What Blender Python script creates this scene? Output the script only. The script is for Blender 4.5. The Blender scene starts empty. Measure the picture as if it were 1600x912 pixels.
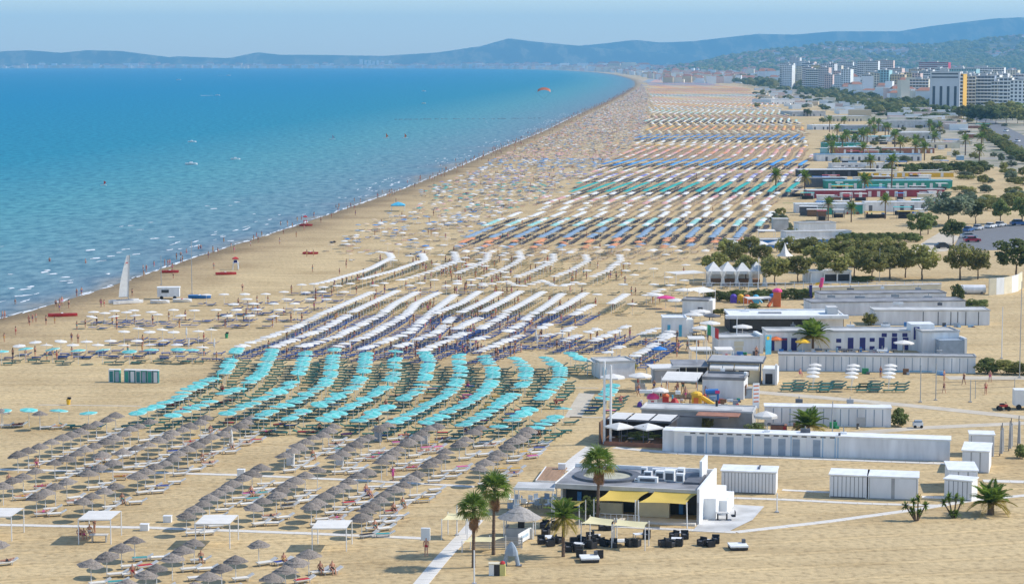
import bpy, math, random
import numpy as np
from mathutils import Vector, Matrix

random.seed(7)
rng = np.random.default_rng(7)
sc = bpy.context.scene
col = sc.collection
R = math.radians

# ------------------------------------------------------------------ camera
F, H = 3400.0, 45.0                    # focal length in photo pixels (1600 wide), camera height
PITCH = math.atan(356 / F)             # horizon at photo row 100
CP, SP = math.cos(PITCH), math.sin(PITCH)
cd = bpy.data.cameras.new('camera')
cam = bpy.data.objects.new('camera', cd)
col.objects.link(cam)
cd.sensor_width = 36.0
cd.sensor_fit = 'HORIZONTAL'
cd.lens = F / 1600 * 36.0
cd.clip_start = 1.0
cd.clip_end = 60000.0
cam.location = (0, 0, H)
cam.rotation_euler = (math.pi / 2 - PITCH, 0, 0)
sc.camera = cam

# ------------------------------------------------------------------ light
SUN_EL, SUN_AZ = 42.0, 82.0            # azimuth measured from +Y towards +X
wd = bpy.data.worlds.new('World')
sc.world = wd
wd.use_nodes = True
nt = wd.node_tree
nt.nodes.clear()
sky = nt.nodes.new('ShaderNodeTexSky')
sky.sky_type = 'NISHITA'
sky.sun_disc = False
sky.sun_elevation = R(SUN_EL)
sky.sun_rotation = R(SUN_AZ)
sky.altitude = 50
sky.air_density = 1.0
sky.dust_density = 0.25
sky.ozone_density = 3.0
bg = nt.nodes.new('ShaderNodeBackground')
bg.inputs[1].default_value = 0.15
wo = nt.nodes.new('ShaderNodeOutputWorld')
nt.links.new(sky.outputs[0], bg.inputs[0])
nt.links.new(bg.outputs[0], wo.inputs[0])
sl = bpy.data.lights.new('sun', 'SUN')
sl.energy = 3.3
sl.angle = R(0.53)
sl.color = (1.0, 0.94, 0.84)
sun = bpy.data.objects.new('sun', sl)
col.objects.link(sun)
sdir = Vector((math.sin(R(SUN_AZ)) * math.cos(R(SUN_EL)), math.cos(R(SUN_AZ)) * math.cos(R(SUN_EL)), math.sin(R(SUN_EL))))
sun.rotation_euler = sdir.to_track_quat('Z', 'Y').to_euler()
sun.location = (200, 200, 300)
vs = sc.view_settings
vs.view_transform = 'Standard'
vs.look = 'None'
vs.exposure = 0.5
vs.gamma = 1.0
vs.use_curve_mapping = False
sc.cycles.use_denoising = True
sc.cycles.max_bounces = 6
sc.cycles.volume_bounces = 0
sc.cycles.caustics_reflective = False
sc.cycles.caustics_refractive = False

# ------------------------------------------------------------------ helpers
def at(px, py, z=0.0):
    """photo pixel -> point on the horizontal plane at height z"""
    a, b = (px - 800) / F, (456 - py) / F
    d = Vector((a, CP + b * SP, -SP + b * CP))
    t = (z - H) / d.z
    return Vector((d.x * t, d.y * t, z))

def ppm(py, z=0.0):
    p = at(800, py, z)
    return F / (p.y * CP + (H - z) * SP)

def proj(x, y, z=0.0):
    dep = y * CP - (z - H) * SP
    return 800 + F * x / dep, 456 - F * (y * SP + (z - H) * CP) / dep

def mat(name, c, rough=0.8, var=0.12, scale=1.5, tint=0.0, bump=0.0, metal=0.0, spec=0.5, detail=4.0, stretch=None, trans=0.0):
    m = bpy.data.materials.new(name)
    m.use_nodes = True
    n, l = m.node_tree.nodes, m.node_tree.links
    b = n['Principled BSDF']
    b.inputs['Roughness'].default_value = rough
    b.inputs['Metallic'].default_value = metal
    b.inputs['Specular IOR Level'].default_value = spec
    tc = n.new('ShaderNodeTexCoord')
    src = tc.outputs['Object']
    if stretch:
        mp = n.new('ShaderNodeMapping')
        mp.inputs['Scale'].default_value = stretch
        l.new(src, mp.inputs[0])
        src = mp.outputs[0]
    nz = n.new('ShaderNodeTexNoise')
    nz.inputs['Scale'].default_value = scale
    nz.inputs['Detail'].default_value = detail
    l.new(src, nz.inputs['Vector'])
    mx = n.new('ShaderNodeMix')
    mx.data_type = 'RGBA'
    mx.inputs[6].default_value = [max(0, v * (1 - var)) for v in c] + [1]
    mx.inputs[7].default_value = [min(1, v * (1 + var)) for v in c] + [1]
    mr = n.new('ShaderNodeMapRange')
    mr.inputs[1].default_value = 0.3
    mr.inputs[2].default_value = 0.7
    l.new(nz.outputs[0], mr.inputs[0])
    l.new(mr.outputs[0], mx.inputs[0])
    out = mx.outputs[2]
    if tint:
        oi = n.new('ShaderNodeObjectInfo')
        hs = n.new('ShaderNodeHueSaturation')
        m2 = n.new('ShaderNodeMapRange')
        m2.inputs[3].default_value = 1 - tint
        m2.inputs[4].default_value = 1 + tint
        l.new(oi.outputs['Random'], m2.inputs[0])
        l.new(m2.outputs[0], hs.inputs['Value'])
        l.new(out, hs.inputs['Color'])
        out = hs.outputs[0]
    l.new(out, b.inputs['Base Color'])
    if trans:
        tr = n.new('ShaderNodeBsdfTranslucent')
        ms = n.new('ShaderNodeMixShader')
        ms.inputs[0].default_value = trans
        l.new(out, tr.inputs[0])
        l.new(b.outputs[0], ms.inputs[1])
        l.new(tr.outputs[0], ms.inputs[2])
        l.new(ms.outputs[0], n['Material Output'].inputs[0])
    if bump:
        bp = n.new('ShaderNodeBump')
        bp.inputs['Strength'].default_value = bump
        bp.inputs['Distance'].default_value = 0.05
        l.new(nz.outputs[0], bp.inputs['Height'])
        l.new(bp.outputs[0], b.inputs['Normal'])
    return m

class MB:
    def __init__(s):
        s.v, s.f, s.m = [], [], []
    def add(s, vs_, fs, m=0):
        b = len(s.v)
        s.v += [tuple(p) for p in vs_]
        s.f += [tuple(i + b for i in f) for f in fs]
        s.m += [m] * len(fs)
        return s
    def box(s, x0, x1, y0, y1, z0, z1, m=0):
        return s.add([(x0, y0, z0), (x1, y0, z0), (x1, y1, z0), (x0, y1, z0), (x0, y0, z1), (x1, y0, z1), (x1, y1, z1), (x0, y1, z1)],
                     [(3, 2, 1, 0), (4, 5, 6, 7), (0, 1, 5, 4), (1, 2, 6, 5), (2, 3, 7, 6), (3, 0, 4, 7)], m)
    def tube(s, p, q, r0, r1=None, n=6, m=0, cap=True):
        p, q = Vector(p), Vector(q)
        r1 = r0 if r1 is None else r1
        d = (q - p).normalized()
        u = d.cross(Vector((0, 0, 1))) if abs(d.z) < 0.95 else Vector((1, 0, 0))
        u.normalize()
        w = d.cross(u)
        vs_ = []
        for c, r in ((p, r0), (q, r1)):
            for k in range(n):
                a = 2 * math.pi * k / n
                vs_.append(c + (u * math.cos(a) + w * math.sin(a)) * r)
        fs = [(k, (k + 1) % n, n + (k + 1) % n, n + k) for k in range(n)]
        if cap:
            fs += [tuple(range(n - 1, -1, -1)), tuple(range(n, 2 * n))]
        return s.add(vs_, fs, m)
    def lathe(s, prof, n=10, m=0, c=(0, 0, 0), sx=1, sy=1):
        vs_ = []
        for r, z in prof:
            for k in range(n):
                a = 2 * math.pi * k / n
                vs_.append((c[0] + r * sx * math.cos(a), c[1] + r * sy * math.sin(a), c[2] + z))
        fs = []
        for i in range(len(prof) - 1):
            for k in range(n):
                fs.append((i * n + k, i * n + (k + 1) % n, (i + 1) * n + (k + 1) % n, (i + 1) * n + k))
        return s.add(vs_, fs, m)
    def poly(s, pts, m=0):
        return s.add(pts, [tuple(range(len(pts)))], m)
    def prism(s, pts, z0, z1, m=0):
        n = len(pts)
        return s.add([(p[0], p[1], z0) for p in pts] + [(p[0], p[1], z1) for p in pts],
                     [tuple(range(n - 1, -1, -1)), tuple(range(n, 2 * n))] + [(k, (k + 1) % n, n + (k + 1) % n, n + k) for k in range(n)], m)
    def mesh(s, name, mats, smooth=False):
        me = bpy.data.meshes.new(name)
        me.from_pydata(s.v, [], s.f)
        for x in (mats if isinstance(mats, (list, tuple)) else [mats]):
            me.materials.append(x)
        me.polygons.foreach_set('material_index', s.m)
        me.polygons.foreach_set('use_smooth', [bool(smooth)] * len(s.f))
        me.update()
        return me
    def build(s, name, mats, parent=None, loc=None, smooth=False, rz=0.0):
        return link(name, s.mesh(name, mats, smooth), parent, loc, rz)

def link(name, me, parent=None, loc=None, rz=0.0, scale=None):
    o = bpy.data.objects.new(name, me)
    col.objects.link(o)
    if parent is not None:
        o.parent = parent
    if loc is not None:
        o.location = loc
    if rz:
        o.rotation_euler = (0, 0, rz)
    if scale is not None:
        o.scale = scale if isinstance(scale, (tuple, list, Vector)) else (scale,) * 3
    return o

def tag(o, label=None, cat=None, group=None, kind=None):
    if label: o['label'] = label
    if cat: o['category'] = cat
    if group: o['group'] = group
    if kind: o['kind'] = kind
    return o

def thing(name, label, cat, loc, rz=0.0, group=None):
    return tag(link(name, None, None, loc, rz), label, cat, group)

def part(parent, name, m, *boxes, smooth=False):
    b = MB()
    for x in boxes:
        b.box(*x)
    return b.build(name, m, parent, smooth=smooth)

def frame(L, Rr):
    a, b = at(*L), at(*Rr)
    d = b - a
    return a, math.atan2(d.y, d.x), d.length

def replicate(name, tmpl, xy, rz, scale=None, mats=(), midx=None, z=0.0):
    """join many placed copies of one small shape into one mesh; midx gives each copy's slot for faces marked -1"""
    v = np.array(tmpl.v, dtype=np.float64)
    n, nv = len(xy), len(v)
    xy = np.asarray(xy, dtype=np.float64)
    rz = np.broadcast_to(np.asarray(rz, dtype=np.float64), (n,))
    s = np.ones((n, 3)) if scale is None else (np.repeat(np.asarray(scale, dtype=np.float64)[:, None], 3, 1) if np.ndim(scale) == 1 else np.asarray(scale))
    c, si = np.cos(rz), np.sin(rz)
    P = v[None] * s[:, None, :]
    X = P[..., 0] * c[:, None] - P[..., 1] * si[:, None] + xy[:, 0, None]
    Y = P[..., 0] * si[:, None] + P[..., 1] * c[:, None] + xy[:, 1, None]
    Z = P[..., 2] + (xy[:, 2, None] if xy.shape[1] > 2 else z)
    co = np.stack([X, Y, Z], -1).reshape(-1)
    lens = np.array([len(f) for f in tmpl.f])
    flat = np.concatenate([np.array(f) for f in tmpl.f])
    loops = (flat[None] + (np.arange(n) * nv)[:, None]).reshape(-1)
    nl, nf = len(flat), len(lens)
    start = (np.concatenate([[0], np.cumsum(lens)[:-1]])[None] + (np.arange(n) * nl)[:, None]).reshape(-1)
    mi = np.tile(np.array(tmpl.m), (n, 1))
    if midx is not None:
        mi = np.where(mi == -1, np.asarray(midx)[:, None], mi)
    me = bpy.data.meshes.new(name)
    me.vertices.add(n * nv)
    me.vertices.foreach_set('co', co)
    me.loops.add(n * nl)
    me.loops.foreach_set('vertex_index', loops.astype(np.int32))
    me.polygons.add(n * nf)
    me.polygons.foreach_set('loop_start', start.astype(np.int32))
    for x in mats:
        me.materials.append(x)
    me.polygons.foreach_set('material_index', np.maximum(mi, 0).reshape(-1).astype(np.int32))
    me.polygons.foreach_set('use_smooth', np.zeros(n * nf, dtype=bool))
    me.update(calc_edges=True)
    return link(name, me)

def along(pts, step, z=0.0, jit=0.0):
    """resample a polyline of photo pixels (on plane z) every step metres"""
    w = [at(x, y, z) for x, y in pts]
    out, carry = [], 0.0
    for a, b in zip(w, w[1:]):
        L = (b - a).length
        t = carry
        while t < L:
            p = a.lerp(b, t / L)
            out.append((p.x + random.uniform(-jit, jit), p.y + random.uniform(-jit, jit), math.atan2(b.y - a.y, b.x - a.x)))
            t += step
        carry = t - L
    return out

def T(ox, oy, k, *pts):
    return [(ox + x / k, oy + y / k) for x, y in pts]

# ------------------------------------------------------------------ materials
m_white = mat('white_paint', (0.77, 0.77, 0.76), 0.6, 0.10, 1.1, stretch=(1, 1, .22), detail=7)
m_cream = mat('cream_paint', (0.70, 0.63, 0.47), 0.7, 0.1, 0.6)
m_offwhite = mat('pale_grey_paint', (0.72, 0.72, 0.725), 0.7, 0.15, 0.9, stretch=(1, 1, .2), detail=7)
m_grey = mat('grey_concrete', (0.36, 0.36, 0.36), 0.85, 0.15, 0.8)
m_lgrey = mat('light_concrete', (0.52, 0.51, 0.49), 0.9, 0.2, 0.5, detail=7)
m_dgrey = mat('dark_grey', (0.11, 0.115, 0.13), 0.7, 0.2, 2)
m_roofgrey = mat('roof_felt', (0.25, 0.25, 0.26), 0.9, 0.35, 0.45, detail=7)
m_black = mat('black_wicker', (0.018, 0.018, 0.022), 0.6, 0.3, 6, tint=0.2)
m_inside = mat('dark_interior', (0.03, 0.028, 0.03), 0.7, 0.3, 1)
m_wood = mat('brown_wood', (0.22, 0.12, 0.065), 0.75, 0.25, 3, stretch=(1, 8, 1))
m_deck = mat('deck_boards', (0.36, 0.22, 0.13), 0.8, 0.2, 1, stretch=(6, .4, 1))
m_tile = mat('terracotta', (0.34, 0.15, 0.09), 0.8, 0.2, 1.2)
m_ltblue = mat('light_blue_paint', (0.30, 0.47, 0.62), 0.6, 0.12, 1)
m_slate = mat('grey_blue_door', (0.30, 0.36, 0.43), 0.6, 0.15, 1)
m_navy = mat('navy_paint', (0.02, 0.025, 0.16), 0.5, 0.2, 1)
m_blue = mat('blue_paint', (0.04, 0.20, 0.52), 0.5, 0.15, 1)
m_cyan = mat('cyan_paint', (0.08, 0.42, 0.60), 0.5, 0.15, 1)
m_yellow = mat('yellow_canvas', (0.78, 0.56, 0.12), 0.8, 0.08, 0.8, trans=.25)
m_ycream = mat('cream_canvas', (0.72, 0.63, 0.36), 0.8, 0.06, 0.8)
m_red = mat('red_paint', (0.50, 0.03, 0.03), 0.5, 0.15, 1)
m_pink = mat('pink_plastic', (0.72, 0.05, 0.22), 0.5, 0.1, 1)
m_orange = mat('orange_paint', (0.68, 0.16, 0.04), 0.5, 0.1, 1)
m_green = mat('green_paint', (0.03, 0.28, 0.12), 0.5, 0.15, 1)
m_gold = mat('yellow_plastic', (0.78, 0.46, 0.03), 0.45, 0.1, 1)
m_metal = mat('galvanised_pole', (0.40, 0.41, 0.42), 0.45, 0.1, 2, metal=0.6)
m_wpole = mat('white_pole', (0.72, 0.72, 0.72), 0.5, 0.06, 2)
m_glass = mat('window_glass', (0.03, 0.04, 0.05), 0.12, 0.2, 1)
m_rubber = mat('rubber', (0.02, 0.02, 0.02), 0.8, 0.1, 2)
m_thatch = mat('grey_thatch', (0.215, 0.182, 0.155), 0.95, 0.38, 9, tint=0.24, bump=0.6, stretch=(1, 1, .4))
m_teal = mat('teal_canvas', (0.08, 0.44, 0.41), 0.75, 0.12, 1.5, tint=0.15)
m_wcanvas = mat('white_canvas', (0.80, 0.78, 0.74), 0.8, 0.06, 1.2, tint=0.05, trans=.2)
m_lwhite = mat('lounger_white', (0.74, 0.71, 0.65), 0.7, 0.08, 2, tint=0.06)
m_lgreen = mat('lounger_green', (0.025, 0.13, 0.10), 0.65, 0.2, 2, tint=0.2)
m_lblue = mat('lounger_blue', (0.035, 0.085, 0.27), 0.65, 0.2, 2, tint=0.25)
m_lbeige = mat('lounger_beige', (0.40, 0.33, 0.16), 0.7, 0.2, 2, tint=0.15)
m_leaf = mat('olive_leaf', (0.29, 0.285, 0.085), 0.75, 0.4, 1.1, tint=0.28, detail=2, trans=.5)
m_leafd = mat('dark_leaf', (0.185, 0.22, 0.065), 0.75, 0.4, 1.1, tint=0.35, detail=2, trans=.45)
m_leafs = mat('silver_leaf', (0.20, 0.24, 0.15), 0.75, 0.35, 1.1, tint=0.15, detail=2, trans=.5)
m_bark = mat('bark', (0.14, 0.10, 0.07), 0.95, 0.3, 4, bump=0.5)
m_palm = mat('palm_green', (0.17, 0.25, 0.04), 0.5, 0.3, 2, tint=0.3, trans=.5)
m_palmy = mat('palm_yellow', (0.34, 0.27, 0.05), 0.6, 0.3, 2, tint=0.2, trans=.4)
m_palmd = mat('palm_dry', (0.24, 0.125, 0.06), 0.9, 0.3, 3, tint=0.15)
m_trunk = mat('palm_trunk', (0.15, 0.10, 0.07), 0.95, 0.3, 3, bump=0.6, stretch=(1, 1, 5))
m_skin = mat('skin', (0.46, 0.23, 0.15), 0.6, 0.1, 3, tint=0.25)
m_hair = mat('hair', (0.03, 0.018, 0.012), 0.7, 0.3, 5)
cloth_cols = [(0.02, 0.02, 0.03), (0.45, 0.03, 0.04), (0.03, 0.06, 0.28), (0.7, 0.68, 0.65), (0.6, 0.1, 0.28), (0.05, 0.3, 0.3), (0.6, 0.35, 0.05)]
m_cloth = [mat('cloth_%d' % k, c, 0.8, 0.1, 3) for k, c in enumerate(cloth_cols)]

# ------------------------------------------------------------------ the setting: shore line, ground, sea, hills, haze
SHORE_PX = [(-420, 622), (-200, 556), (-60, 514), (0, 496), (100, 468), (200, 436), (300, 402), (400, 371), (480, 345), (560, 318), (640, 290), (720, 258),
            (780, 232), (850, 204), (900, 180), (950, 158), (980, 142), (992, 131), (980, 122), (945, 115), (900, 111.2), (840, 108.9), (700, 107.4), (400, 107.1), (0, 107.0), (-700, 107.0), (-2600, 107.0)]
def catmull(P, n=8):
    out = []
    for i in range(len(P) - 1):
        p0, p1, p2, p3 = P[max(i - 1, 0)], P[i], P[i + 1], P[min(i + 2, len(P) - 1)]
        for k in range(n):
            t = k / n
            out.append(0.5 * ((2 * p1) + (-p0 + p2) * t + (2 * p0 - 5 * p1 + 4 * p2 - p3) * t * t + (-p0 + 3 * p1 - 3 * p2 + p3) * t ** 3))
    out.append(P[-1])
    return np.array(out)
SHORE = catmull(np.array([[at(x, y).x, at(x, y).y] for x, y in SHORE_PX]))

def shore_dist(x, y):
    """signed distance to the waterline, positive on land"""
    best = np.full(x.shape, 1e12)
    sgn = np.ones(x.shape)
    for a, b in zip(SHORE[:-1], SHORE[1:]):
        d = b - a
        L2 = d @ d
        t = np.clip(((x - a[0]) * d[0] + (y - a[1]) * d[1]) / L2, 0, 1)
        ex, ey = x - (a[0] + t * d[0]), y - (a[1] + t * d[1])
        q = ex * ex + ey * ey
        cr = d[0] * ey - d[1] * ex
        k = q < best
        best = np.where(k, q, best)
        sgn = np.where(k, np.where(cr < 0, 1.0, -1.0), sgn)
    return np.sqrt(best) * sgn

def fbm(x, y, f, octs=4, seed=0):
    r = np.random.default_rng(seed)
    o = np.zeros_like(x)
    amp = 1.0
    for k in range(octs):
        for j in range(3):
            a, ph = r.uniform(0, 6.28, 2)
            o += amp / 3 * np.sin((x * math.cos(a) + y * math.sin(a)) * f * (1 + .3 * j) + ph + 1.3 * np.sin((x * math.sin(a) - y * math.cos(a)) * f * .7 + ph * 2))
        f *= 2.1
        amp *= 0.5
    return o

rr = np.concatenate([np.geomspace(50, 1500, 330), np.geomspace(1500, 25600, 150)[1:]])
aa = np.radians(np.concatenate([np.linspace(-46, -16, 60), np.linspace(-16, 16, 300)[1:], np.linspace(16, 46, 60)[1:]]))
RR, AA = np.meshgrid(rr, aa, indexing='ij')
GX, GY = RR * np.sin(AA), RR * np.cos(AA)
GD = shore_dist(GX, GY)

def grid_object(name, X, Y, Z, keep, mats, fm, attr):
    nr, na = X.shape
    idx = np.arange(nr * na).reshape(nr, na)
    q = np.stack([idx[:-1, :-1], idx[:-1, 1:], idx[1:, 1:], idx[1:, :-1]], -1)[..., ::-1].reshape(-1, 4)
    kf = keep.reshape(-1)[q].any(1)
    q = q[kf]
    used = np.unique(q)
    re = np.full(nr * na, -1)
    re[used] = np.arange(len(used))
    q = re[q]
    me = bpy.data.meshes.new(name)
    me.vertices.add(len(used))
    me.vertices.foreach_set('co', np.stack([X.reshape(-1)[used], Y.reshape(-1)[used], Z.reshape(-1)[used]], -1).reshape(-1))
    me.loops.add(len(q) * 4)
    me.loops.foreach_set('vertex_index', q.reshape(-1).astype(np.int32))
    me.polygons.add(len(q))
    me.polygons.foreach_set('loop_start', np.arange(0, len(q) * 4, 4, dtype=np.int32))
    for m in mats:
        me.materials.append(m)
    if fm is not None:
        me.polygons.foreach_set('material_index', fm.reshape(-1)[used][q].min(1).astype(np.int32))
    me.polygons.foreach_set('use_smooth', np.ones(len(q), dtype=bool))
    for k, v in attr.items():
        at_ = me.attributes.new(k, 'FLOAT', 'POINT')
        at_.data.foreach_set('value', v.reshape(-1)[used].astype(np.float32))
    me.update(calc_edges=True)
    return link(name, me)

def node_mat(name):
    m = bpy.data.materials.new(name)
    m.use_nodes = True
    return m, m.node_tree.nodes, m.node_tree.links, m.node_tree.nodes['Principled BSDF']

def ramp(n, l, src, stops):
    r = n.new('ShaderNodeValToRGB')
    e = r.color_ramp.elements
    while len(e) < len(stops):
        e.new(0.5)
    for k, (p, c) in enumerate(stops):
        e[k].position = p
        e[k].color = (*c, 1)
    l.new(src, r.inputs[0])
    return r.outputs[0]

# sand: pale, wet band by the water, soft patches and tracks
m_sand, n, l, b = node_mat('sand')
b.inputs['Roughness'].default_value = 0.95
b.inputs['Specular IOR Level'].default_value = 0.15
ga = n.new('ShaderNodeAttribute'); ga.attribute_name = 'shore'
mr = n.new('ShaderNodeMapRange')
mr.inputs[1].default_value = 0.0; mr.inputs[2].default_value = 24.0
tc = n.new('ShaderNodeTexCoord')
n1 = n.new('ShaderNodeTexNoise'); n1.inputs['Scale'].default_value = 0.06; n1.inputs['Detail'].default_value = 6
n2 = n.new('ShaderNodeTexNoise'); n2.inputs['Scale'].default_value = 1.3; n2.inputs['Detail'].default_value = 6
mp = n.new('ShaderNodeMapping'); mp.inputs['Rotation'].default_value = (0, 0, R(-10)); mp.inputs['Scale'].default_value = (0.05, 0.35, 1)
n3 = n.new('ShaderNodeTexNoise'); n3.inputs['Scale'].default_value = 1.0; n3.inputs['Detail'].default_value = 3
l.new(tc.outputs['Object'], n1.inputs['Vector']); l.new(tc.outputs['Object'], n2.inputs['Vector'])
l.new(tc.outputs['Object'], mp.inputs[0]); l.new(mp.outputs[0], n3.inputs['Vector'])
ad = n.new('ShaderNodeMath'); ad.operation = 'MULTIPLY_ADD'; ad.inputs[1].default_value = 14.0
l.new(n1.outputs[0], ad.inputs[0]); l.new(ga.outputs['Fac'], ad.inputs[2])
sb = n.new('ShaderNodeMath'); sb.operation = 'SUBTRACT'; sb.inputs[1].default_value = 7.0
l.new(ad.outputs[0], sb.inputs[0]); l.new(sb.outputs[0], mr.inputs[0])
shc = ramp(n, l, mr.outputs[0], [(0.0, (0.26, 0.19, 0.11)), (0.16, (0.29, 0.213, 0.122)), (0.34, (0.40, 0.292, 0.165)), (1.0, (0.54, 0.408, 0.228))])
pat = ramp(n, l, n1.outputs[0], [(0.30, (0.84, 0.81, 0.77)), (0.52, (1, 1, 1)), (0.72, (1.08, 1.07, 1.05))])
fin = ramp(n, l, n2.outputs[0], [(0.30, (0.70, 0.68, 0.65)), (0.47, (0.98, 0.98, 0.97)), (0.72, (1.12, 1.11, 1.08))])
vo = n.new('ShaderNodeTexVoronoi'); vo.inputs['Scale'].default_value = 0.9; vo.inputs['Randomness'].default_value = 1.0
l.new(tc.outputs['Object'], vo.inputs['Vector'])
foot = ramp(n, l, vo.outputs['Distance'], [(0.0, (0.66, 0.64, 0.61)), (0.14, (0.90, 0.89, 0.88)), (0.3, (1, 1, 1))])
wv = n.new('ShaderNodeTexWave'); wv.inputs['Scale'].default_value = 0.055; wv.inputs['Distortion'].default_value = 5.0; wv.inputs['Detail'].default_value = 3; wv.inputs['Detail Scale'].default_value = 0.35
mw = n.new('ShaderNodeMapping'); mw.inputs['Rotation'].default_value = (0, 0, R(76))
l.new(tc.outputs['Object'], mw.inputs[0]); l.new(mw.outputs[0], wv.inputs['Vector'])
trac = ramp(n, l, wv.outputs['Fac'], [(0.0, (1, 1, 1)), (0.84, (1, 1, 1)), (0.90, (0.82, 0.80, 0.77)), (0.97, (1.07, 1.06, 1.04))])
trk = ramp(n, l, n3.outputs[0], [(0.35, (0.90, 0.89, 0.87)), (0.5, (1, 1, 1)), (0.68, (1.05, 1.05, 1.04))])
o = shc
for k in (pat, fin, trk, foot, trac):
    mx = n.new('ShaderNodeMix'); mx.data_type = 'RGBA'; mx.blend_type = 'MULTIPLY'; mx.inputs[0].default_value = 1.0; mx.clamp_result = False
    l.new(o, mx.inputs[6]); l.new(k, mx.inputs[7]); o = mx.outputs[2]
l.new(o, b.inputs['Base Color'])
bp = n.new('ShaderNodeBump'); bp.inputs['Strength'].default_value = 0.8; bp.inputs['Distance'].default_value = 0.16
l.new(n2.outputs[0], bp.inputs['Height']); l.new(bp.outputs[0], b.inputs['Normal'])

m_inland, n, l, b = node_mat('inland_ground')
b.inputs['Roughness'].default_value = 1.0
tc = n.new('ShaderNodeTexCoord')
n1 = n.new('ShaderNodeTexNoise'); n1.inputs['Scale'].default_value = 0.03; n1.inputs['Detail'].default_value = 8
l.new(tc.outputs['Object'], n1.inputs['Vector'])
l.new(ramp(n, l, n1.outputs[0], [(0.36, (0.10, 0.12, 0.06)), (0.44, (0.30, 0.27, 0.20)), (0.55, (0.42, 0.35, 0.23)), (0.63, (0.26, 0.25, 0.24)), (0.74, (0.12, 0.14, 0.07))]), b.inputs['Base Color'])

BEACH_W = 235.0
gz = np.clip(-0.25 + 0.06 * GD, -1.6, 0.0)
ground = grid_object('ground', GX, GY, gz, GD > -25, [m_sand, m_inland], (GD > BEACH_W + 8 * np.sin(GY / 60)).astype(int), {'shore': GD})
tag(ground, kind='structure')

# sea: sandy shallows fading to deep blue-green, rippled
m_sea, n, l, b = node_mat('sea_water')
ga = n.new('ShaderNodeAttribute'); ga.attribute_name = 'shore'
tc = n.new('ShaderNodeTexCoord')
n1 = n.new('ShaderNodeTexNoise'); n1.inputs['Scale'].default_value = 0.02; n1.inputs['Detail'].default_value = 5
mp = n.new('ShaderNodeMapping'); mp.inputs['Rotation'].default_value = (0, 0, R(-12)); mp.inputs['Scale'].default_value = (1.0, 0.45, 1)
n2 = n.new('ShaderNodeTexNoise'); n2.inputs['Scale'].default_value = 0.30; n2.inputs['Detail'].default_value = 7; n2.inputs['Roughness'].default_value = 0.62
l.new(tc.outputs['Object'], n1.inputs['Vector']); l.new(tc.outputs['Object'], mp.inputs[0]); l.new(mp.outputs[0], n2.inputs['Vector'])
mu = n.new('ShaderNodeMath'); mu.operation = 'MULTIPLY'; mu.inputs[1].default_value = -1.0
l.new(ga.outputs['Fac'], mu.inputs[0])
wob = n.new('ShaderNodeMath'); wob.operation = 'MULTIPLY_ADD'; wob.inputs[1].default_value = 30.0
sb = n.new('ShaderNodeMath'); sb.operation = 'SUBTRACT'; sb.inputs[1].default_value = 0.5
l.new(n1.outputs[0], sb.inputs[0]); l.new(sb.outputs[0], wob.inputs[0]); l.new(mu.outputs[0], wob.inputs[2])
lg = n.new('ShaderNodeMath'); lg.operation = 'LOGARITHM'; lg.inputs[1].default_value = 10.0
mxm = n.new('ShaderNodeMath'); mxm.operation = 'MAXIMUM'; mxm.inputs[1].default_value = 1.0
l.new(wob.outputs[0], mxm.inputs[0]); l.new(mxm.outputs[0], lg.inputs[0])
dv = n.new('ShaderNodeMath'); dv.operation = 'DIVIDE'; dv.inputs[1].default_value = 4.0
l.new(lg.outputs[0], dv.inputs[0])
sc_ = ramp(n, l, dv.outputs[0], [(0.0, (0.22, 0.24, 0.24)), (0.20, (0.15, 0.225, 0.275)), (0.40, (0.125, 0.255, 0.305)), (0.50, (0.085, 0.265, 0.315)), (0.585, (0.026, 0.215, 0.31)), (0.72, (0.010, 0.195, 0.335)), (1.0, (0.006, 0.175, 0.335))])
rip = ramp(n, l, n2.outputs[0], [(0.34, (0.55, 0.68, 0.76)), (0.5, (1, 1, 1)), (0.66, (1.4, 1.28, 1.2))])
mx = n.new('ShaderNodeMix'); mx.data_type = 'RGBA'; mx.blend_type = 'MULTIPLY'; mx.inputs[0].default_value = 1.0; mx.clamp_result = False
l.new(sc_, mx.inputs[6]); l.new(rip, mx.inputs[7])
bp = n.new('ShaderNodeBump'); bp.inputs['Strength'].default_value = 0.55; bp.inputs['Distance'].default_value = 0.5
l.new(n2.outputs[0], bp.inputs['Height'])
n.remove(b)
df = n.new('ShaderNodeBsdfDiffuse'); gl = n.new('ShaderNodeBsdfGlossy'); gl.inputs['Roughness'].default_value = 0.3
wm = n.new('ShaderNodeMixShader'); wm.inputs[0].default_value = 0.05          # choppy water shows mostly its own colour at this height
l.new(mx.outputs[2], df.inputs['Color']); l.new(bp.outputs[0], df.inputs['Normal']); l.new(bp.outputs[0], gl.inputs['Normal'])
l.new(df.outputs[0], wm.inputs[1]); l.new(gl.outputs[0], wm.inputs[2]); l.new(wm.outputs[0], n['Material Output'].inputs[0])
SEA_Z = -0.25
sea = grid_object('sea', GX, GY, np.full(GX.shape, SEA_Z), GD < 6, [m_sea], None, {'shore': GD})
tag(sea, kind='structure')

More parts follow.
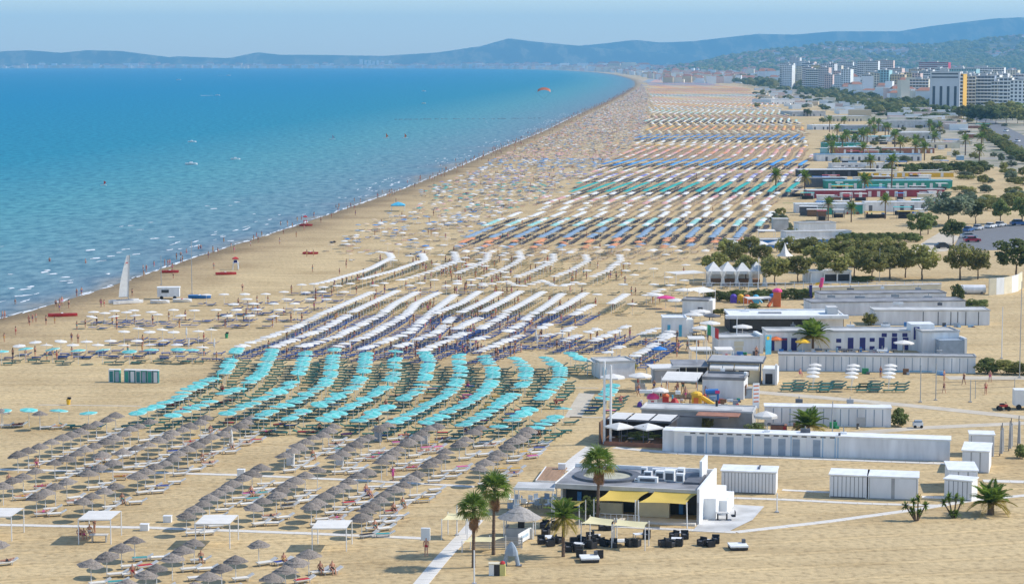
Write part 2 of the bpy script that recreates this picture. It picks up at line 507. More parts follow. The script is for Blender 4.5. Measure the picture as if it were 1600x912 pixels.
# foam: broken crests and the wash along the waterline
m_foam = mat('foam', (0.80, 0.82, 0.83), 0.9, 0.1, 2)
fo = MB()
def foam_patch(p, ang, L, W):
    k = 7
    up, lo = [], []
    for i in range(k):
        t = i / (k - 1)
        w = W * math.sin(math.pi * (0.08 + 0.84 * t)) * random.uniform(0.5, 1.1)
        x = (t - .5) * L
        y0 = random.uniform(-.2, .2) * W
        up.append((x, y0 + w / 2)); lo.append((x, y0 - w / 2))
    c, s = math.cos(ang), math.sin(ang)
    pts = [(p[0] + x * c - y * s, p[1] + x * s + y * c, SEA_Z + 0.05) for x, y in up + lo]
    fo.add(pts, [(i, i + 1, k + i + 1, k + i)[::-1] for i in range(k - 1)])
seg = np.diff(SHORE, axis=0)
cum = np.concatenate([[0], np.cumsum(np.hypot(seg[:, 0], seg[:, 1]))])
def shore_at(s, d):
    s = np.asarray(s, dtype=float)
    i = np.clip(np.searchsorted(cum, s) - 1, 0, len(seg) - 1)
    t = (s - cum[i]) / (cum[i + 1] - cum[i])
    p = SHORE[i] + seg[i] * t[..., None]
    u = seg[i] / np.hypot(seg[i][..., 0], seg[i][..., 1])[..., None]
    return p[..., 0] + u[..., 1] * d, p[..., 1] - u[..., 0] * d, np.arctan2(u[..., 1], u[..., 0])
s0 = float(cum[np.argmin(np.abs(SHORE[:, 1] - at(0, 560).y))])
for s in np.arange(s0, s0 + 1700, 3.2):
    far = 1 + (s - s0) / 900
    if random.random() < 0.72:
        x, y, a = shore_at(np.array([s + random.uniform(-2, 2)]), random.uniform(-0.6, 0.25))
        foam_patch((x[0], y[0]), a[0] + random.uniform(-.1, .1), random.uniform(3, 9), random.uniform(.35, .9) * far)
    if random.random() < 0.30 * (1 + math.sin(s / 37.0)):
        x, y, a = shore_at(np.array([s]), random.uniform(-17, -5))
        foam_patch((x[0], y[0]), a[0] + random.uniform(-.08, .08), random.uniform(2, 7), random.uniform(.3, .8) * far)
    for q in range(2):
        if random.random() < 0.07:
            d = -abs(random.gauss(0, 1)) * 26 - 3
            x, y, a = shore_at(np.array([s]), d)
            foam_patch((x[0], y[0]), a[0] + random.uniform(-.35, .35), random.uniform(1.0, 3.6), random.uniform(.5, 1.7))
for px, py in T(0, 240, 4, (565, 597), (600, 648), (630, 665), (690, 635), (745, 612), (785, 592), (280, 735), (325, 745), (410, 765), (945, 425), (1440, 320), (1480, 300), (815, 445), (1440, 540), (875, 470), (965, 525), (1070, 515), (1340, 340)) + [(40, 450), (48, 446), (36, 460), (104, 437), (110, 440)]:
    p = at(px, py)
    foam_patch(p, R(random.uniform(50, 80)), random.uniform(2, 4.5), random.uniform(1.0, 2.2))
tag(fo.build('wave_foam', m_foam), 'white foam of small breaking waves along the shore', 'foam', kind='stuff')

# far hills, one ridge each: foot, rising slope, crest and back slope
m_hill, n, l, b = node_mat('hill_fields')
b.inputs['Roughness'].default_value = 1.0
tc = n.new('ShaderNodeTexCoord')
n1 = n.new('ShaderNodeTexNoise'); n1.inputs['Scale'].default_value = 0.006; n1.inputs['Detail'].default_value = 8; n1.inputs['Roughness'].default_value = 0.65
mp = n.new('ShaderNodeMapping'); mp.inputs['Scale'].default_value = (1, .16, 1)
l.new(tc.outputs['Object'], mp.inputs[0]); l.new(mp.outputs[0], n1.inputs['Vector'])
l.new(ramp(n, l, n1.outputs[0], [(0.42, (0.02, 0.035, 0.016)), (0.52, (0.04, 0.06, 0.025)), (0.58, (0.20, 0.17, 0.09)), (0.64, (0.06, 0.085, 0.04))]), b.inputs['Base Color'])
def ridge(name, pts, dist, thick, seed, rough=0.06):
    xs = np.array([p[0] for p in pts], float)
    ys = np.array([p[1] for p in pts], float)
    px = np.linspace(xs[0], xs[-1], 260)
    py = np.interp(px, xs, ys)
    h = np.maximum((100 - py) / F * dist + H, 2)
    ang = np.arctan((px - 800) / F)
    prof = [(-1.0, -0.01), (-0.8, 0.14), (-0.6, 0.30), (-0.42, 0.52), (-0.25, 0.74), (-0.1, 0.93), (0, 1.0), (0.2, 0.8), (0.6, 0.25), (0.9, -0.02)]
    V = []
    for dy, fr in prof:
        rad = dist + dy * thick
        x, y = rad * np.tan(ang), np.full(len(px), rad)
        nz = fbm(x, y, 0.0022 * 12000 / dist, 4, seed)
        z = h * fr * (1 + (rough * nz if -0.95 < dy < -0.02 else 0)) * (1 if dy != 0 else 1) + (rough * 0.35 * h * nz if dy == 0 else 0)
        V.append(np.stack([x, y, np.maximum(z, -1.0)], -1))
    V = np.array(V)
    nr, na = V.shape[:2]
    idx = np.arange(nr * na).reshape(nr, na)
    q = np.stack([idx[:-1, :-1], idx[:-1, 1:], idx[1:, 1:], idx[1:, :-1]], -1).reshape(-1, 4)
    me = bpy.data.meshes.new(name)
    me.from_pydata(V.reshape(-1, 3).tolist(), [], q.tolist())
    me.materials.append(m_hill)
    me.polygons.foreach_set('use_smooth', [True] * len(q))
    me.update()
    tag(link(name, me), kind='structure')
    return [tuple(v) for v in V.reshape(-1, 3)], q.tolist()
ridge('headland_hill', [(-900, 92), (-300, 84), (0, 81), (50, 79), (100, 83), (140, 79), (190, 80), (240, 86), (285, 92), (320, 101), (345, 111)], 23300, 650, 3)
ridge('bay_hills', [(150, 112), (200, 98), (280, 88), (360, 91), (405, 82), (440, 86), (520, 86.5), (600, 88), (680, 83), (750, 73), (795, 60), (840, 65), (900, 71), (960, 78), (1040, 84), (1150, 90), (1240, 98), (1300, 112)], 24000, 1350, 5)
ridge('far_mountains', [(800, 105), (860, 76), (940, 69), (990, 63), (1030, 67), (1080, 65), (1180, 54), (1240, 55), (1300, 50), (1400, 50), (1450, 42), (1550, 30), (1620, 27), (1800, 40), (2300, 60), (2900, 70)], 24900, 700, 8, 0.03)
HILL = ridge('near_green_hill', [(1010, 112), (1080, 100), (1150, 86), (1230, 76), (1300, 69), (1400, 73), (1480, 69), (1530, 64), (1600, 56), (1750, 50), (2000, 60), (2600, 70), (3000, 80)], 13500, 4300, 11, 0.05)

# the air
hz = MB().box(-19500, 19500, -60, 27000, -4, 640).build('haze', [])
m_haze = bpy.data.materials.new('haze_air')
m_haze.use_nodes = True
n, l = m_haze.node_tree.nodes, m_haze.node_tree.links
n.clear()
pv = n.new('ShaderNodeVolumePrincipled')
pv.inputs['Color'].default_value = (0.26, 0.655, 1.0, 1)
pv.inputs['Density'].default_value = 6.2e-5
pv.inputs['Anisotropy'].default_value = 0.0
mo = n.new('ShaderNodeOutputMaterial')
l.new(pv.outputs[0], mo.inputs['Volume'])
hz.data.materials.append(m_haze)
tag(hz, 'pale blue summer haze over the bay', 'haze', kind='stuff')

# walkways, terrace, car park, road
m_path = mat('concrete_slabs', (0.66, 0.62, 0.56), 0.9, 0.1, 0.8)
m_path2 = mat('worn_concrete', (0.53, 0.46, 0.36), 0.9, 0.14, 0.5)
m_asph = mat('asphalt', (0.16, 0.16, 0.165), 0.9, 0.12, 0.6)
def strip(name, pts, w, m, z=0.012, slab=None):
    """a path along photo pixels, w metres wide, laid slab by slab"""
    wp = [at(x, y) for x, y in pts]
    root = None
    if slab is None:
        b = MB()
        for a, c in zip(wp, wp[1:]):
            d = (c - a).normalized(); s = Vector((-d.y, d.x, 0)) * w / 2
            b.add([a - s + Vector((0, 0, z)), c - s + Vector((0, 0, z)), c + s + Vector((0, 0, z)), a + s + Vector((0, 0, z))], [(0, 1, 2, 3)])
            z += 0.004
        return tag(b.build(name, m), kind='structure')
    root = tag(link(name, None), kind='structure')
    me = MB().box(-slab / 2 + .015, slab / 2 - .015, -w / 2, w / 2, -.05, .03).mesh('slab', m)
    for a, c in zip(wp, wp[1:]):
        L = (c - a).length
        k = max(1, round(L / slab))
        d = (c - a) / k
        for i in range(k):
            p = a + d * (i + .5)
            o = link('slab', me, root, (p.x, p.y, random.uniform(-.008, .008) + z), math.atan2(d.y, d.x) + random.gauss(0, .006))
            o.scale = (L / k / slab, 1, 1)
    return root
strip('walkway', [(-40, 819), (230, 824), (480, 833), (668, 841)], 0.95, m_path, slab=1.2)
strip('walkway', [(655, 915), (690, 873), (722, 839), (745, 812)], 1.35, m_path, slab=1.2)
strip('walkway', [(-20, 733), (200, 737), (380, 742), (560, 750), (742, 760)], 0.95, m_path, slab=1.2)
strip('walkway', [(880, 735), (905, 713), (925, 698)], 1.5, m_path, slab=1.2)
strip('walkway', [(895, 652), (917, 614)], 2.2, m_path2)
strip('walkway', [(960, 699), (1060, 708), (1180, 713), (1480, 724)], 1.2, m_path, slab=1.5)
strip('walkway', [(1128, 777), (1220, 780), (1340, 786), (1480, 790)], 0.9, m_path, slab=1.5)
strip('walkway', [(1222, 765), (1296, 769)], 0.8, m_path, slab=1.5)
strip('walkway', [(960, 822), (1080, 828), (1150, 831), (1290, 815), (1430, 796), (1520, 781), (1620, 772)], 0.95, m_path, slab=1.2)
strip('walkway', [(1536, 751), (1620, 753)], 1.4, m_path, slab=1.5)
strip('walkway', [(1440, 776), (1478, 777)], 1.2, m_path, slab=1.5)
strip('sandy_track', [(1180, 612), (1300, 622), (1430, 634), (1620, 654)], 2.6, m_path2)
strip('sandy_track', [(1290, 680), (1440, 668), (1620, 660)], 2.2, m_path2)
strip('sandy_track', [(1480, 590), (1620, 590)], 3.5, m_path2)
strip('sandy_track', [(60, 632), (220, 634)], 0.6, m_path2)
strip('sandy_track', [(880, 605), (935, 606)], 0.6, m_path2)
strip('sandy_track', [(890, 651), (945, 652)], 0.7, m_path2)
def sheet(name, pts, m, z=0.02):
    return tag(MB().poly([at(x, y) + Vector((0, 0, z)) for x, y in pts]).build(name, m), kind='structure')
sheet('terrace', [(1082, 830), (1140, 829.5), (1176, 812), (1194, 791), (1130, 787), (1096, 812)], m_lgrey, 0.05)
sheet('car_park', [(1488, 392), (1502, 362), (1545, 352), (1700, 342), (1760, 384), (1600, 390)], m_asph)
sheet('road', [(1620, 262), (1700, 262), (1560, 192), (1500, 172), (1440, 158), (1425, 158), (1480, 172), (1535, 192)], m_asph)
sheet('park_path', [(1420, 398), (1480, 392), (1500, 370), (1470, 362), (1440, 380)], m_path2)

# ------------------------------------------------------------------ umbrellas and loungers
def thatch_canopy():
    b = MB()
    n = 16
    prof = [(0.015, 0.56), (0.15, 0.50), (0.44, 0.36), (0.48, 0.31), (0.82, 0.17), (0.86, 0.11), (1.18, -0.05)]
    vs_ = []
    for i, (r, z) in enumerate(prof):
        for k in range(n):
            a = 2 * math.pi * k / n
            j = random.uniform(-.045, .045) if i in (3, 5) else (random.uniform(-.10, .05) if i == 6 else 0)
            q = 1 + (random.uniform(-.05, .05) if i == 6 else 0)
            vs_.append((r * q * math.cos(a), r * q * math.sin(a), z + j))
    fs = [(i * n + k, i * n + (k + 1) % n, (i + 1) * n + (k + 1) % n, (i + 1) * n + k) for i in range(len(prof) - 1) for k in range(n)]
    fs = [f[::-1] for f in fs]
    b.add(vs_, fs)
    b.add([(0, 0, 0.28)] + vs_[-n:], [(0, 1 + k, 1 + (k + 1) % n) for k in range(n)])
    return b
def fabric_canopy(r=1.22, rise=0.36, n=8, val=0.13, m=0):
    b = MB()
    top = (0, 0, rise)
    ring = [(r * math.cos(2 * math.pi * (k + .5) / n), r * math.sin(2 * math.pi * (k + .5) / n), 0) for k in range(n)]
    mid = [(x * .5, y * .5, rise * .58) for x, y, _ in ring]
    low = [(x * 1.01, y * 1.01, -val) for x, y, _ in ring]
    V = [top] + mid + ring + low
    fs = [(0, 1 + k, 1 + (k + 1) % n) for k in range(n)]
    fs += [(1 + k, 1 + n + k, 1 + n + (k + 1) % n, 1 + (k + 1) % n) for k in range(n)]
    fs += [(1 + n + k, 1 + 2 * n + k, 1 + 2 * n + (k + 1) % n, 1 + n + (k + 1) % n) for k in range(n)]
    return b.add(V, fs, m)
def square_canopy(r=1.45, rise=0.3, val=0.15, m=0):
    return fabric_canopy(r, rise, 4, val, m)

th_can = thatch_canopy().mesh('canopy', m_thatch)
th_pole = MB().tube((0, 0, 0), (0, 0, 2.2), .04, .04, 6).mesh('pole', m_wpole)
m_tealv = mat('teal_valance_highlight', (0.45, 0.72, 0.71), 0.75, 0.10, 1.5)  # pale valance: whitish highlight along the lower canopy edge, put into its colour
def two_tone(b, n=8):
    b.m = [(k % 2) * 2 for k in range(n)] * 2 + [1] * n
    return b
te_can = two_tone(fabric_canopy(1.16, .17, 8, .10)).mesh('canopy', [m_teal, m_tealv, mat('teal_canvas_light', (0.19, 0.54, 0.51), 0.75, 0.10, 1.5, tint=0.1)])
wh_closed = MB().lathe([(.05, -1.1), (.16, -.8), (.11, 0), (.03, .35)], 7).mesh('canopy', m_wcanvas)
te_closed = MB().lathe([(.05, -1.1), (.16, -.8), (.11, 0), (.03, .35)], 7).mesh('canopy', m_teal)
wh_can = fabric_canopy(1.0, .17, 8, .06).mesh('canopy', m_wcanvas)
st_pole = MB().tube((0, 0, 0), (0, 0, 2.45), .028, .028, 6).mesh('pole', m_wpole)

def lounger_parts():
    bed = MB().box(-.95, .42, -.32, .32, .30, .36)
    bk = MB()
    bk.add([(.42, -.32, .30), (.42, .32, .30), (.98, .32, .58), (.98, -.32, .58), (.42, -.32, .36), (.42, .32, .36), (.96, .32, .64), (.96, -.32, .64)],
           [(0, 1, 2, 3), (7, 6, 5, 4), (0, 4, 5, 1), (1, 5, 6, 2), (2, 6, 7, 3), (3, 7, 4, 0)])
    fr = MB()
    for x in (-.82, .36):
        for y in (-.29, .29):
            fr.box(x - .025, x + .025, y - .025, y + .025, 0, .30)
    for y in (-.30, .30):
        fr.box(-.97, .44, y - .025, y + .025, .255, .298)
    return bed, bk, fr
LB, LK, LF = lounger_parts()
def join(*bs, ms=None):
    o = MB()
    for i, x in enumerate(bs):
        o.add(x.v, x.f, ms[i] if ms else 0)
    return o
lw_bed, lw_back, lw_frame = LB.mesh('bed', m_lwhite), LK.mesh('backrest', m_lwhite), LF.mesh('frame', m_grey)
l_green = join(LB, LK, LF).mesh('sun_lounger', m_lgreen)
l_blue = join(LB, LK, LF).mesh('sun_lounger', m_lblue)
l_beige = join(LB, LK, LF).mesh('sun_lounger', m_lbeige)
LOW_L = MB().box(-.95, .45, -.3, .3, .22, .34, -1)
LOW_L.add([(.45, -.3, .3), (.45, .3, .3), (.95, .3, .6), (.95, -.3, .6)], [(0, 3, 2, 1), (0, 1, 2, 3)], -1)

def dist_sort(L):
    return sorted(L, key=lambda p: p[1] * p[1] + p[0] * p[0])

# --- grey thatched umbrellas, digitised row by row (canopy centres)
ZC = 2.2
A1 = lambda *p: T(0, 620, 6.08, *p)
A2 = lambda *p: T(0, 762, 6.08, *p)
B1 = lambda *p: T(250, 620, 6.08, *p)
B2 = lambda *p: T(250, 762, 6.08, *p)
C1 = lambda *p: T(500, 620, 6.08, *p)
C2 = lambda *p: T(500, 762, 6.08, *p)
D1 = lambda *p: T(700, 600, 6.08, *p)
low_rows = [A2((1270, 470), (1135, 555), (980, 635), (850, 720), (690, 805), (530, 885), (380, 960)),
            B2((330, 495), (220, 555), (90, 655), (-40, 740), (-180, 825), (-320, 905)),
            B2((920, 505), (810, 590), (680, 670), (560, 750), (430, 840), (300, 930)),
            B2((1490, 520), (1400, 600), (1290, 690), (1180, 770), (1050, 850), (930, 930)),
            A2((110, 445), (-20, 525))]
mid_rows = [A1((330, 690), (200, 745), (90, 790), (-20, 850)),
            A1((1060, 610), (930, 655), (830, 705), (720, 750), (600, 810), (470, 865)) + A2((400, 50), (260, 120)),
            A1((1480, 640), (1330, 710), (1210, 770), (1120, 815), (1000, 870)) + A2((880, 55), (770, 120)),
            B1((950, 660), (800, 740), (700, 790), (620, 860)) + B2((540, 40), (450, 100), (340, 160), (240, 245)),
            B1((1480, 680), (1330, 740), (1200, 830), (1120, 880)) + B2((1070, 70), (960, 110), (870, 180)),
            C1((450, 690), (330, 750), (220, 830), (100, 900)) + B2((1500, 110), (1400, 200)),
            C1((930, 720), (800, 800), (650, 880)) + C2((560, 110), (440, 190), (370, 265))]
up_rows = [A1((1090, 165), (1000, 205), (890, 245), (770, 300), (650, 345), (540, 400), (420, 435), (310, 480), (70, 570)),
           A1((1420, 225), (1300, 265), (1210, 310), (1110, 355), (1010, 400), (910, 440), (790, 490), (570, 590), (430, 640)),
           B1((430, 185), (350, 235), (250, 270), (130, 320)) + A1((1480, 410), (1370, 450), (1230, 505), (840, 550)),
           B1((870, 190), (790, 240), (680, 290), (600, 330), (480, 370), (390, 420), (300, 460), (200, 510), (30, 620)),
           C1((120, 270), (30, 350)) + B1((1400, 400), (1310, 460), (1160, 550)),
           C1((640, 250), (520, 320), (430, 380), (350, 420), (270, 470), (190, 530), (90, 580)),
           C1((1100, 255), (1020, 300), (880, 385), (800, 440), (720, 490), (640, 560), (560, 620)),
           D1((300, 400), (200, 470), (130, 530), (40, 590)) + C1((1130, 560), (1050, 620), (990, 665)),
           D1((770, 420), (690, 490), (600, 550), (530, 610), (450, 670), (360, 730), (290, 780))]
thatch, white_l = [], []
ORD = ['first', 'second', 'third', 'fourth', 'fifth', 'sixth', 'seventh', 'eighth', 'ninth', 'tenth', 'eleventh', 'twelfth']
low_ord = [low_rows[k] for k in (3, 2, 1, 0, 4)]
mid_ord, up_ord = mid_rows[::-1], up_rows[::-1]
for rows, zone, step in ((low_ord, 'in the %s row from the boardwalk, below lower walkway', 3.3), (mid_ord, 'in the %s row from the fan palms, between walkways', 2.75), (up_ord, 'in the %s row from the wooden deck, above upper walkway', 2.75)):
    for k, r in enumerate(rows):
        for x, y, a in along(r, step, ZC, 0.18):
            if random.random() > 0.07:
                thatch.append((x, y, zone % ORD[k]))
for px, py in ((2, 641), (62, 644)):
    p = at(px, py, ZC); thatch.append((p.x, p.y, 'alone on open sand beside loungers'))
for x, y, zone in dist_sort(thatch)[:300]:
    o = thing('thatched_umbrella', 'grey thatched umbrella ' + zone, 'beach umbrella', (x, y, 0), random.uniform(0, 6.28), 'thatched umbrellas ' + zone)
    s = random.uniform(.85, 1.03)
    c = link('canopy', th_can, o, (0, 0, 1.92 + random.uniform(-.08, .08)), scale=s)
    c.rotation_euler = (random.gauss(0, .06), random.gauss(0, .06), 0)
    link('pole', th_pole, o)
    for dx, dy in ((0.75, 0.35), (2.15, 0.45)):
        if random.random() < (0.88 if dx < 1 else .72):
            white_l.append((x + dx + random.gauss(0, .12), y + dy + random.gauss(0, .15), zone, R(random.gauss(22, 8))))
for k, (x, y, zone, a) in enumerate(dist_sort(white_l)):
    if k >= 300: break
    o = thing('white_lounger', 'white lounger beside thatched umbrella ' + zone, 'sun lounger', (x, y, 0), a, 'white loungers ' + zone)
    link('bed', lw_bed, o); link('backrest', lw_back, o); link('frame', lw_frame, o)
rest = dist_sort(white_l)[300:]
if rest:
    tag(replicate('white_loungers', join(LB, LK, LF, ms=(0, 0, 1)), [(p[0], p[1]) for p in rest], [p[3] for p in rest], mats=[m_lwhite, m_grey]), 'white sun loungers of the further thatched rows', 'sun loungers', kind='stuff')

# --- teal umbrellas with green loungers
z8 = lambda *p: T(200, 500, 4, *p)
z2 = lambda *p: T(560, 500, 4, *p)
teal_rows = [z8((60, 570), (300, 485), (360, 440), (600, 320), (690, 170)), z8((280, 585), (520, 500)), z8((600, 455), (690, 420), (830, 330), (910, 170)),
             z8((620, 575), (830, 490), (980, 420), (1060, 345), (1100, 240), (1112, 190)), z8((810, 605), (890, 560), (1040, 500), (1230, 390), (1265, 330), (1290, 170)),
             z8((1010, 608), (1090, 565), (1250, 500), (1420, 405), (1470, 330), (1490, 200)), z8((1230, 612), (1380, 540), (1490, 480)) + z2((160, 415), (215, 350), (235, 180)),
             z8((1440, 618), (1500, 600)) + z2((80, 580), (210, 520)), z2((280, 480), (350, 445), (410, 390), (440, 240), (400, 190)),
             z2((230, 628), (430, 522), (560, 450), (610, 395), (640, 320), (625, 215)), z2((430, 635), (640, 530), (770, 450), (835, 380), (840, 300), (780, 215)),
             z2((660, 645), (850, 540), (980, 450), (1045, 370), (1050, 295), (960, 215)), z2((880, 660), (1080, 545)), z2((1140, 475), (1250, 375), (1265, 300), (1160, 220)),
             z2((1110, 665), (1250, 585)), z2((1330, 205), (1440, 265)), z2((1535, 480), (1590, 400))]
teal, green_l = [], []
TORD = [11, 10, 10, 9, 8, 7, 6, 5, 5, 4, 3, 2, 1, 1, 0, 0, 0]
for i, r in enumerate(teal_rows):
    for x, y, a in along(r, 2.75, 2.15, 0.08):
        if random.random() < 0.035: continue
        teal.append((x, y, a, 'in the %s curved row from the pale hut' % ORD[TORD[i]], i))
for px, py in ((4, 641), (45, 640), (92, 641), (138, 643), (880, 637)):
    p = at(px, py, 2.15); teal.append((p.x, p.y, 0, 'standing apart on open sand', 99))
for px, py in [(q, 546 + random.uniform(-2, 2)) for q in (2, 40, 82, 122, 160, 202, 236, 278, 300)]:
    p = at(px, py, 2.15); teal.append((p.x, p.y, 0, 'in straggling line behind the changing cabins', 98))
for x, y, a, zone, i in dist_sort(teal)[:300]:
    o = thing('teal_umbrella', 'turquoise beach umbrella ' + zone, 'beach umbrella', (x, y, 0), a + random.gauss(0, .1), 'turquoise umbrellas ' + zone)
    c = link('canopy', te_can if random.random() > .04 else te_closed, o, (0, 0, 2.08 + random.uniform(-.10, .08)))
    c.rotation_euler = (random.gauss(0, .07), random.gauss(0, .07), 0)
    link('pole', st_pole, o)
rest = dist_sort(teal)[300:]
if rest:
    t_ = fabric_canopy(1.0, .17, 8, .06); t_.v = [(x, y, z + 2.08) for x, y, z in t_.v]; t_.tube((0, 0, 0), (0, 0, 2.1), .03, n=4, m=1)
    tag(replicate('turquoise_umbrellas', t_, [(p[0], p[1]) for p in rest], [p[2] for p in rest], mats=[m_teal, m_wpole]), 'turquoise umbrellas at the far ends of the curved rows', 'beach umbrellas', kind='stuff')
for x, y, a, zone, i in teal:
    for dx in (-1.35, 1.2):
        if random.random() < 0.92:
            green_l.append((x + dx + random.gauss(0, .1), y + random.gauss(0.15, .2), R(random.gauss(5, 6)) + (math.pi if random.random() < .3 else 0), zone))
for k, (x, y, a, zone) in enumerate(dist_sort(green_l)[:300]):
    tag(link('green_lounger', l_green, None, (x, y, 0), a), 'dark green lounger under turquoise umbrella ' + zone, 'sun lounger', 'green loungers ' + zone)
rest = dist_sort(green_l)[300:]
tag(replicate('green_loungers', join(LB, LK, LF), [(p[0], p[1]) for p in rest], [p[2] for p in rest], mats=[m_lgreen]), 'dark green sun loungers at the back of the turquoise rows', 'sun loungers', kind='stuff')

# --- white rows over blue loungers (w), and cream-white S-curved rows over beige loungers (v)
z3 = lambda *p: T(350, 380, 4, *p)
z4 = lambda *p: T(700, 360, 4, *p)
wrows = [z3((100, 640), (450, 520), (600, 440), (930, 298)), z3((320, 640), (620, 530), (830, 410), (1080, 293)), z3((480, 640), (700, 580), (980, 440), (1070, 370), (1210, 298)),
         z3((720, 635), (880, 580), (1040, 495), (1150, 430), (1200, 372), (1350, 298)), z3((870, 655), (1160, 550), (1290, 430), (1440, 318)), z3((1090, 640), (1330, 550), (1430, 455)), z3((1330, 430), (1480, 370), (1590, 298)),
         z3((1240, 665), (1400, 600), (1510, 555)), z3((1460, 525), (1590, 460)), z4((80, 505), (200, 450), (330, 375)),
         z4((50, 610), (195, 540)), z4((0, 665), (110, 630)), z4((140, 690), (240, 655)), z4((200, 748), (370, 680), (470, 640)), z4((210, 602), (360, 520)), z4((220, 500), (340, 440), (460, 370)),
         z4((350, 512), (470, 450), (600, 375)), z4((370, 625), (460, 580), (500, 535), (620, 460), (720, 385)), z4((640, 512), (740, 460), (860, 385)), z4((550, 622), (640, 575)), z4((780, 522), (900, 460)),
         z4((560, 662), (650, 640)), z4((730, 682), (830, 640)), z4((880, 632), (950, 605)), z4((910, 682), (1020, 640)), z4((1030, 632), (1130, 585)), z4((1000, 752), (1100, 708)), z4((1170, 775), (1390, 650)), z4((1020, 450), (1120, 390)),
         z4((1210, 640), (1300, 610)), z4((700, 640), (790, 590)), z4((1340, 660), (1400, 620))]
vrows = [z3((970, 50), (1030, 58), (1050, 85), (900, 160), (640, 235), (560, 252)), z3((1235, 62), (1255, 100), (1050, 170), (860, 220))]
vloose = [z3((1440, 60), (1460, 110), (1330, 160), (1180, 205), (1090, 230)), z4((40, 140), (50, 185), (-30, 215), (-90, 240)), z4((250, 140), (240, 180), (190, 210), (110, 240), (55, 262)),
          z4((440, 130), (462, 170), (400, 210), (340, 240), (280, 262), (205, 288)), z4((655, 145), (660, 185), (600, 215), (540, 245), (490, 265), (430, 288)), z4((860, 150), (872, 185), (830, 210), (780, 240), (715, 265), (650, 290)), z4((1070, 150), (1080, 185), (1030, 215), (1000, 245), (940, 270), (880, 292)),
          z4((60, 312), (140, 306), (220, 290)), z4((55, 330), (210, 342), (360, 312), (440, 345), (510, 335), (590, 308), (670, 345), (740, 340), (815, 312)), z4((930, 395), (1010, 395)), z4((1150, 455), (1260, 450)), z4((1240, 400), (1360, 355))]
left_white = T(0, 380, 4, (585, 425), (655, 432), (715, 418), (790, 427), (835, 415), (945, 425), (985, 440), (1085, 412), (1215, 415), (1350, 412), (575, 455), (710, 455), (845, 445), (1130, 447), (1420, 447), (1480, 410), (1560, 450), (1460, 378), (1540, 345), (1590, 375), (1400, 315), (1290, 318), (1530, 315),
               (865, 530), (775, 550), (935, 552), (1015, 533), (1085, 552), (1165, 533), (1240, 548), (1320, 535), (690, 602), (855, 602), (1020, 602), (1180, 602), (1340, 605), (220, 612), (120, 638), (290, 632), (380, 610), (455, 632), (540, 608), (612, 628), (775, 630), (935, 630), (1105, 632), (1265, 645))
left_white += z3((130, 313), (260, 313), (375, 300), (485, 255), (510, 303), (560, 250), (610, 298), (620, 270), (710, 262), (750, 300), (790, 248), (145, 345), (60, 375), (180, 372), (310, 373), (390, 345), (440, 372), (535, 345), (640, 345), (75, 413), (205, 410), (345, 412), (460, 410), (20, 450), (310, 450), (1000, 245), (940, 260), (1100, 225), (1160, 260), (1230, 245), (1315, 225), (1390, 262), (1460, 245), (1540, 225))
wset, blue_l, beige_l = [], [], []
for r in wrows:
    for x, y, a in along(r, 2.25, 2.15, 0.04):
        wset.append((x, y, a, 'in diagonal row over blue loungers')); (blue_l if proj(x, y)[1] > 495 else beige_l).extend( [(x + dx, y + random.gauss(-.2, .25), a + R(random.gauss(-70, 12))) for dx in (-1.0, 1.15)])
for r, st in [(q, 2.3) for q in vrows] + [(q, 3.6) for q in vloose]:
    for x, y, a in along(r, st, 2.15, 0.08):
        wset.append((x, y, a, 'in curved row over straw-coloured loungers')); beige_l += [(x + dx, y + random.gauss(-.2, .25), random.gauss(0, .15)) for dx in (-1.3, 1.3)]
for px, py in left_white:
    p = at(px, py, 2.15)
    wset.append((p.x, p.y, 0, 'among scattered umbrellas near the sea')); blue_l += [(p.x + dx + random.gauss(0, .2), p.y + random.gauss(-.5, .7), random.gauss(0, .2)) for dx in (-1.3, 1.0, 2.6) if random.random() < .8]
for k in range(55):                       # loose umbrellas between and beyond the curved rows
    px, py = random.uniform(560, 1075), random.uniform(382, 447)
    if px < 560 + (447 - py) * 1.2 and py < 430: px += 150
    p = at(px, py, 2.15)
    wset.append((p.x, p.y, 0, 'in curved row over straw-coloured loungers')); beige_l += [(p.x + dx + random.gauss(0, .3), p.y + random.gauss(-.3, .5), random.gauss(0, .3)) for dx in (-1.3, 1.3, 2.8)]
ws = dist_sort(wset)
for x, y, a, zone in ws[:300]:
    o = thing('white_umbrella', 'white canvas beach umbrella ' + zone, 'beach umbrella', (x, y, 0), a + math.pi / 8, 'white umbrellas ' + zone)
    link('canopy', wh_can if random.random() > .04 else wh_closed, o, (0, 0, 2.05 + random.uniform(-.08, .08))).rotation_euler = (random.gauss(0, .06), random.gauss(0, .06), 0)
    link('pole', st_pole, o)
t_ = fabric_canopy(1.0, .17, 8, .06); t_.v = [(x, y, z + 2.05) for x, y, z in t_.v]; t_.tube((0, 0, 0), (0, 0, 2.1), .03, n=4, m=1)
tag(replicate('white_umbrellas', t_, [(p[0], p[1]) for p in ws[300:]], [p[2] + math.pi / 8 for p in ws[300:]], mats=[m_wcanvas, m_wpole]), 'white umbrellas in the further diagonal and curved rows', 'beach umbrellas', kind='stuff')
bs = dist_sort(blue_l)
for x, y, a in bs[:300]:
    tag(link('blue_lounger', l_blue, None, (x, y, 0), a), 'dark blue sun lounger under white umbrella', 'sun lounger', 'blue loungers under white umbrellas')
tag(replicate('blue_loungers', join(LB, LK), [(p[0], p[1]) for p in bs[300:]], [p[2] for p in bs[300:]], mats=[m_lblue]), 'dark blue sun loungers in the further white rows', 'sun loungers', kind='stuff')
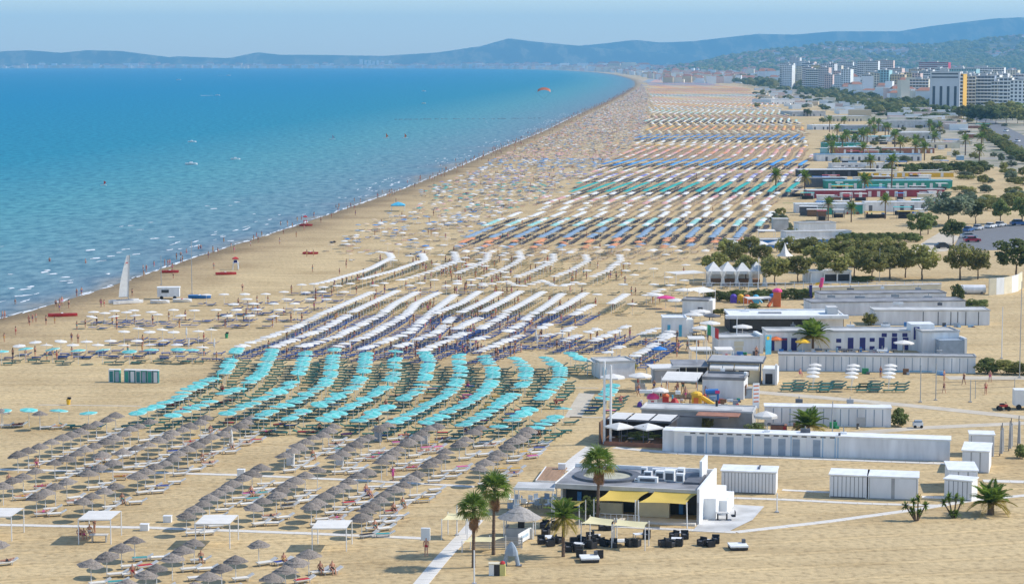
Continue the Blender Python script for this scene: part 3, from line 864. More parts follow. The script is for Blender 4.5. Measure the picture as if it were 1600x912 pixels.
tag(replicate('beige_loungers', join(LB, LK), [(p[0], p[1]) for p in beige_l], [p[2] for p in beige_l], mats=[m_lbeige]), 'straw-coloured sun loungers along the curved white rows', 'sun loungers', kind='stuff')

# --- beyond: row after row parallel to the shore, coloured by bathing station
far_cols = {'w': (0.76, 0.74, 0.71), 'c': (0.66, 0.56, 0.38), 't': (0.03, 0.37, 0.33), 'b': (0.04, 0.22, 0.55), 'g': (0.24, 0.34, 0.45), 'o': (0.72, 0.30, 0.14), 'p': (0.66, 0.36, 0.32), 'v': (0.22, 0.22, 0.48), 'y': (0.72, 0.42, 0.10), 'm': (0.30, 0.58, 0.52), 'd': (0.10, 0.10, 0.13), 's': (0.62, 0.48, 0.33), 'k': (0.07, 0.32, 0.62)}
fkeys = list(far_cols)
fmats = [mat('canvas_' + k, c, 0.85, 0.08, 0.4) for k, c in far_cols.items()]
# (top row, bottom row in the photo where the band lies, palette, lounger key, gap chance)
BANDS = [(394, 387, 'wcs', 's', .5), (386, 379, 'og', 's', .6), (378, 370, 'o', 's', .45), (370, 352, 'g', 'd', .05), (352, 338, 'mmw', 'd', .05), (338, 328, 'w', 'd', .1), (328, 318, 'cw', 's', .25), (318, 303, 'wwp', 's', .12), (303, 299, 'w', 's', .15), (299, 283, 't', 'd', .05), (283, 277, 'w', 's', .1), (277, 270, 'vvw', 'd', .12), (270, 260, 'wcp', 's', .2), (258, 247, 'kkb', 'd', .12), (245, 240, 'wp', 's', .15), (240, 232, 'ppo', 's', .1), (232, 224, 'wpy', 's', .1), (224, 219, 'cw', 's', .35), (218, 209, 'bbg', 'd', .45), (208, 203, 'c', 's', .3), (203, 196, 'yo', 's', .1), (196, 190, 'wcy', 's', .1), (190, 184, 'wcm', 'd', .1), (184, 178, 'pcy', 's', .1), (178, 172, 'cwm', 's', .1), (172, 167, 'wcg', 'd', .1), (167, 161, 'oyw', 's', .1), (161, 156, 'wpc', 's', .1), (156, 151, 'pyc', 's', .1), (151, 147, 'gwm', 'd', .1), (147, 143, 'yso', 's', .1), (143, 138, 'oyp', 's', .1), (138, 134, 'syo', 's', .2), (134, 129, 'pgv', 's', .3), (129, 124, 'gps', 's', .3)]
def xlim(py):
    R_ = np.interp(py, [120, 135, 150, 170, 200, 240, 290, 330, 380], [1085, 1160, 1195, 1228, 1258, 1268, 1246, 1212, 1172])
    L_ = np.interp(py, [120, 135, 150, 200, 230, 290, 310, 345, 385], [1000, 1010, 1018, 1012, 985, 890, 850, 765, 700])
    return L_, R_
s_a = float(cum[np.argmin(np.abs(SHORE[:, 1] - at(0, 400).y))])
U = []
for bi, (lo, hi, pal, lk, gap) in enumerate(BANDS):
    yn, yf = at(800, lo, 2.1).y, at(800, hi, 2.1).y
    yf -= min(7.0, (yf - yn) * .2)
    slope = .17 if lo > 209 else (.135, .04)[bi % 2]
    pitch = 6.1 if lo > 209 else (6.0 if lo > 165 else 5.0)
    stp = 2.45 if lo > 209 else 2.9
    ph = random.uniform(0, pitch)
    bend = random.uniform(-.0006, .0006) if lo > 209 else 0.0
    for x0 in np.arange(-120 + ph, 420, pitch):
        for t in np.arange(0, yf - yn, stp):
            xi, yi = x0 + slope * t + bend * t * t, yn + t
            px, py = proj(xi, yi, 2.1)
            L_, R_ = xlim(py)
            if not L_ + 6 * math.sin(x0) < px < R_ + 5 * math.sin(x0 * 3): continue
            if random.random() < gap * .6 or math.sin(t / (yf - yn) * 6.3 + x0 * 1.7 + bi) > 1.62 - gap: continue
            k = pal[int((t / (yf - yn) * len(pal) + x0 * .05) % len(pal))] if random.random() < .85 else random.choice(pal)
            U.append((xi + random.gauss(0, .12), yi + random.gauss(0, .15), fkeys.index(k), math.pi / 2 - slope, fkeys.index(lk)))
U = np.array(U)
can = fabric_canopy(1.0, .22, 8, .06, -1); can.v = [(x, y, z + 2.05) for x, y, z in can.v]; can.tube((0, 0, 0), (0, 0, 2.1), .03, n=3, m=0, cap=False)
tag(replicate('umbrella_field', can, U[:, :2], U[:, 3] + math.pi / 8, mats=fmats, midx=U[:, 2].astype(int)), 'endless field of coloured beach umbrellas receding along the bay', 'beach umbrellas', kind='stuff')
near = U[U[:, 1] < 2000]
lx = np.concatenate([near[:, :2] + rng.normal(0, .15, (len(near), 2)) + np.array([dx, -.1]) for dx in (-1.15, 1.15)])
lm = np.concatenate([near[:, 4], near[:, 4]]).astype(int)
tag(replicate('lounger_field', LOW_L, lx, rng.normal(0.2, .2, len(lx)), mats=fmats, midx=lm), 'sun loungers under the far coloured umbrellas', 'sun loungers', kind='stuff')
# scattered umbrellas and loungers on the seaward strip
Q, QL = [], []
for s in np.arange(s_a - 10, s_a + 4200, 1.0):
    for q in range(6 if s < s_a + 1500 else 4):
        dd = random.uniform(13, 95)
        x, y, a = shore_at(np.array([s]), dd)
        px, py = proj(x[0], y[0], 2)
        if not 124 < py < 396: continue
        L_, R_ = xlim(py)
        if px > L_ - 4 or (py > 300 and dd < 22) or (py > 384 and px < 540): continue
        dens = np.interp(py, [124, 200, 300, 360, 396], [1, .95, .8, .62, .35])
        if random.random() > dens * (0.85 + 0.35 * math.sin(s / 9.0) * math.sin(dd / 7.0 + s / 31.0)): continue
        pal = 'gswsbw' if py > 330 else ('wpswt' if py > 300 else ('tdgw' if py > 285 else ('vgwsp' if py > 262 else ('gwbk' if py > 247 else ('pps' if py > 235 else 'wcpsgdo')))))
        if random.random() < 0.6:
            Q.append((x[0], y[0], fkeys.index(random.choice(pal)), random.uniform(0, 6)))
        QL.append((x[0] + random.uniform(-2.5, 2.5), y[0] + random.uniform(-2, 2), fkeys.index(random.choice('dgsswsbwp')), random.gauss(0, .4)))
Q, QL = np.array(Q), np.array(QL)
tag(replicate('seaward_umbrellas', can, Q[:, :2], Q[:, 3], mats=fmats, midx=Q[:, 2].astype(int), scale=rng.uniform(.75, 1.0, len(Q))), 'scattered small umbrellas on the busy strip near the water', 'beach umbrellas', kind='stuff')
tag(replicate('seaward_loungers', LOW_L, QL[:, :2], QL[:, 3], mats=fmats, midx=QL[:, 2].astype(int)), 'scattered loungers and towels near the water', 'sun loungers', kind='stuff')

# ------------------------------------------------------------------ people
def skin_mesh(name, J, E, region, mats):
    """grow one continuous body over a joint skeleton; region(face centre) picks the slot"""
    me = bpy.data.meshes.new('tmp')
    keys = list(J)
    me.from_pydata([J[k][0] for k in keys], [(keys.index(a), keys.index(b)) for a, b in E], [])
    ob = bpy.data.objects.new('tmp', me)
    col.objects.link(ob)
    md = ob.modifiers.new('s', 'SKIN')
    for k, d in zip(keys, me.skin_vertices[0].data):
        r = J[k][1]
        d.radius = r if isinstance(r, tuple) else (r, r)
        d.use_root = (k == 'pelvis')
    md.use_smooth_shade = True
    sb = ob.modifiers.new('u', 'SUBSURF')
    sb.levels = 1
    sb.render_levels = 1
    dg = bpy.context.evaluated_depsgraph_get()
    dg.update()
    out = bpy.data.meshes.new_from_object(ob.evaluated_get(dg))
    out.name = name
    bpy.data.objects.remove(ob)
    out.materials.clear()
    for m in mats: out.materials.append(m)
    out.polygons.foreach_set('material_index', [region(p.center) for p in out.polygons])
    return out
EDG = [('pelvis', 'chest'), ('chest', 'neck'), ('neck', 'head'), ('head', 'crown'), ('head', 'nose')]
for s in 'LR':
    EDG += [('chest', 'sh' + s), ('sh' + s, 'el' + s), ('el' + s, 'wr' + s), ('wr' + s, 'ha' + s), ('wr' + s, 'th' + s), ('pelvis', 'hip' + s), ('hip' + s, 'kn' + s), ('kn' + s, 'an' + s), ('an' + s, 'to' + s)]
def skeleton(step=0.0, arm=0.0):
    J = {'pelvis': ((0, 0, .96), (.15, .11)), 'chest': ((0, -.01, 1.28), (.155, .11)), 'neck': ((0, 0, 1.46), .055), 'head': ((0, -.01, 1.60), (.085, .10)), 'crown': ((0, .01, 1.69), .075), 'nose': ((0, -.11, 1.58), .022)}
    for s, g in (('L', -1), ('R', 1)):
        st = step * g
        J['sh' + s] = ((g * .18, 0, 1.39), .06); J['el' + s] = ((g * .25, -st * .5 + .02, 1.13), .046)
        J['wr' + s] = ((g * (.24 + arm * .3), -st * .8 - .10 - arm * .2, .93 + arm * .35), .032); J['ha' + s] = ((g * (.24 + arm * .3), -st * .9 - .15 - arm * .2, .85 + arm * .35), .034); J['th' + s] = ((g * (.20 + arm * .3), -st * .8 - .16 - arm * .2, .89 + arm * .35), .016)
        J['hip' + s] = ((g * .10, 0, .90), .092); J['kn' + s] = ((g * .105, st * .45 - .03, .50), .064); J['an' + s] = ((g * .11, st + .02, .085), .042); J['to' + s] = ((g * .12, st - .13, .035), .036)
    return J
def rest_region(c):
    if c.z > 1.55 and (c.z > 1.64 or c.y > -.0): return 2
    return 1 if .80 < c.z < 1.02 and abs(c.x) < .2 else 0
def dress_region(c):
    if c.z > 1.55 and (c.z > 1.64 or c.y > -.0): return 2
    return 1 if .55 < c.z < 1.36 and abs(c.x) < .21 else 0
people = []
def lie_region(c):
    if c.x > .62 and (c.x > .70 or c.z < .42): return 2
    return 1 if -.17 < c.x < .06 and abs(c.y) < .2 else 0
def sit_region(c):
    if c.z > 1.08 and (c.z > 1.16 or c.y > 0): return 2
    return 1 if c.z < .62 and c.y > -.22 else 0
Jst, Jwk = skeleton(), skeleton(.26)
Jli = {k: ((v[0][2] - .96, v[0][0], .47 - v[0][1] * .6), v[1]) for k, v in skeleton(0, .2).items()}
for k in ('chest', 'neck', 'head', 'crown', 'nose', 'shL', 'shR'):
    p, r = Jli[k]; Jli[k] = ((p[0] * .93, p[1], p[2] + max(0, p[0] - .2) * .30), r)
Jsi = {k: ((v[0][0], v[0][1], v[0][2] - .48), v[1]) for k, v in Jst.items()}
for s, g in (('L', -1), ('R', 1)):
    Jsi['kn' + s] = ((g * .13, -.42, .48), .066); Jsi['an' + s] = ((g * .13, -.46, .09), .042); Jsi['to' + s] = ((g * .14, -.60, .04), .036)
    Jsi['wr' + s] = ((g * .2, -.28, .55), .032); Jsi['ha' + s] = ((g * .18, -.36, .54), .034); Jsi['th' + s] = ((g * .15, -.33, .58), .016)
BODY = {}
for nm, J, rg in (('stand', Jst, rest_region), ('walk', Jwk, rest_region), ('dress', Jwk, dress_region), ('lie', Jli, lie_region), ('sit', Jsi, sit_region)):
    base = skin_mesh('person_' + nm, J, EDG, rg, [m_skin, m_cloth[0], m_hair])
    BODY[nm] = [base]
    for c in m_cloth[1:]:
        d = base.copy(); d.materials[1] = c; BODY[nm].append(d)
CN = ['black', 'red', 'navy', 'white', 'pink', 'teal', 'orange']
def person(x, y, pose, c, rz, where, group, z=0.0):
    lab = {'stand': 'person standing in %s swimwear', 'walk': 'person walking in %s swimwear', 'dress': 'person walking in %s beach dress', 'lie': 'person sunbathing in %s swimwear', 'sit': 'person sitting in %s swimwear'}[pose] % CN[c]
    tag(link('person', BODY[pose][c], None, (x, y, z), rz, random.uniform(.93, 1.06)), lab + ' ' + where, 'person', group)
for px, py, pose, c, where in [(666, 868, 'stand', 1, 'under the white signboard on the sand'), (614, 751, 'dress', 4, 'beside the upper walkway'), (14, 764, 'stand', 0, 'among thatched umbrellas'),
                               (148, 832, 'stand', 0, 'under the white canopy'), (124, 842, 'sit', 1, 'under the white canopy'), (131, 842, 'sit', 4, 'under the white canopy'), (140, 838, 'sit', 3, 'under the white canopy'),
                               (1475, 614, 'walk', 0, 'on the beach volleyball court'), (1506, 601, 'walk', 0, 'by the volleyball net'), (1540, 616, 'stand', 1, 'on the volleyball sand'), (1547, 597, 'walk', 4, 'behind the volleyball court'), (1475, 595, 'stand', 2, 'at the back of volleyball court'),
                               (1376, 590, 'stand', 2, 'beside white umbrellas'), (1213, 594, 'stand', 5, 'beside the white bar terrace'), (1250, 588, 'sit', 4, 'on the sand by the long wall'),
                               (334, 421, 'stand', 5, 'beside the lifeguard tower'), (379, 455, 'walk', 0, 'on open sand above the white umbrellas'), (352, 512, 'stand', 2, 'carrying goods beside blue loungers'), (122, 536, 'stand', 0, 'at the edge of scattered umbrellas'), (112, 534, 'stand', 2, 'by scattered white umbrellas')]:
    p = at(px, py); person(p.x, p.y, pose, c, random.uniform(-1, 1) if pose != 'sit' else .5, where, 'people on the sand')
# sunbathers on loungers, nearest rows
for x, y, zone, a in dist_sort(white_l)[:300]:
    if random.random() < 0.2:
        person(x, y, 'lie' if random.random() < .7 else 'sit', random.randrange(7), a, 'on white lounger under thatched umbrella', 'sunbathers on white loungers', 0.0)
for x, y, a, zone in dist_sort(green_l)[:300]:
    if random.random() < 0.12:
        person(x, y, 'lie' if random.random() < .6 else 'sit', random.choice((0, 1, 1, 2, 4)), a, 'on green lounger among turquoise umbrellas', 'sunbathers on green loungers', 0.0)
# bathers along the waterline
for px, py, k in [(q[0], q[1], k) for q, k in zip(T(0, 380, 4, (15, 470), (30, 468), (350, 395), (375, 392), (388, 388), (480, 325), (510, 318), (895, 172), (915, 170), (1030, 138), (1050, 135), (1062, 132), (1130, 70), (1165, 55), (1240, 30), (1255, 28), (180, 500), (205, 495), (225, 490), (95, 370), (310, 108), (535, 118), (632, 400)), (2, 1, 0, 1, 4, 2, 2, 0, 4, 2, 1, 4, 0, 4, 1, 2, 1, 2, 5, 3, 1, 1, 4))]:
    p = at(px, py)
    d = float(shore_dist(np.array([p.x]), np.array([p.y]))[0])
    person(p.x, p.y, random.choice(('stand', 'walk')), k, random.uniform(-3, 3), 'at the water\'s edge' if d > -4 else 'wading in the shallows', 'bathers by the sea', 0 if d > 3 else (-0.3 if d > -4 else -0.9))
# the far crowd
TP = MB()
TP.lathe([(.07, 0), (.11, .5), (.16, .92)], 5, 0); TP.lathe([(.17, .8), (.17, 1.02)], 5, -1); TP.lathe([(.15, .95), (.20, 1.38), (.06, 1.46)], 5, 0); TP.lathe([(.07, 1.44), (.10, 1.58), (.04, 1.74)], 5, 2)
PC = []
for s in np.arange(s_a - 260, s_a + 3600, .8):
    far = s > s_a - 40
    for q in range(2):
        g = random.random()
        dd = random.gauss(1.5, 4) if g < .5 else (random.uniform(6, 70) if far else random.uniform(6, 14))
        if random.random() > (.05 if not far else (.10 if s < s_a + 350 else .15)): continue
        if -14 < dd < 80:
            x, y, a = shore_at(np.array([s]), dd)
            PC.append((x[0], y[0], min(0, -.25 + .06 * dd)))
for q in range(900):
    i = random.randrange(len(U)); PC.append((U[i, 0] + random.uniform(-3, 3), U[i, 1] + random.uniform(-3, 3), 0))
for q in range(420):
    i = random.randrange(len(wset)); PC.append((wset[i][0] + random.uniform(-2.5, 2.5), wset[i][1] + random.uniform(-2.5, 2.5), 0))
PC = np.array(PC)
tag(replicate('beach_crowd', TP, PC, rng.uniform(0, 6, len(PC)), mats=[m_skin, m_cloth[0], m_hair] + m_cloth[1:], midx=rng.choice([1, 1, 3, 4, 5, 6, 7, 8, 9], len(PC)), scale=rng.uniform(.8, 1.05, len(PC))), 'crowd of tiny bathers along the far beach and waterline', 'crowd', kind='stuff')

# ------------------------------------------------------------------ vegetation
def crown_mesh(name, m, n, rx, ry, rz, leaf, clumps, cz=0.0, seed=0):
    r = np.random.default_rng(seed)
    C = []
    while len(C) < clumps:
        p = r.uniform(-1, 1, 3)
        if (p ** 2).sum() < 1 and (p[2] > -.75): C.append(p * .78)
    C = np.array(C)
    k = r.integers(0, clumps, n)
    d = r.normal(size=(n, 3)); d /= np.linalg.norm(d, axis=1)[:, None]
    rad = r.uniform(.4, 1.0, n) ** .5 * r.uniform(.15, .34, clumps)[k]
    P = (C[k] + d * rad[:, None]) * np.array([rx, ry, rz]) + np.array([0, 0, cz])
    N = d + r.normal(size=(n, 3)) * .55; N /= np.linalg.norm(N, axis=1)[:, None]
    Tn = np.cross(N, r.normal(size=(n, 3))); Tn /= np.linalg.norm(Tn, axis=1)[:, None]
    B = np.cross(N, Tn)
    s = leaf * r.uniform(.6, 1.3, n)[:, None]
    V = np.stack([P - Tn * s - B * s * .6, P + Tn * s - B * s * .5, P + Tn * s * .9 + B * s * .6, P - Tn * s * .8 + B * s * .55], 1).reshape(-1, 3)
    b = MB()
    b.v = [tuple(x) for x in V]
    b.f = [(4 * i, 4 * i + 1, 4 * i + 2, 4 * i + 3) for i in range(n)]
    b.m = [0] * n
    return b.mesh(name, m)
def trunk_mesh(name, h, r, seed, limbs=4, spread=.8):
    rnd = random.Random(seed)
    b = MB()
    p = Vector((0, 0, -.1)); rr_ = r
    for k in range(3):
        q = p + Vector((rnd.uniform(-.12, .12) * h * .3, rnd.uniform(-.12, .12) * h * .3, h * .33))
        b.tube(p, q, rr_, rr_ * .82, 8); p, rr_ = q, rr_ * .82
    for k in range(limbs):
        a = k * 6.28 / limbs + rnd.uniform(-.4, .4)
        q = p + Vector((math.cos(a) * spread, math.sin(a) * spread, rnd.uniform(.7, 1.2) * spread))
        b.tube(p - Vector((0, 0, .1)), q, rr_ * .6, rr_ * .25, 5)
    return b.mesh(name, m_bark)
OL = [crown_mesh('crown', m_leaf, 1900, 1, .95, .85, .07, 34, 0, k) for k in range(4)]
DK = [crown_mesh('crown', m_leafd, 1700, 1, 1, .85, .078, 30, 0, 10 + k) for k in range(3)]
SV = [crown_mesh('crown', m_leafs, 2300, 1, .95, .9, .06, 44, 0, 20 + k) for k in range(2)]
TR = [trunk_mesh('trunk', 1.0, .085, k, 5, .45) for k in range(3)]
def tree(px, py, h, r, kind, label, group, cat='tree', name='tree', trunk=0.42, rzf=None):
    p = at(px, py)
    o = thing(name, label, cat, (p.x, p.y, 0), random.uniform(0, 6.28), group)
    r *= 1.35; h *= 1.12
    th = h * trunk * .8
    ch = (h - th * .5) / 2
    link('trunk', random.choice(TR), o, scale=(th, th, th))
    link('crown', random.choice(kind), o, (0, 0, h - ch), scale=(r, r * random.uniform(.9, 1.1), ch * 1.05))
    return o
def bush(px, py, rx, ry, h, kind, label, group=None, name='bush', rz=0.0):
    p = at(px, py)
    o = thing(name, label, 'bush', (p.x, p.y, 0), rz, group)
    link('foliage', random.choice(kind), o, (0, 0, h * .48), scale=(rx, ry, h * .58))
    b = MB()
    for k in range(4):
        b.tube((random.uniform(-.2, .2) * rx, random.uniform(-.2, .2) * ry, -.05), (random.uniform(-.5, .5) * rx, random.uniform(-.5, .5) * ry, h * .6), .05, .02, 5)
    b.build('stem', m_bark, o)
    return o

# park trees behind the marquee: (base px, base py, height m, radius m)
G_PARK = 'grey-green park trees behind the white marquee'
for px, py, h, r in [(1118, 437, 5.6, 2.6), (1150, 420, 5.2, 2.4), (1165, 442, 5.6, 2.3), (1190, 418, 5.0, 2.3), (1210, 446, 6.0, 2.9), (1246, 443, 5.7, 2.8), (1280, 425, 6.0, 3.0), (1300, 441, 6.2, 3.2),
                     (1335, 432, 6.0, 3.0), (1362, 440, 6.4, 3.2), (1390, 436, 6.4, 3.1), (1415, 434, 5.8, 2.8), (1440, 437, 7.0, 3.1), (1328, 412, 5.2, 2.6), (1255, 408, 5.0, 2.6)]:
    tree(px, py, h, r, OL, 'olive-green round-crowned tree in park grove behind the hedge', G_PARK)
for px, py, h, r in [(1136, 412, 5.5, 2.4), (1172, 408, 5.6, 2.4), (1232, 410, 5.6, 2.5), (1270, 412, 5.8, 2.6), (1305, 410, 5.6, 2.6), (1350, 416, 6.0, 2.8), (1378, 412, 6.0, 2.8), (1404, 418, 5.6, 2.6)]:
    tree(px, py, h, r, OL, 'olive-green tree at the back of the park grove beside the blue bar', 'trees at the back of the park grove')
for px, py, h, r in [(1500, 437, 7.4, 3.0), (1528, 436, 6.2, 2.7)]:
    tree(px, py, h, r, OL, 'olive-green tree with bare trunk on sand by the curved wall', 'pair of trees by the curved wall')
tree(1588, 432, 8.0, 4.0, DK, 'dark broad tree at the end of the curved wall', None)
tree(1482, 352, 9.0, 6.2, SV, 'large silvery round tree beside the car park', None)
tree(1438, 372, 6.6, 3.0, DK, 'dark green tree left of the car park entrance', None)
tree(1450, 366, 5.5, 2.6, DK, 'small dark tree under the large silvery tree', None)
tree(1489, 381, 6.0, 2.8, DK, 'round dark tree at the car park corner', None)
tree(1563, 350, 7.0, 2.6, DK, 'narrow dark tree behind the parked cars', None)
tree(1597, 352, 8.0, 2.6, DK, 'dark tree beyond the end of the parked cars', None)
tree(1524, 350, 6.5, 2.4, DK, 'leafy dark tree between the silvery tree and parked cars', None)
# hedges and bushes
for px, py, rx, h in [(1120, 470, 3.4, 2.2), (1152, 471, 4, 2.6), (1185, 471, 4, 2.6), (1205, 469, 3.5, 2.4), (1238, 468, 4, 2.4), (1258, 467, 3, 2.3)]:
    bush(px, py, rx, 1.3, h, DK, 'clipped dark green hedge clump along the playground', 'hedge along the playground', 'hedge_clump')
for k in range(9):
    bush(1318 + 14 * k, 378 - (k % 2), 2.6, 1.2, 2.6, DK, 'low dark hedge clump in front of the striped kiosk yard', 'low hedge row in the park', 'hedge_clump')
for k, (px, py, rx) in enumerate([(1425, 272, 5), (1440, 271, 6), (1455, 271, 6), (1473, 270, 5), (1497, 269, 7), (1515, 268, 7), (1535, 268, 6), (1388, 272, 4)]):
    bush(px, py, rx, 3, 5, DK, 'dense dark hedge clump beyond the green cabins', 'dark hedge beyond the green cabins', 'hedge_clump')
for k in range(22):
    t = k / 21
    bush(1540 + 62 * t, 212 + 42 * t + random.uniform(-2, 2), 5.5, 5, 5, OL if k % 2 else DK, 'roadside green hedge clump along the promenade road', 'hedge along the promenade road', 'hedge_clump')
bush(1543, 583, 2.6, 1.8, 2.6, DK, 'dark leafy bush at the end of the long white wall')
bush(1570, 584, 3.0, 1.8, 2.2, OL, 'spreading green bush beside the dark wall-end bush')
bush(1598, 585, 2.5, 1.8, 2.0, OL, 'green bush at the field edge beyond the volleyball court')
bush(1405, 665, 1.5, 1.4, 2.6, DK, 'round dark shrub at the end of pale cabins')
bush(1105, 675, .9, .8, 2.2, OL, 'sparse light-green shrub rising behind the blue-door cabins')
bush(1180, 682, 1.6, 1.4, 1.9, DK, 'leafy shrub with reddish tips above blue-door cabins')
bush(1000, 688, 3.4, .5, 1.3, DK, 'dark green planter hedge in front of the shaded bar')
bush(1359, 508, 1.5, 1.3, 2.4, OL, 'bright green shrub beside the white flat-roofed hall')
bush(1128, 492, 2.4, 1.2, 1.3, OL, 'low green bush behind the small white hut')
bush(1178, 482, 1.6, 1.0, 1.2, DK, 'small dark bush at the playground edge')
bush(1496, 470, 1.6, 1.3, 3.6, DK, 'tall dark shrub at the end of grey roofs')
bush(1525, 484, 3.2, 1.6, 2.2, DK, 'low dark shrub mass past the cabin block')
bush(1595, 715, 1.0, 1.0, 1.8, DK, 'dark shrub behind the fence posts')
bush(922, 808, 1.4, 1.0, 2.4, DK, 'dark green bush behind the tall fan palm')
bush(1340, 440, 5.2, 1.2, 1.4, DK, 'long bright hedge beside the low white pavilion')
bush(985, 578, 1.2, .9, 1.2, OL, 'small green shrub by the grey bar roof')

# palms
def fan_leaf(m, seed):
    r = random.Random(seed)
    b = MB()
    b.tube((0, 0, 0), (.72, 0, 0), .022, .014, 4)
    n = 15
    for k in range(n):
        a = R(-105 + 210 * k / (n - 1))
        L = .78 * (1 - .25 * abs(a) / 1.8) * r.uniform(.9, 1.08)
        w = .045
        d = Vector((math.cos(a), math.sin(a), 0)); s = Vector((-d.y, d.x, 0))
        c = Vector((.7, 0, 0)); tip = c + d * L + Vector((0, 0, -.22 * r.uniform(.6, 1.4)))
        mid = c + d * L * .55 + Vector((0, 0, .05))
        b.add([c, mid + s * w, tip, mid - s * w], [(0, 1, 2, 3)])
    return b.mesh('frond', m)
def feather_leaf(m, L, seed, droop=.5, w=.05):
    r = random.Random(seed)
    b = MB()
    n = 16
    pts = [Vector((L * t, 0, L * (.38 * t - droop * 1.25 * t * t))) for t in [i / n for i in range(n + 1)]]
    for p, q in zip(pts, pts[1:]):
        b.tube(p, q, .02, .016, 3, cap=False)
    for i in range(2, n + 1):
        t = i / n
        l_ = L * .30 * math.sin(math.pi * (.12 + .80 * t)) + .08
        for s in (-1, 1):
            for h in (0, .5):
                p = pts[i].lerp(pts[i - 1], h)
                d = Vector((.55, s * .9, -.25 + r.uniform(-.15, .1))).normalized()
                b.add([p, p + d * l_ * .5 + Vector((w, 0, .01)), p + d * l_, p + d * l_ * .5 - Vector((w, 0, 0))], [(0, 1, 2, 3)])
    return b.mesh('frond', m)
FAN = [fan_leaf(m_palm, 1), fan_leaf(m_palm, 2), fan_leaf(m_palmy, 3)]
DRY = fan_leaf(m_palmd, 4)
FEA = [feather_leaf(m_palm, 1.9, 1), feather_leaf(m_palm, 1.9, 2), feather_leaf(m_palmy, 1.8, 3, .7)]
def palm_trunk(o, h, r0, r1, lean=0.0):
    b = MB()
    n = 12
    pr = []
    for i in range(n + 1):
        t = i / n
        pr.append((r0 + (r1 - r0) * t, h * t)); pr.append(((r0 + (r1 - r0) * t) * 1.12, h * (t + .03 / n * 10)))
    b.lathe(pr, 9)
    b.v = [(x + lean * (z / h) ** 2, y, z - .05) for x, y, z in b.v]
    return b.build('trunk', m_trunk, o, smooth=False)
def frond(o, me, c, az, el, s, roll=0.0):
    f = link('frond', me, o, c, scale=s)
    f.rotation_euler = (Matrix.Rotation(az, 3, 'Z') @ Matrix.Rotation(-el, 3, 'Y') @ Matrix.Rotation(roll, 3, 'X')).to_euler()
    return f
def fan_palm(px, py, h, s, label, lean=0.0, skirt=26, leaves=36):
    p = at(px, py)
    o = thing('fan_palm', label, 'palm tree', (p.x, p.y, 0), random.uniform(-.3, .3))
    palm_trunk(o, h, .17, .11, lean)
    c = Vector((lean, 0, h - .05))
    for k in range(leaves):
        t = k / leaves
        el = R(82 - 118 * t + random.uniform(-8, 8))
        me = FAN[k % 2] if el > R(-12) or random.random() < .35 else FAN[2]
        frond(o, me, c, k * 2.4 + random.uniform(-.2, .2), el, s * random.uniform(.85, 1.08), random.uniform(-.3, .3))
    for k in range(skirt):
        z = random.uniform(-.15, .9)
        frond(o, DRY, c - Vector((0, 0, .25 + z * .8)), random.uniform(0, 6.28), R(random.uniform(-88, -62)), s * random.uniform(.5, .7), random.uniform(-.5, .5))
    return o
fan_palm(740, 886, 5.3, 1.32, 'fan palm with brown skirt beside the white boardwalk', 0.02, 30)
fan_palm(771, 866, 6.0, 1.42, 'taller fan palm leaning behind another, beside the thatched kiosk', .12, 22)
fan_palm(934, 818, 6.0, 1.5, 'tall fan palm in front of the bar\'s round roof ring', .1, 26)
def feather_palm(px, py, h, s, label, leaves=30, lo=-25, group=None, r0=.2, r1=.16, meshes=FEA):
    p = at(px, py)
    o = thing('feather_palm', label, 'palm tree', (p.x, p.y, 0), random.uniform(0, 6), group)
    palm_trunk(o, h, r0, r1)
    for k in range(leaves):
        t = k / leaves
        frond(o, meshes[k % 2] if t < .72 else meshes[2], (0, 0, h - .05), k * 2.4, R(80 - (80 - lo) * t + random.uniform(-6, 6)), s * random.uniform(.85, 1.05), random.uniform(-.2, .2))
    return o
feather_palm(880, 869, 3.75, 1.05, 'slim feathery palm with drooping tips among black chairs', 30, -40, r0=.16, r1=.12)
feather_palm(1548, 803, 1.2, 1.25, 'short bushy feather palm on bare sand', 34, -8, r0=.34, r1=.3)
feather_palm(1270, 549, 2.4, 1.6, 'spreading feather palm before the navy-door building', 34, -15)
feather_palm(1263, 680, 1.2, 1.3, 'bushy feather palm behind the blue-door cabin row', 36, -10)
for px, py, h in [(1393, 303, 11.5), (1351, 306, 5.5), (1212, 300, 6), (1257, 306, 6.5), (1360, 271, 5.5)]:
    feather_palm(px, py, h, 1.6, 'palm rising beside the green cabins' if h < 10 else 'tall palm standing in front of the green cabins', 26, -40, 'palms around the green cabins', .25, .2)
for px, py, h in [(1294, 345, 5), (1330, 347, 4), (1383, 342, 5.5)]:
    feather_palm(px, py, h, 1.2, 'small palm in the yard behind the pale long hall', 24, -30, 'small palms behind the pale hall', .18, .15)
for k in range(34):
    px, py = random.uniform(1290, 1540), random.uniform(196, 258)
    feather_palm(px, py, random.uniform(4.5, 8), 1.9, 'distant palm among the low beach pavilions', 18, -35, 'distant palms among beach pavilions', .3, .25)
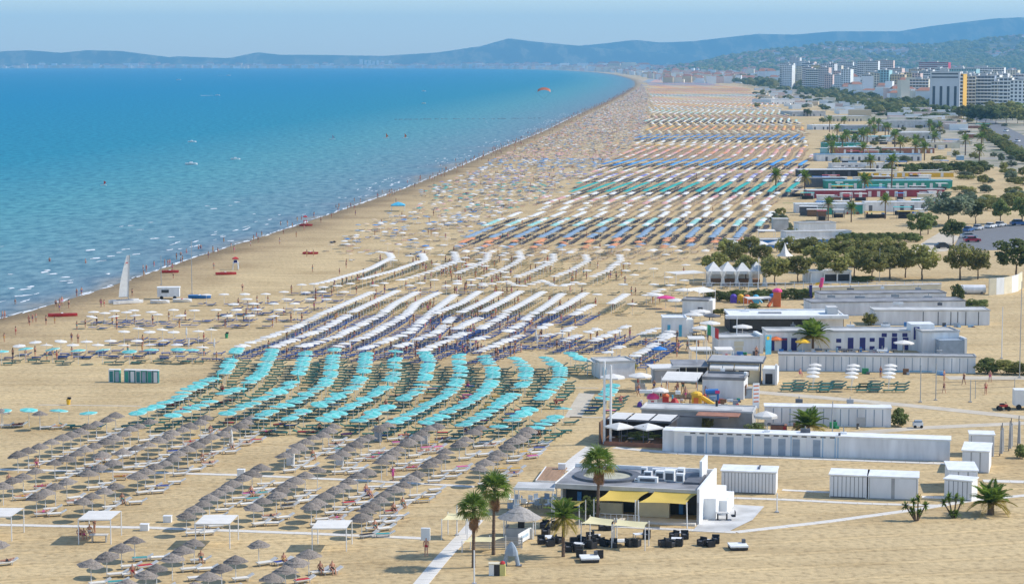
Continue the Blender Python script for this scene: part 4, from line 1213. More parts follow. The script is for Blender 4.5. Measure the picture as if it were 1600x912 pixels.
def yucca(px, py, label, stems):
    p = at(px, py)
    o = thing('yucca', label, 'plant', (p.x, p.y, 0))
    b = MB(); 
    lf = MB()
    for a, L, tilt in stems:
        tip = Vector((math.cos(a) * L * tilt, math.sin(a) * L * tilt * .6, L))
        MB().tube((math.cos(a) * .12, math.sin(a) * .12, -.05), tip, .09, .06, 6).build('stem', m_trunk, o)
        q = MB()
        for k in range(52):
            d = Vector((random.gauss(0, 1), random.gauss(0, 1), random.gauss(.35, .8))).normalized()
            s = d.cross(Vector((0, 0, 1))); s = (s.normalized() if s.length > .01 else Vector((1, 0, 0))) * .05
            ln = random.uniform(.45, .75)
            q.add([tip + s, tip + d * ln * .5 + s * 1.3, tip + d * ln - Vector((0, 0, .05)), tip + d * ln * .5 - s * 1.3, tip - s], [(0, 1, 2, 3, 4)])
        q.build('leaf_rosette', m_palm, o)
yucca(1432, 813, 'multi-stemmed yucca with leafy heads casting a shadow on sand', [(2.9, 1.5, .75), (2.2, 1.9, .3), (.6, 2.2, .08), (.3, 1.5, .6), (3.6, 1.0, .5), (5.2, .9, .5)])
yucca(1490, 808, 'yucca clump with a green tuft at its foot, between two palms', [(3.0, 1.5, .65), (2.3, 2.0, .35), (.4, 1.7, .55), (.9, 2.0, .2), (4.0, .5, .8), (5.3, .45, .8)])

# trees of the town: individual crowns nearer, a wood beyond
for px, py, h, r in [(1400, 168, 10, 7), (1418, 168, 12, 8), (1434, 167, 11, 7), (1391, 167, 9, 6), (1448, 170, 9, 6), (1512, 192, 14, 8), (1526, 193, 15, 9), (1540, 194, 13, 8), (1556, 194, 14, 9), (1572, 193, 16, 10), (1590, 193, 14, 9), (1600, 196, 12, 8), (1476, 180, 9, 6), (1490, 182, 9, 6), (1462, 178, 9, 6), (1505, 186, 10, 7), (1548, 188, 15, 8), (1582, 188, 15, 8)]:
    tree(px, py, h, r, DK if random.random() < .6 else OL, 'tall dense tree at the foot of the hotels', 'tall trees at the foot of the hotels', trunk=.25)
for k in range(120):
    px = random.uniform(1165, 1500); py = np.interp(px, [1165, 1240, 1380, 1500], [140, 158, 172, 195]) + random.gauss(0, 9)
    tree(px, max(py, 134), random.uniform(3.5, 6.5), random.uniform(2.6, 4.2), random.choice((OL, DK, SV)), 'small promenade tree along the far seafront', 'promenade trees along the far seafront', trunk=.3)
TW = MB()
rw = np.random.default_rng(3)
for k in range(46):
    d = rw.normal(size=3); d /= np.linalg.norm(d); d[2] = abs(d[2]) * .9
    p = d * np.array([1, 1, .8]) * rw.uniform(.6, 1) + np.array([0, 0, .55])
    u = np.cross(d, rw.normal(size=3)); u /= np.linalg.norm(u); w = np.cross(d, u); s = rw.uniform(.22, .4)
    TW.add([p - u * s, p - w * s, p + u * s, p + w * s], [(0, 1, 2, 3)], -1)
W, WS = [], []
while len(W) < 5200:
    d = math.exp(random.uniform(math.log(1900), math.log(15000)))
    a = random.uniform(R(1.5), R(17))
    x, y = d * math.sin(a), d * math.cos(a)
    W.append((x, y)); WS.append(random.uniform(4, 7.5) * (1 if d < 4000 else 1.9))
W = np.array(W)
dw = shore_dist(W[:, 0], W[:, 1])
keep = dw > np.where(W[:, 1] < 3500, 265, 230)
pxs = 800 + F * W[:, 0] / W[:, 1]
pys = 100 + F * H / W[:, 1]
clear = ~((pxs > 1440) & (pys > 170))
keep &= clear
W, WS = W[keep], np.array(WS)[keep]
tag(replicate('distant_woods', TW, W, rng.uniform(0, 6, len(W)), mats=[m_leafd, m_leaf], midx=rng.integers(0, 2, len(W)), scale=WS), 'dark mass of trees filling the far town and plain', 'woods', kind='stuff')

# ------------------------------------------------------------------ town
m_winb = mat('far_window_recess_shade', (0.05, 0.06, 0.08), 0.3, 0.2, .3)
CITY = {}
def cmat(c):
    if c not in CITY: CITY[c] = mat('facade_%d' % len(CITY), c, 0.85, 0.07, 0.05)
    return CITY[c]
WH, CR, YE, PK, TL, TN, RD, OC, GY, BL = (.84, .84, .82), (.80, .72, .56), (.80, .62, .30), (.78, .58, .50), (.36, .58, .60), (.66, .52, .34), (.52, .08, .14), (.74, .44, .08), (.66, .66, .66), (.34, .40, .50)
def hotel(px0, px1, ytop, ybase, c, style, label, dep=16.0):
    a, rz, L = frame((px0, ybase), (px1, ybase))
    h = (ybase - ytop) / ppm(ybase)
    o = thing('hotel', label, 'building', (a.x, a.y, 0), rz + R(-random.uniform(16, 30)))
    L *= 1.12
    m = cmat(c)
    fl = 3.2
    nf = max(2, int(h / fl))
    fl = h / nf
    part(o, 'wall', m, (0, L, 0, dep, 0, h))
    part(o, 'roof', m_lgrey, (-.3, L + .3, -.3, dep + .3, h, h + .35), (L * .3, L * .6, dep * .3, dep * .7, h + .35, h + 2.6))
    nb = max(2, round(L / 3.6))
    wb = L / nb
    win = MB()
    if style == 'tall':
        for k in range(4):
            x = L * (.14 + .24 * k)
            win.box(x - L * .045, x + L * .045, -.08, .05, h * .05, h * .62)
        for f in (nf - 1, nf - 2):
            win.box(L * .06, L * .94, -.08, .05, f * fl + .8, f * fl + 2.2)
    else:
        for f in range(nf):
            for k in range(nb):
                x = (k + .5) * wb
                hw = wb * (.40 if style == 'balc' else .27)  # wider on balcony fronts, so the dark boxes also paint the recess shade
                win.box(x - hw, x + hw, -.06, .05, f * fl + (.1 if style == 'balc' else .8), f * fl + fl * .82)
            for k in range(max(1, int(dep / 4))):
                y = (k + .5) * 4
                win.box(-.06, .05, y - .8, y + .8, f * fl + .9, f * fl + 2.4)
    tag(win.build('windows', m_winb, o), kind='stuff')
    if style == 'balc':
        for f in range(1, nf):
            part(o, 'balcony', cmat(WH) if c != WH else m, (.2, L - .2, -1.5, -.07, f * fl - .15, f * fl + .02), (.2, L - .2, -1.5, -1.42, f * fl + .02, f * fl + 1.0))
    return o
hotel(1577, 1606, 126, 176, WH, 'grid', 'tall plain white hotel block with many small windows')
hotel(1560, 1578, 122, 173, WH, 'balc', 'white hotel with balconies beside the plain white block')
hotel(1548, 1561, 128, 172, CR, 'balc', 'narrow cream hotel with stepped balconies')
hotel(1521, 1549, 119, 170, BL, 'balc', 'dark blue-grey hotel with deep pale balconies')
hotel(1502, 1521, 120, 170, CR, 'balc', 'cream hotel with brown balconies beside the ochre tower')
hotel(1492, 1503, 116, 171, OC, 'balc', 'slender ochre stair tower between hotels')
hotel(1452, 1493, 113, 171, GY, 'tall', 'grey hotel with four tall dark window slots')
hotel(1470, 1520, 108, 150, TL, 'grid', 'blue-grey hotel behind the four-slot block')
hotel(1420, 1447, 124, 160, CR, 'balc', 'pinkish-cream hotel behind the trees with wide balconies')
hotel(1435, 1477, 98, 138, RD, 'balc', 'crimson hotel with terraced upper floors')
hotel(1408, 1450, 114, 148, YE, 'grid', 'pale yellow hotel behind the trees')
hotel(1385, 1410, 117, 152, TN, 'grid', 'tan hotel block beside the teal one')
hotel(1371, 1387, 110, 152, TL, 'grid', 'narrow teal hotel block')
hotel(1361, 1372, 115, 152, CR, 'grid', 'cream sliver of a hotel beside the teal one')
hotel(1346, 1360, 117, 150, CR, 'balc', 'short cream hotel in front of the banded white one')
hotel(1339, 1368, 96, 142, WH, 'balc', 'white hotel with strong horizontal balcony bands')
hotel(1366, 1392, 95, 138, PK, 'balc', 'pink hotel with balconies beyond the banded white one')
hotel(1317, 1341, 112, 141, WH, 'balc', 'low white and blue hotel among trees')
hotel(1302, 1318, 111, 141, PK, 'grid', 'small pinkish hotel among trees')
hotel(1288, 1300, 117, 143, PK, 'grid', 'peach block in front of a grey-cream hotel')
hotel(1281, 1311, 103, 139, CR, 'balc', 'grey-cream hotel with small balconies')
hotel(1267, 1283, 102, 139, YE, 'grid', 'yellowish hotel beside the dark red block')
hotel(1253, 1268, 99, 138, BL, 'balc', 'blue and dark red hotel block')
hotel(1244, 1254, 104, 138, CR, 'grid', 'small cream hotel at the head of the row')
hotel(1500, 1560, 106, 148, WH, 'balc', 'long pale hotel roofline behind the front row')
for k in range(105):
    px = 1215 + 385 * (k + random.random()) / 105
    yb = np.interp(px, [1225, 1400, 1600], [134, 146, 154]) + random.uniform(-6, 5)
    w = random.uniform(9, 24)
    c, cn = random.choice([(WH, 'white'), (WH, 'white'), (CR, 'cream'), (PK, 'pink'), (YE, 'yellowish'), (GY, 'grey'), (TN, 'tan')])
    st_ = random.choice(('balc', 'grid'))
    o = hotel(px, px + w, yb - random.uniform(18, 40), yb, c, st_, '%s %s hotel block behind the seafront row' % (cn, 'balconied' if st_ == 'balc' else 'plain'))
    o['group'] = 'hotel blocks behind the seafront row'
# the rest of the town as a mass
BX = MB().box(-.5, .5, -.5, .5, 0, 1, -1)
BX.add([(-.47, -.47, 1.003), (.47, -.47, 1.003), (.47, .47, 1.003), (-.47, .47, 1.003)], [(0, 1, 2, 3)], 5)
BR = MB().box(-.5, .5, -.5, .5, 0, 1, -1)
BR.add([(-.54, -.54, 1.0), (.54, -.54, 1.0), (.54, .54, 1.0), (-.54, .54, 1.0), (-.3, 0, 1.2), (.3, 0, 1.2)], [(0, 1, 5, 4), (1, 2, 5), (2, 3, 4, 5), (3, 0, 4)], 4)
P = []
for k in range(3200):
    d = math.exp(random.uniform(math.log(2300), math.log(20500)))
    if d < 9000:
        a = R(random.uniform(2.5, 17))
    else:
        a = R(random.uniform(-13.5, 16))
    P.append((d * math.sin(a), d * math.cos(a)))
P = np.array(P)
# and a band of white resort buildings along the far shore
sF = float(cum[np.argmin(np.abs(SHORE[:, 1] - 5000))]) + (rng.random(2600) ** 1.2) * 26000
xs, ys, _ = shore_at(np.minimum(sF, cum[-1] - 1), rng.uniform(70, 620, len(sF)))
P2 = np.stack([xs, ys], -1)
ok = shore_dist(P[:, 0], P[:, 1]) > np.where(P[:, 1] < 4500, 330, 260)
P = P[ok]
sG = float(cum[np.argmin(np.abs(SHORE[:, 0] - 0) + 1e6 * (SHORE[:, 1] < 15000))]) + rng.random(1500) * 6500
xg, yg, _ = shore_at(np.minimum(sG, cum[-1] - 1), rng.uniform(40, 480, len(sG)))
P2 = np.concatenate([P2, np.stack([xg, yg], -1)])
P = np.concatenate([P, P2[(P2[:, 1] > 4500)]])
dist = np.hypot(P[:, 0], P[:, 1])
n_ = len(P)
hh = rng.uniform(7, 18, n_) * np.where(rng.random(n_) < .1, 1.6, 1) * np.where(dist > 12000, 1.9, 1)
wdt = rng.uniform(9, 26, n_) * np.where(dist > 12000, 3.0, 1)
SC = np.stack([wdt, rng.uniform(9, 20, n_), hh], -1)
mi = rng.choice([0, 0, 0, 1, 1, 2, 3], n_)
tm = [cmat(WH), cmat(CR), cmat(PK), cmat(TN), m_tile, m_lgrey]
rf_ = rng.random(n_) < .4
for tmpl, sel, nm, lab in ((BX, ~rf_, 'distant_town', 'hazy mass of pale flat-roofed buildings along the bay'), (BR, rf_, 'distant_red_roofs', 'hazy scatter of red-roofed houses along the bay')):
    tag(replicate(nm, tmpl, P[sel], rng.uniform(-.3, .3, int(sel.sum())), SC[sel], tm, mi[sel]), lab, 'town', kind='stuff')
from mathutils.bvhtree import BVHTree
bvh = BVHTree.FromPolygons(HILL[0], HILL[1])
def on_hill(k, clump):
    out = []
    cs = [(random.uniform(1080, 1640), random.uniform(9400, 13500)) for _ in range(clump)]
    while len(out) < k:
        cx_, cy_ = random.choice(cs)
        y = cy_ + random.gauss(0, 260); x = (cx_ + random.gauss(0, 26) - 800) / F * y
        h_ = bvh.ray_cast(Vector((x, y, 900)), Vector((0, 0, -1)))
        if h_[0] is not None: out.append((x, y, h_[0].z - 1))
    return np.array(out)
HW = on_hill(2600, 60); HH = on_hill(800, 34)
tag(replicate('hillside_woods', TW, HW, rng.uniform(0, 6, len(HW)), mats=[m_leafd, m_leaf], midx=rng.integers(0, 2, len(HW)), scale=rng.uniform(9, 20, len(HW))), 'dark woods and tree lines on the green hill', 'woods', kind='stuff')
tag(replicate('hillside_houses', BR, HH, rng.uniform(-.4, .4, len(HH)), np.stack([rng.uniform(14, 34, len(HH)), rng.uniform(12, 20, len(HH)), rng.uniform(8, 16, len(HH))], -1), tm, rng.choice([0, 0, 1, 2, 3], len(HH))), 'pale houses scattered over the green hill', 'houses', kind='stuff')
# small villas and kiosks among the seafront trees
V = np.array([[*at(px, py)[:2]] for px, py in [(random.uniform(1185, 1500), 0) for _ in range(130)] for py in [np.interp(px, [1165, 1240, 1380, 1500], [141, 159, 174, 192]) + random.uniform(-9, 12)]])
tag(replicate('seafront_kiosks', BX, V, rng.uniform(-.3, .3, len(V)), np.stack([rng.uniform(6, 20, len(V)), rng.uniform(5, 12, len(V)), rng.uniform(3, 6, len(V))], -1), tm, rng.choice([0, 0, 1, 2, 3], len(V))), 'low pale kiosks scattered among the far seafront trees', 'buildings', kind='stuff')
for k, (px, w, h) in enumerate([(564, 5, 14), (571, 3, 12), (577, 3, 12), (584, 3, 11), (590, 3, 12), (598, 4, 12), (609, 4, 12)]):
    a = at(px, 106.9); hgt = h / ppm(106.9)
    o = thing('tower_block', 'white seaside tower block on the far shore', 'building', (a.x, a.y, 0), 0, 'white tower blocks on the far shore')
    ww = w / ppm(106.9)
    part(o, 'wall', cmat(WH), (-ww / 2, ww / 2, 0, 25, 0, hgt)); part(o, 'roof', m_lgrey, (-ww / 2, ww / 2, 0, 25, hgt, hgt + 2))

# ------------------------------------------------------------------ beach buildings
def low_hall(L, Rr, dep, h, wm, rm, label, name='beach_pavilion', cat='building', group=None, doors=0, dm=None, dw=.9, dh=2.0, parapet=.18, windows=()):
    a, rz, Ln = frame(L, Rr)
    o = thing(name, label, cat, (a.x, a.y, 0), rz, group)
    w = part(o, 'wall', wm, (0, Ln, 0, dep, 0, h))
    rf = MB().box(-.12, Ln + .12, -.12, dep + .12, h, h + .1)
    if parapet:
        rf.box(-.12, Ln + .12, -.12, .06, h + .1, h + .1 + parapet); rf.box(-.12, Ln + .12, dep - .06, dep + .12, h + .1, h + .1 + parapet)
        rf.box(-.12, .06, .06, dep - .06, h + .1, h + .1 + parapet); rf.box(Ln - .06, Ln + .12, .06, dep - .06, h + .1, h + .1 + parapet)
    rf.build('roof', rm, o)
    if doors:
        me = MB().box(-dw / 2, dw / 2, -.035, .05, .05, dh).mesh('door', dm)
        for k in range(doors):
            link('door', me, o, ((k + .5) * Ln / doors, 0, 0))
    if windows:
        me = MB().box(-.5, .5, -.03, .05, 0, 1).mesh('window', windows[0])
        for x, z, ww, hh_ in windows[1]:
            link('window', me, o, (x * Ln, 0, z), scale=(ww, 1, hh_))
    return o, Ln
def posts(o, pts, r, m, name='post'):
    for a, b in pts:
        MB().tube(a, b, r, r, 6).build(name, m, o)
def sail(o, name, c, m, sag=.25, n=8):
    """a stretched canvas between four corners, dipping in the middle"""
    a, b, d, e = [Vector(p) for p in c]
    mb = MB()
    V = []
    for i in range(n + 1):
        for j in range(n + 1):
            u, v = i / n, j / n
            p = a.lerp(b, u).lerp(e.lerp(d, u), v)
            cen = a.lerp(b, .5).lerp(e.lerp(d, .5), .5)
            pull = .16 * (math.sin(math.pi * u) * (1 - math.sin(math.pi * v)) + math.sin(math.pi * v) * (1 - math.sin(math.pi * u)))
            p = p.lerp(cen, pull * .7)
            p.z -= sag * math.sin(math.pi * u) * math.sin(math.pi * v)
            V.append(p)
    fs = [(i * (n + 1) + j, (i + 1) * (n + 1) + j, (i + 1) * (n + 1) + j + 1, i * (n + 1) + j + 1) for i in range(n) for j in range(n)]
    return mb.add(V, fs).build(name, m, o, smooth=True)

# -- the bar with the ring on its roof
a, rz, L = frame((872, 803), (1092, 814))
bar = thing('beach_bar', 'low grey-roofed beach bar with a dark ring on its flat roof', 'building', (a.x, a.y, 0), rz)
bh = 3.0
part(bar, 'wall', m_offwhite, (0, L, 9.4, 9.6, 0, bh), (0, .2, 1.2, 9.4, 0, bh), (L * .52, L * .54, 2.4, 9.4, 0, bh))
part(bar, 'counter', m_cream, (L * .55, L * .78, .9, 1.5, 0, 1.5), (L * .20, L * .44, 1.6, 2.1, 0, 1.1))
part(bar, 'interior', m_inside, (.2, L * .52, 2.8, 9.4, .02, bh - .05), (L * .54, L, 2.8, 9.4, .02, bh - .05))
part(bar, 'fascia', m_lgrey, (-.3, L + .02, -.02, .25, bh - .35, bh + .12))
rf = part(bar, 'roof', m_roofgrey, (-.3, L, .25, 9.8, bh - .05, bh + .08))
part(rf, 'coping', m_white, (-.3, L, 9.62, 9.86, bh + .08, bh + .45), (-.36, -.3, 0, 9.8, bh - .3, bh + .2))
ring = MB()
cx, cy = L * .285, 5.0
ring.lathe([(2.55, bh + .09), (2.55, bh + .32), (3.45, bh + .32), (3.45, bh + .09)], 40, 0, (cx, cy, 0))
ring.build('roof_ring', m_dgrey, bar)
MB().lathe([(0.01, bh + .14), (2.52, bh + .12)], 40, 0, (cx, cy, 0)).build('ring_centre', mat('pale_gravel', (.42, .40, .30), .95, .2, 1.5), bar)
for x, y, w, d, h in [(.60, 3.2, 2.0, .7, .55), (.66, 5.5, .9, .9, .8), (.56, 6.5, .8, .6, .5), (.74, 4.6, 1.0, .8, 1.05), (.72, 7.2, 1.4, .8, .7), (.62, 7.6, 1.2, .5, .6), (.80, 6.4, .7, .9, 1.0), (.52, 3.2, .4, .4, .3), (.82, 4.0, .8, .6, .9), (.52, 7.4, .6, .5, .7)]:
    u = part(bar, 'roof_unit', m_white, (x * L - w / 2, x * L + w / 2, y - d / 2, y + d / 2, bh + .08, bh + .08 + h))
    part(u, 'vent', m_dgrey, (x * L - w * .38, x * L + w * .38, y - d / 2 - .03, y - d / 2 + .01, bh + .2, bh + .05 + h * .8))
part(bar, 'dark_roof_tank', m_dgrey, (L * .86, L * .97, 3.0, 7.4, bh + .08, bh + .3))
# white end wing with stepped parapet
part(bar, 'wing_wall', m_white, (L + .03, L + .28, -1.6, 9.9, 0, bh + .55), (L + .28, L + 1.5, 1.2, 8.5, 0, 2.1), (L + 1.5, L + 2.3, 3.4, 8.5, 0, 1.5), (L - .9, L - .65, 6.0, 9.8, bh + .08, bh + 1.9))
part(bar, 'wing_door', m_grey, (L + .06, L + .24, -1.66, -1.61, .1, 2.2))
part(bar, 'front_step', m_path, (L * .30, L, -2.4, -.3, 0, .22))
sail(bar, 'yellow_sail', [(L * .37, .2, bh - .25), (L * .66, .2, bh - .2), (L * .60, -3.6, 2.35), (L * .31, -3.6, 2.3)], m_yellow, .28)
sail(bar, 'yellow_sail', [(L * .69, .2, bh - .15), (L * .995, .2, bh - .2), (L * .95, -3.6, 2.4), (L * .62, -3.6, 2.35)], m_yellow, .28)
posts(bar, [((L * .60, -3.7, 0), (L * .60, -3.7, 2.6)), ((L * .96, -3.7, 0), (L * .955, -3.7, 2.6)), ((L * .31, -3.7, 0), (L * .31, -3.7, 2.5)), ((L * .625, -3.75, 0), (L * .62, -3.75, 2.6))], .06, m_wpole)
part(bar, 'back_shelf', m_blue, (L * .36, L * .50, 2.6, 2.78, 1.2, 1.9), (L * .83, L * .86, 2.5, 2.78, .1, 2.2), (L * .10, L * .13, 2.5, 2.78, .2, 1.9))
part(bar, 'railing', m_wpole, (L * .30, L * .62, -3.2, -3.15, .95, 1.0), *[(L * (.30 + .04 * k), L * (.30 + .04 * k) + .05, -3.2, -3.15, 0, .95) for k in range(9)])

# -- shade sails in front
def shade(pts_px, zs, m, label, name='shade_sail', sag=.12):
    c = [at(px, py, z) for (px, py), z in zip(pts_px, zs)]
    o0 = c[0]
    o = thing(name, label, 'shade sail', (o0.x, o0.y, 0))
    loc = [(p.x - o0.x, p.y - o0.y, p.z) for p in c]
    sail(o, 'canvas', loc, m, sag)
    posts(o, [((x, y, 0), (x, y, z + .12)) for x, y, z in loc], .045, m_wpole)
    return o
shade([(922, 806), (960, 811), (956, 821), (908, 817)], (2.3, 2.3, 2.1, 2.1), m_ycream, 'cream shade sail in front of the tall fan palm')
shade([(964, 811), (1014, 815), (1008, 825), (958, 820)], (2.3, 2.3, 2.1, 2.1), m_ycream, 'cream shade sail in front of the yellow ones')
shade([(700, 801), (728, 801), (730, 812), (690, 812)], (2.1, 2.1, 1.9, 1.9), m_ycream, 'small pale yellow sail left of the fan palms')
shade([(862, 780), (915, 782), (905, 790), (866, 790)], (2.4, 2.4, 2.2, 2.2), m_yellow, 'narrow yellow sail beside the bar counter')
shade([(735, 838), (790, 838), (770, 846), (722, 846)], (1.2, 1.2, 1.0, 1.0), m_ycream, 'low pale sail behind the paired fan palms')

# -- pergola left of the bar, wooden deck, kiosk
p0 = at(803, 803)
pg = thing('pergola', 'white flat-topped pergola left of the bar', 'pergola', (p0.x, p0.y, 0), R(-8))
part(pg, 'canopy', m_lgrey, (0, 4.0, 0, 3.2, 2.6, 2.72))
part(pg, 'beam', m_white, (-.06, 4.06, -.08, -.01, 2.5, 2.76), (4.01, 4.08, 0, 3.2, 2.5, 2.76))
posts(pg, [((.05, .05, 0), (.05, .05, 2.6)), ((3.95, .05, 0), (3.95, .05, 2.6)), ((.05, 3.1, 0), (.05, 3.1, 2.6)), ((3.95, 3.1, 0), (3.95, 3.1, 2.6))], .05, m_white)
a, rz, L2 = frame((838, 757), (872, 758))
dk = thing('wooden_deck', 'brown boarded deck roof beside the ring-roofed bar', 'deck', (a.x, a.y, 0), rz)
for k in range(14):
    part(dk, 'plank', m_deck, (k * L2 / 14 + .015, (k + 1) * L2 / 14 - .015, 0, 8.0, .42, .5))
part(dk, 'edge', m_white, (-.1, 0, -.1, 8.0, 0, .55), (0, L2, -.1, -.02, 0, .5))
p0 = at(812, 838)
ks = thing('kiosk', 'small open kiosk with a sloping grey thatched roof', 'kiosk', (p0.x, p0.y, 0), R(-6))
posts(ks, [((x, y, 0), (x, y, 1.9)) for x in (-1.4, 1.4) for y in (-1, 1)], .06, m_wpole)
MB().lathe([(.05, 3.0), (1.0, 2.5), (1.05, 2.42), (1.9, 1.85), (1.7, 1.8)], 10, 0, sx=1.15).build('roof', mat('pale_thatch', (.36, .33, .30), .95, .25, 5, bump=.4), ks)
part(ks, 'counter', m_lgrey, (-1.3, 1.3, -1.0, -.7, 0, 1.0), (-1.3, -1.1, -.7, 1, 0, 1.0))
part(ks, 'fridge', m_black, (-.2, .4, .2, .8, 0, 1.6))
p0 = at(760, 856)
bd = thing('low_fence', 'grey slatted low fence behind the fan palms', 'fence', (p0.x - 1.2, p0.y, 0), R(-4))
for k in range(7):
    part(bd, 'slat', m_grey, (0, 4.6, -.02, .02, .1 + k * .15, .2 + k * .15))
posts(bd, [((x, .05, 0), (x, .05, 1.25)) for x in (0.05, 1.5, 3.0, 4.5)], .04, m_wpole)
a, rz, L2 = frame((810, 853), (830, 841))
sg = thing('signboard', 'white slanted board with faint blue lettering beside the kiosk', 'sign', (a.x, a.y, 0), rz)
part(sg, 'board', m_white, (0, L2, 0, .06, .15, 1.15))
part(sg, 'lettering', m_ltblue, *[(L2 * (.15 + .11 * k), L2 * (.15 + .11 * k) + L2 * .07, -.01, -.002, .5, .75) for k in range(6)])
posts(sg, [((.1, .1, 0), (.1, .1, 1.1)), ((L2 - .1, .1, 0), (L2 - .1, .1, 1.1))], .03, m_metal)
p0 = at(799, 883)
st = thing('arched_stand', 'blue-grey arched two-legged stand on the sand', 'stand', (p0.x, p0.y, 0), R(-5))
for s in (-1, 1):
    MB().tube((s * .62, 0, 0), (s * .42, 0, 1.0), .2, .19, 8).build('leg', m_slate, st)
MB().lathe([(.62, .95), (.58, 1.3), (.42, 1.7), (.22, 2.0), (.12, 2.15), (.02, 2.2)], 10, 0, sy=.55).build('hood', m_slate, st)
part(st, 'base', m_dgrey, (-.95, -.4, -.3, .3, 0, .08), (.4, .95, -.3, .3, 0, .08))
p0 = at(777, 899)
bn = thing('waste_station', 'waste station with dark, white and yellow bins and a red lid', 'bins', (p0.x, p0.y, 0), R(-4))
part(bn, 'bin', m_white, (-.75, -.3, 0, .6, 0, 1.0)); part(bn, 'bin', m_inside, (-.28, .2, 0, .6, 0, 1.0)); part(bn, 'bin', mat('pale_yellow', (.6, .55, .2), .6), (.22, .7, 0, .6, 0, 1.0))
part(bn, 'roof', m_cream, (-.8, .2, -.05, .65, 1.02, 1.1)); MB().lathe([(.02, 1.3), (.2, 1.22), (.24, 1.05), (.1, 1.0)], 8, 0, (.45, .3, 0)).build('lid', m_red, bn)
for px, py, h, label in [(741, 912, 3.0, 'short white post in front of the skirted fan palm'), (944, 694, 10.0, 'thick white lamp pole beside the shaded bar'), (954, 694, 9.5, 'slim pole with wires beside the thick white lamp pole'), (1300, 706, 6.0, 'thin grey pole behind the blue-door cabins'),
                         (1214, 800, 2.0, 'short white post by the walkway junction'), (300, 459, 10.5, 'slim mast on the sand near the caravan'), (252, 445, 6.0, 'short mast beside the caravan'), (1565, 560, 8.0, 'pale concrete lamp post in the field'), (1593, 590, 14.0, 'tall grey pole at the field edge'),
                         (1088, 590, 5.5, 'white pole before the dark-roofed bar'), (1151, 548, 5.5, 'white pole beside the grey hut with a window'), (1185, 452, 6.5, 'thin white pole along the park fence'), (1374, 440, 7.0, 'thin lamp pole in the park'), (1438, 628, 5.0, 'grey pole by the sandy track'), (1462, 625, 5.0, 'slim pole at volleyball court'), (1516, 628, 3.0, 'short volleyball net pole'), (714, 836, 3.0, 'thin white pole holding the small pale sail')]:
    p = at(px, py)
    o = thing('pole', label, 'pole', (p.x, p.y, 0))
    thick = .16 if 'thick' in label else .07
    MB().tube((0, 0, 0), (0, 0, h), thick, thick * .8, 8).build('shaft', m_wpole if 'white' in label or 'pale' in label else m_metal, o)
    part(o, 'footing', m_grey, (-.2, .2, -.2, .2, 0, .12))
# signboard on post by the lower walkway
p0 = at(665, 860)
o = thing('signboard', 'white box signboard on a post at the walkway end', 'sign', (p0.x, p0.y, 0), R(-4))
part(o, 'box', m_white, (-.42, .42, -.1, .25, 1.0, 2.15)); posts(o, [((0, .1, 0), (0, .1, 1.0))], .05, m_metal)

# -- chairs and tables
ch_seat = MB().box(-.36, .36, -.36, .36, .05, .42).mesh('seat', m_black)
ch_back = MB().box(-.36, .36, .24, .36, .42, .80).mesh('backrest', m_black)
ch_arm = MB().box(-.06, .06, -.36, .24, .42, .62).mesh('arm', m_black)
cush = MB().box(-.27, .27, -.34, .22, .425, .47).mesh('cushion', m_dgrey)
for x, y in T(700, 720, 5.067, (845, 540), (740, 655), (810, 672), (865, 650), (775, 585), (765, 530), (995, 660), (1060, 650), (1025, 718), (955, 712), (1125, 615), (1175, 650), (1110, 685), (1140, 690), (1240, 672), (1310, 680), (1440, 675), (1490, 675), (1055, 760), (1195, 765), (1220, 545), (1270, 545)) + T(900, 640, 3.354, (370, 675), (455, 715), (495, 718), (540, 712), (515, 675), (570, 675), (660, 710), (705, 716), (732, 698)):
    p = at(x, y)
    o = thing('lounge_chair', 'black wicker tub chair on sand before the bar', 'chair', (p.x, p.y, 0), random.uniform(-3.1, 3.1), 'black tub chairs on the sand')
    link('seat', ch_seat, o); link('backrest', ch_back, o); link('arm', ch_arm, o, (-.30, 0, 0)); link('arm', ch_arm, o, (.30, 0, 0)); link('cushion', cush, o)
tb_top = MB().box(-.55, .55, -.4, .4, .40, .46).mesh('table_top', m_white)
tb_leg = MB().box(-.03, .03, -.03, .03, 0, .40).mesh('leg', m_metal)
for x, y in T(700, 720, 5.067, (790, 628), (830, 640), (1040, 685), (1160, 618), (1370, 668)) + T(900, 640, 3.354, (332, 672), (530, 695), (545, 664), (690, 705), (235, 705)):
    p = at(x, y)
    o = thing('low_table', 'low white table between black tub chairs', 'table', (p.x, p.y, 0), random.uniform(-.4, .4), 'low white tables on the sand')
    link('table_top', tb_top, o)
    for sx in (-.5, .5):
        for sy in (-.35, .35): link('leg', tb_leg, o, (sx, sy, 0))
for x, y, lab in [(921, 876, 'white cushioned daybed at the edge of the black chairs'), (1153, 857, 'white cushioned daybed alone on the open sand')]:
    p = at(x, y)
    o = thing('daybed', lab, 'daybed', (p.x, p.y, 0), R(5))
    part(o, 'base', m_inside, (-.8, .8, -.8, .8, .05, .3)); part(o, 'mattress', m_white, (-.85, .85, -.85, .85, .3, .45)); part(o, 'headrest', m_dgrey, (.5, .8, .4, .82, .45, .8))
p = at(1130, 812)
o = thing('terrace_table', 'dark table with chairs on the concrete terrace', 'table', (p.x, p.y, 0.05))
part(o, 'top', m_lgrey, (-.7, .5, -.4, .4, .68, .74)); part(o, 'leg', m_black, (-.6, -.5, -.3, .3, 0, .68), (.3, .4, -.3, .3, 0, .68)); part(o, 'bench', m_black, (.8, 1.2, -.4, .4, .35, .45), (1.15, 1.2, -.4, .4, .45, .9))

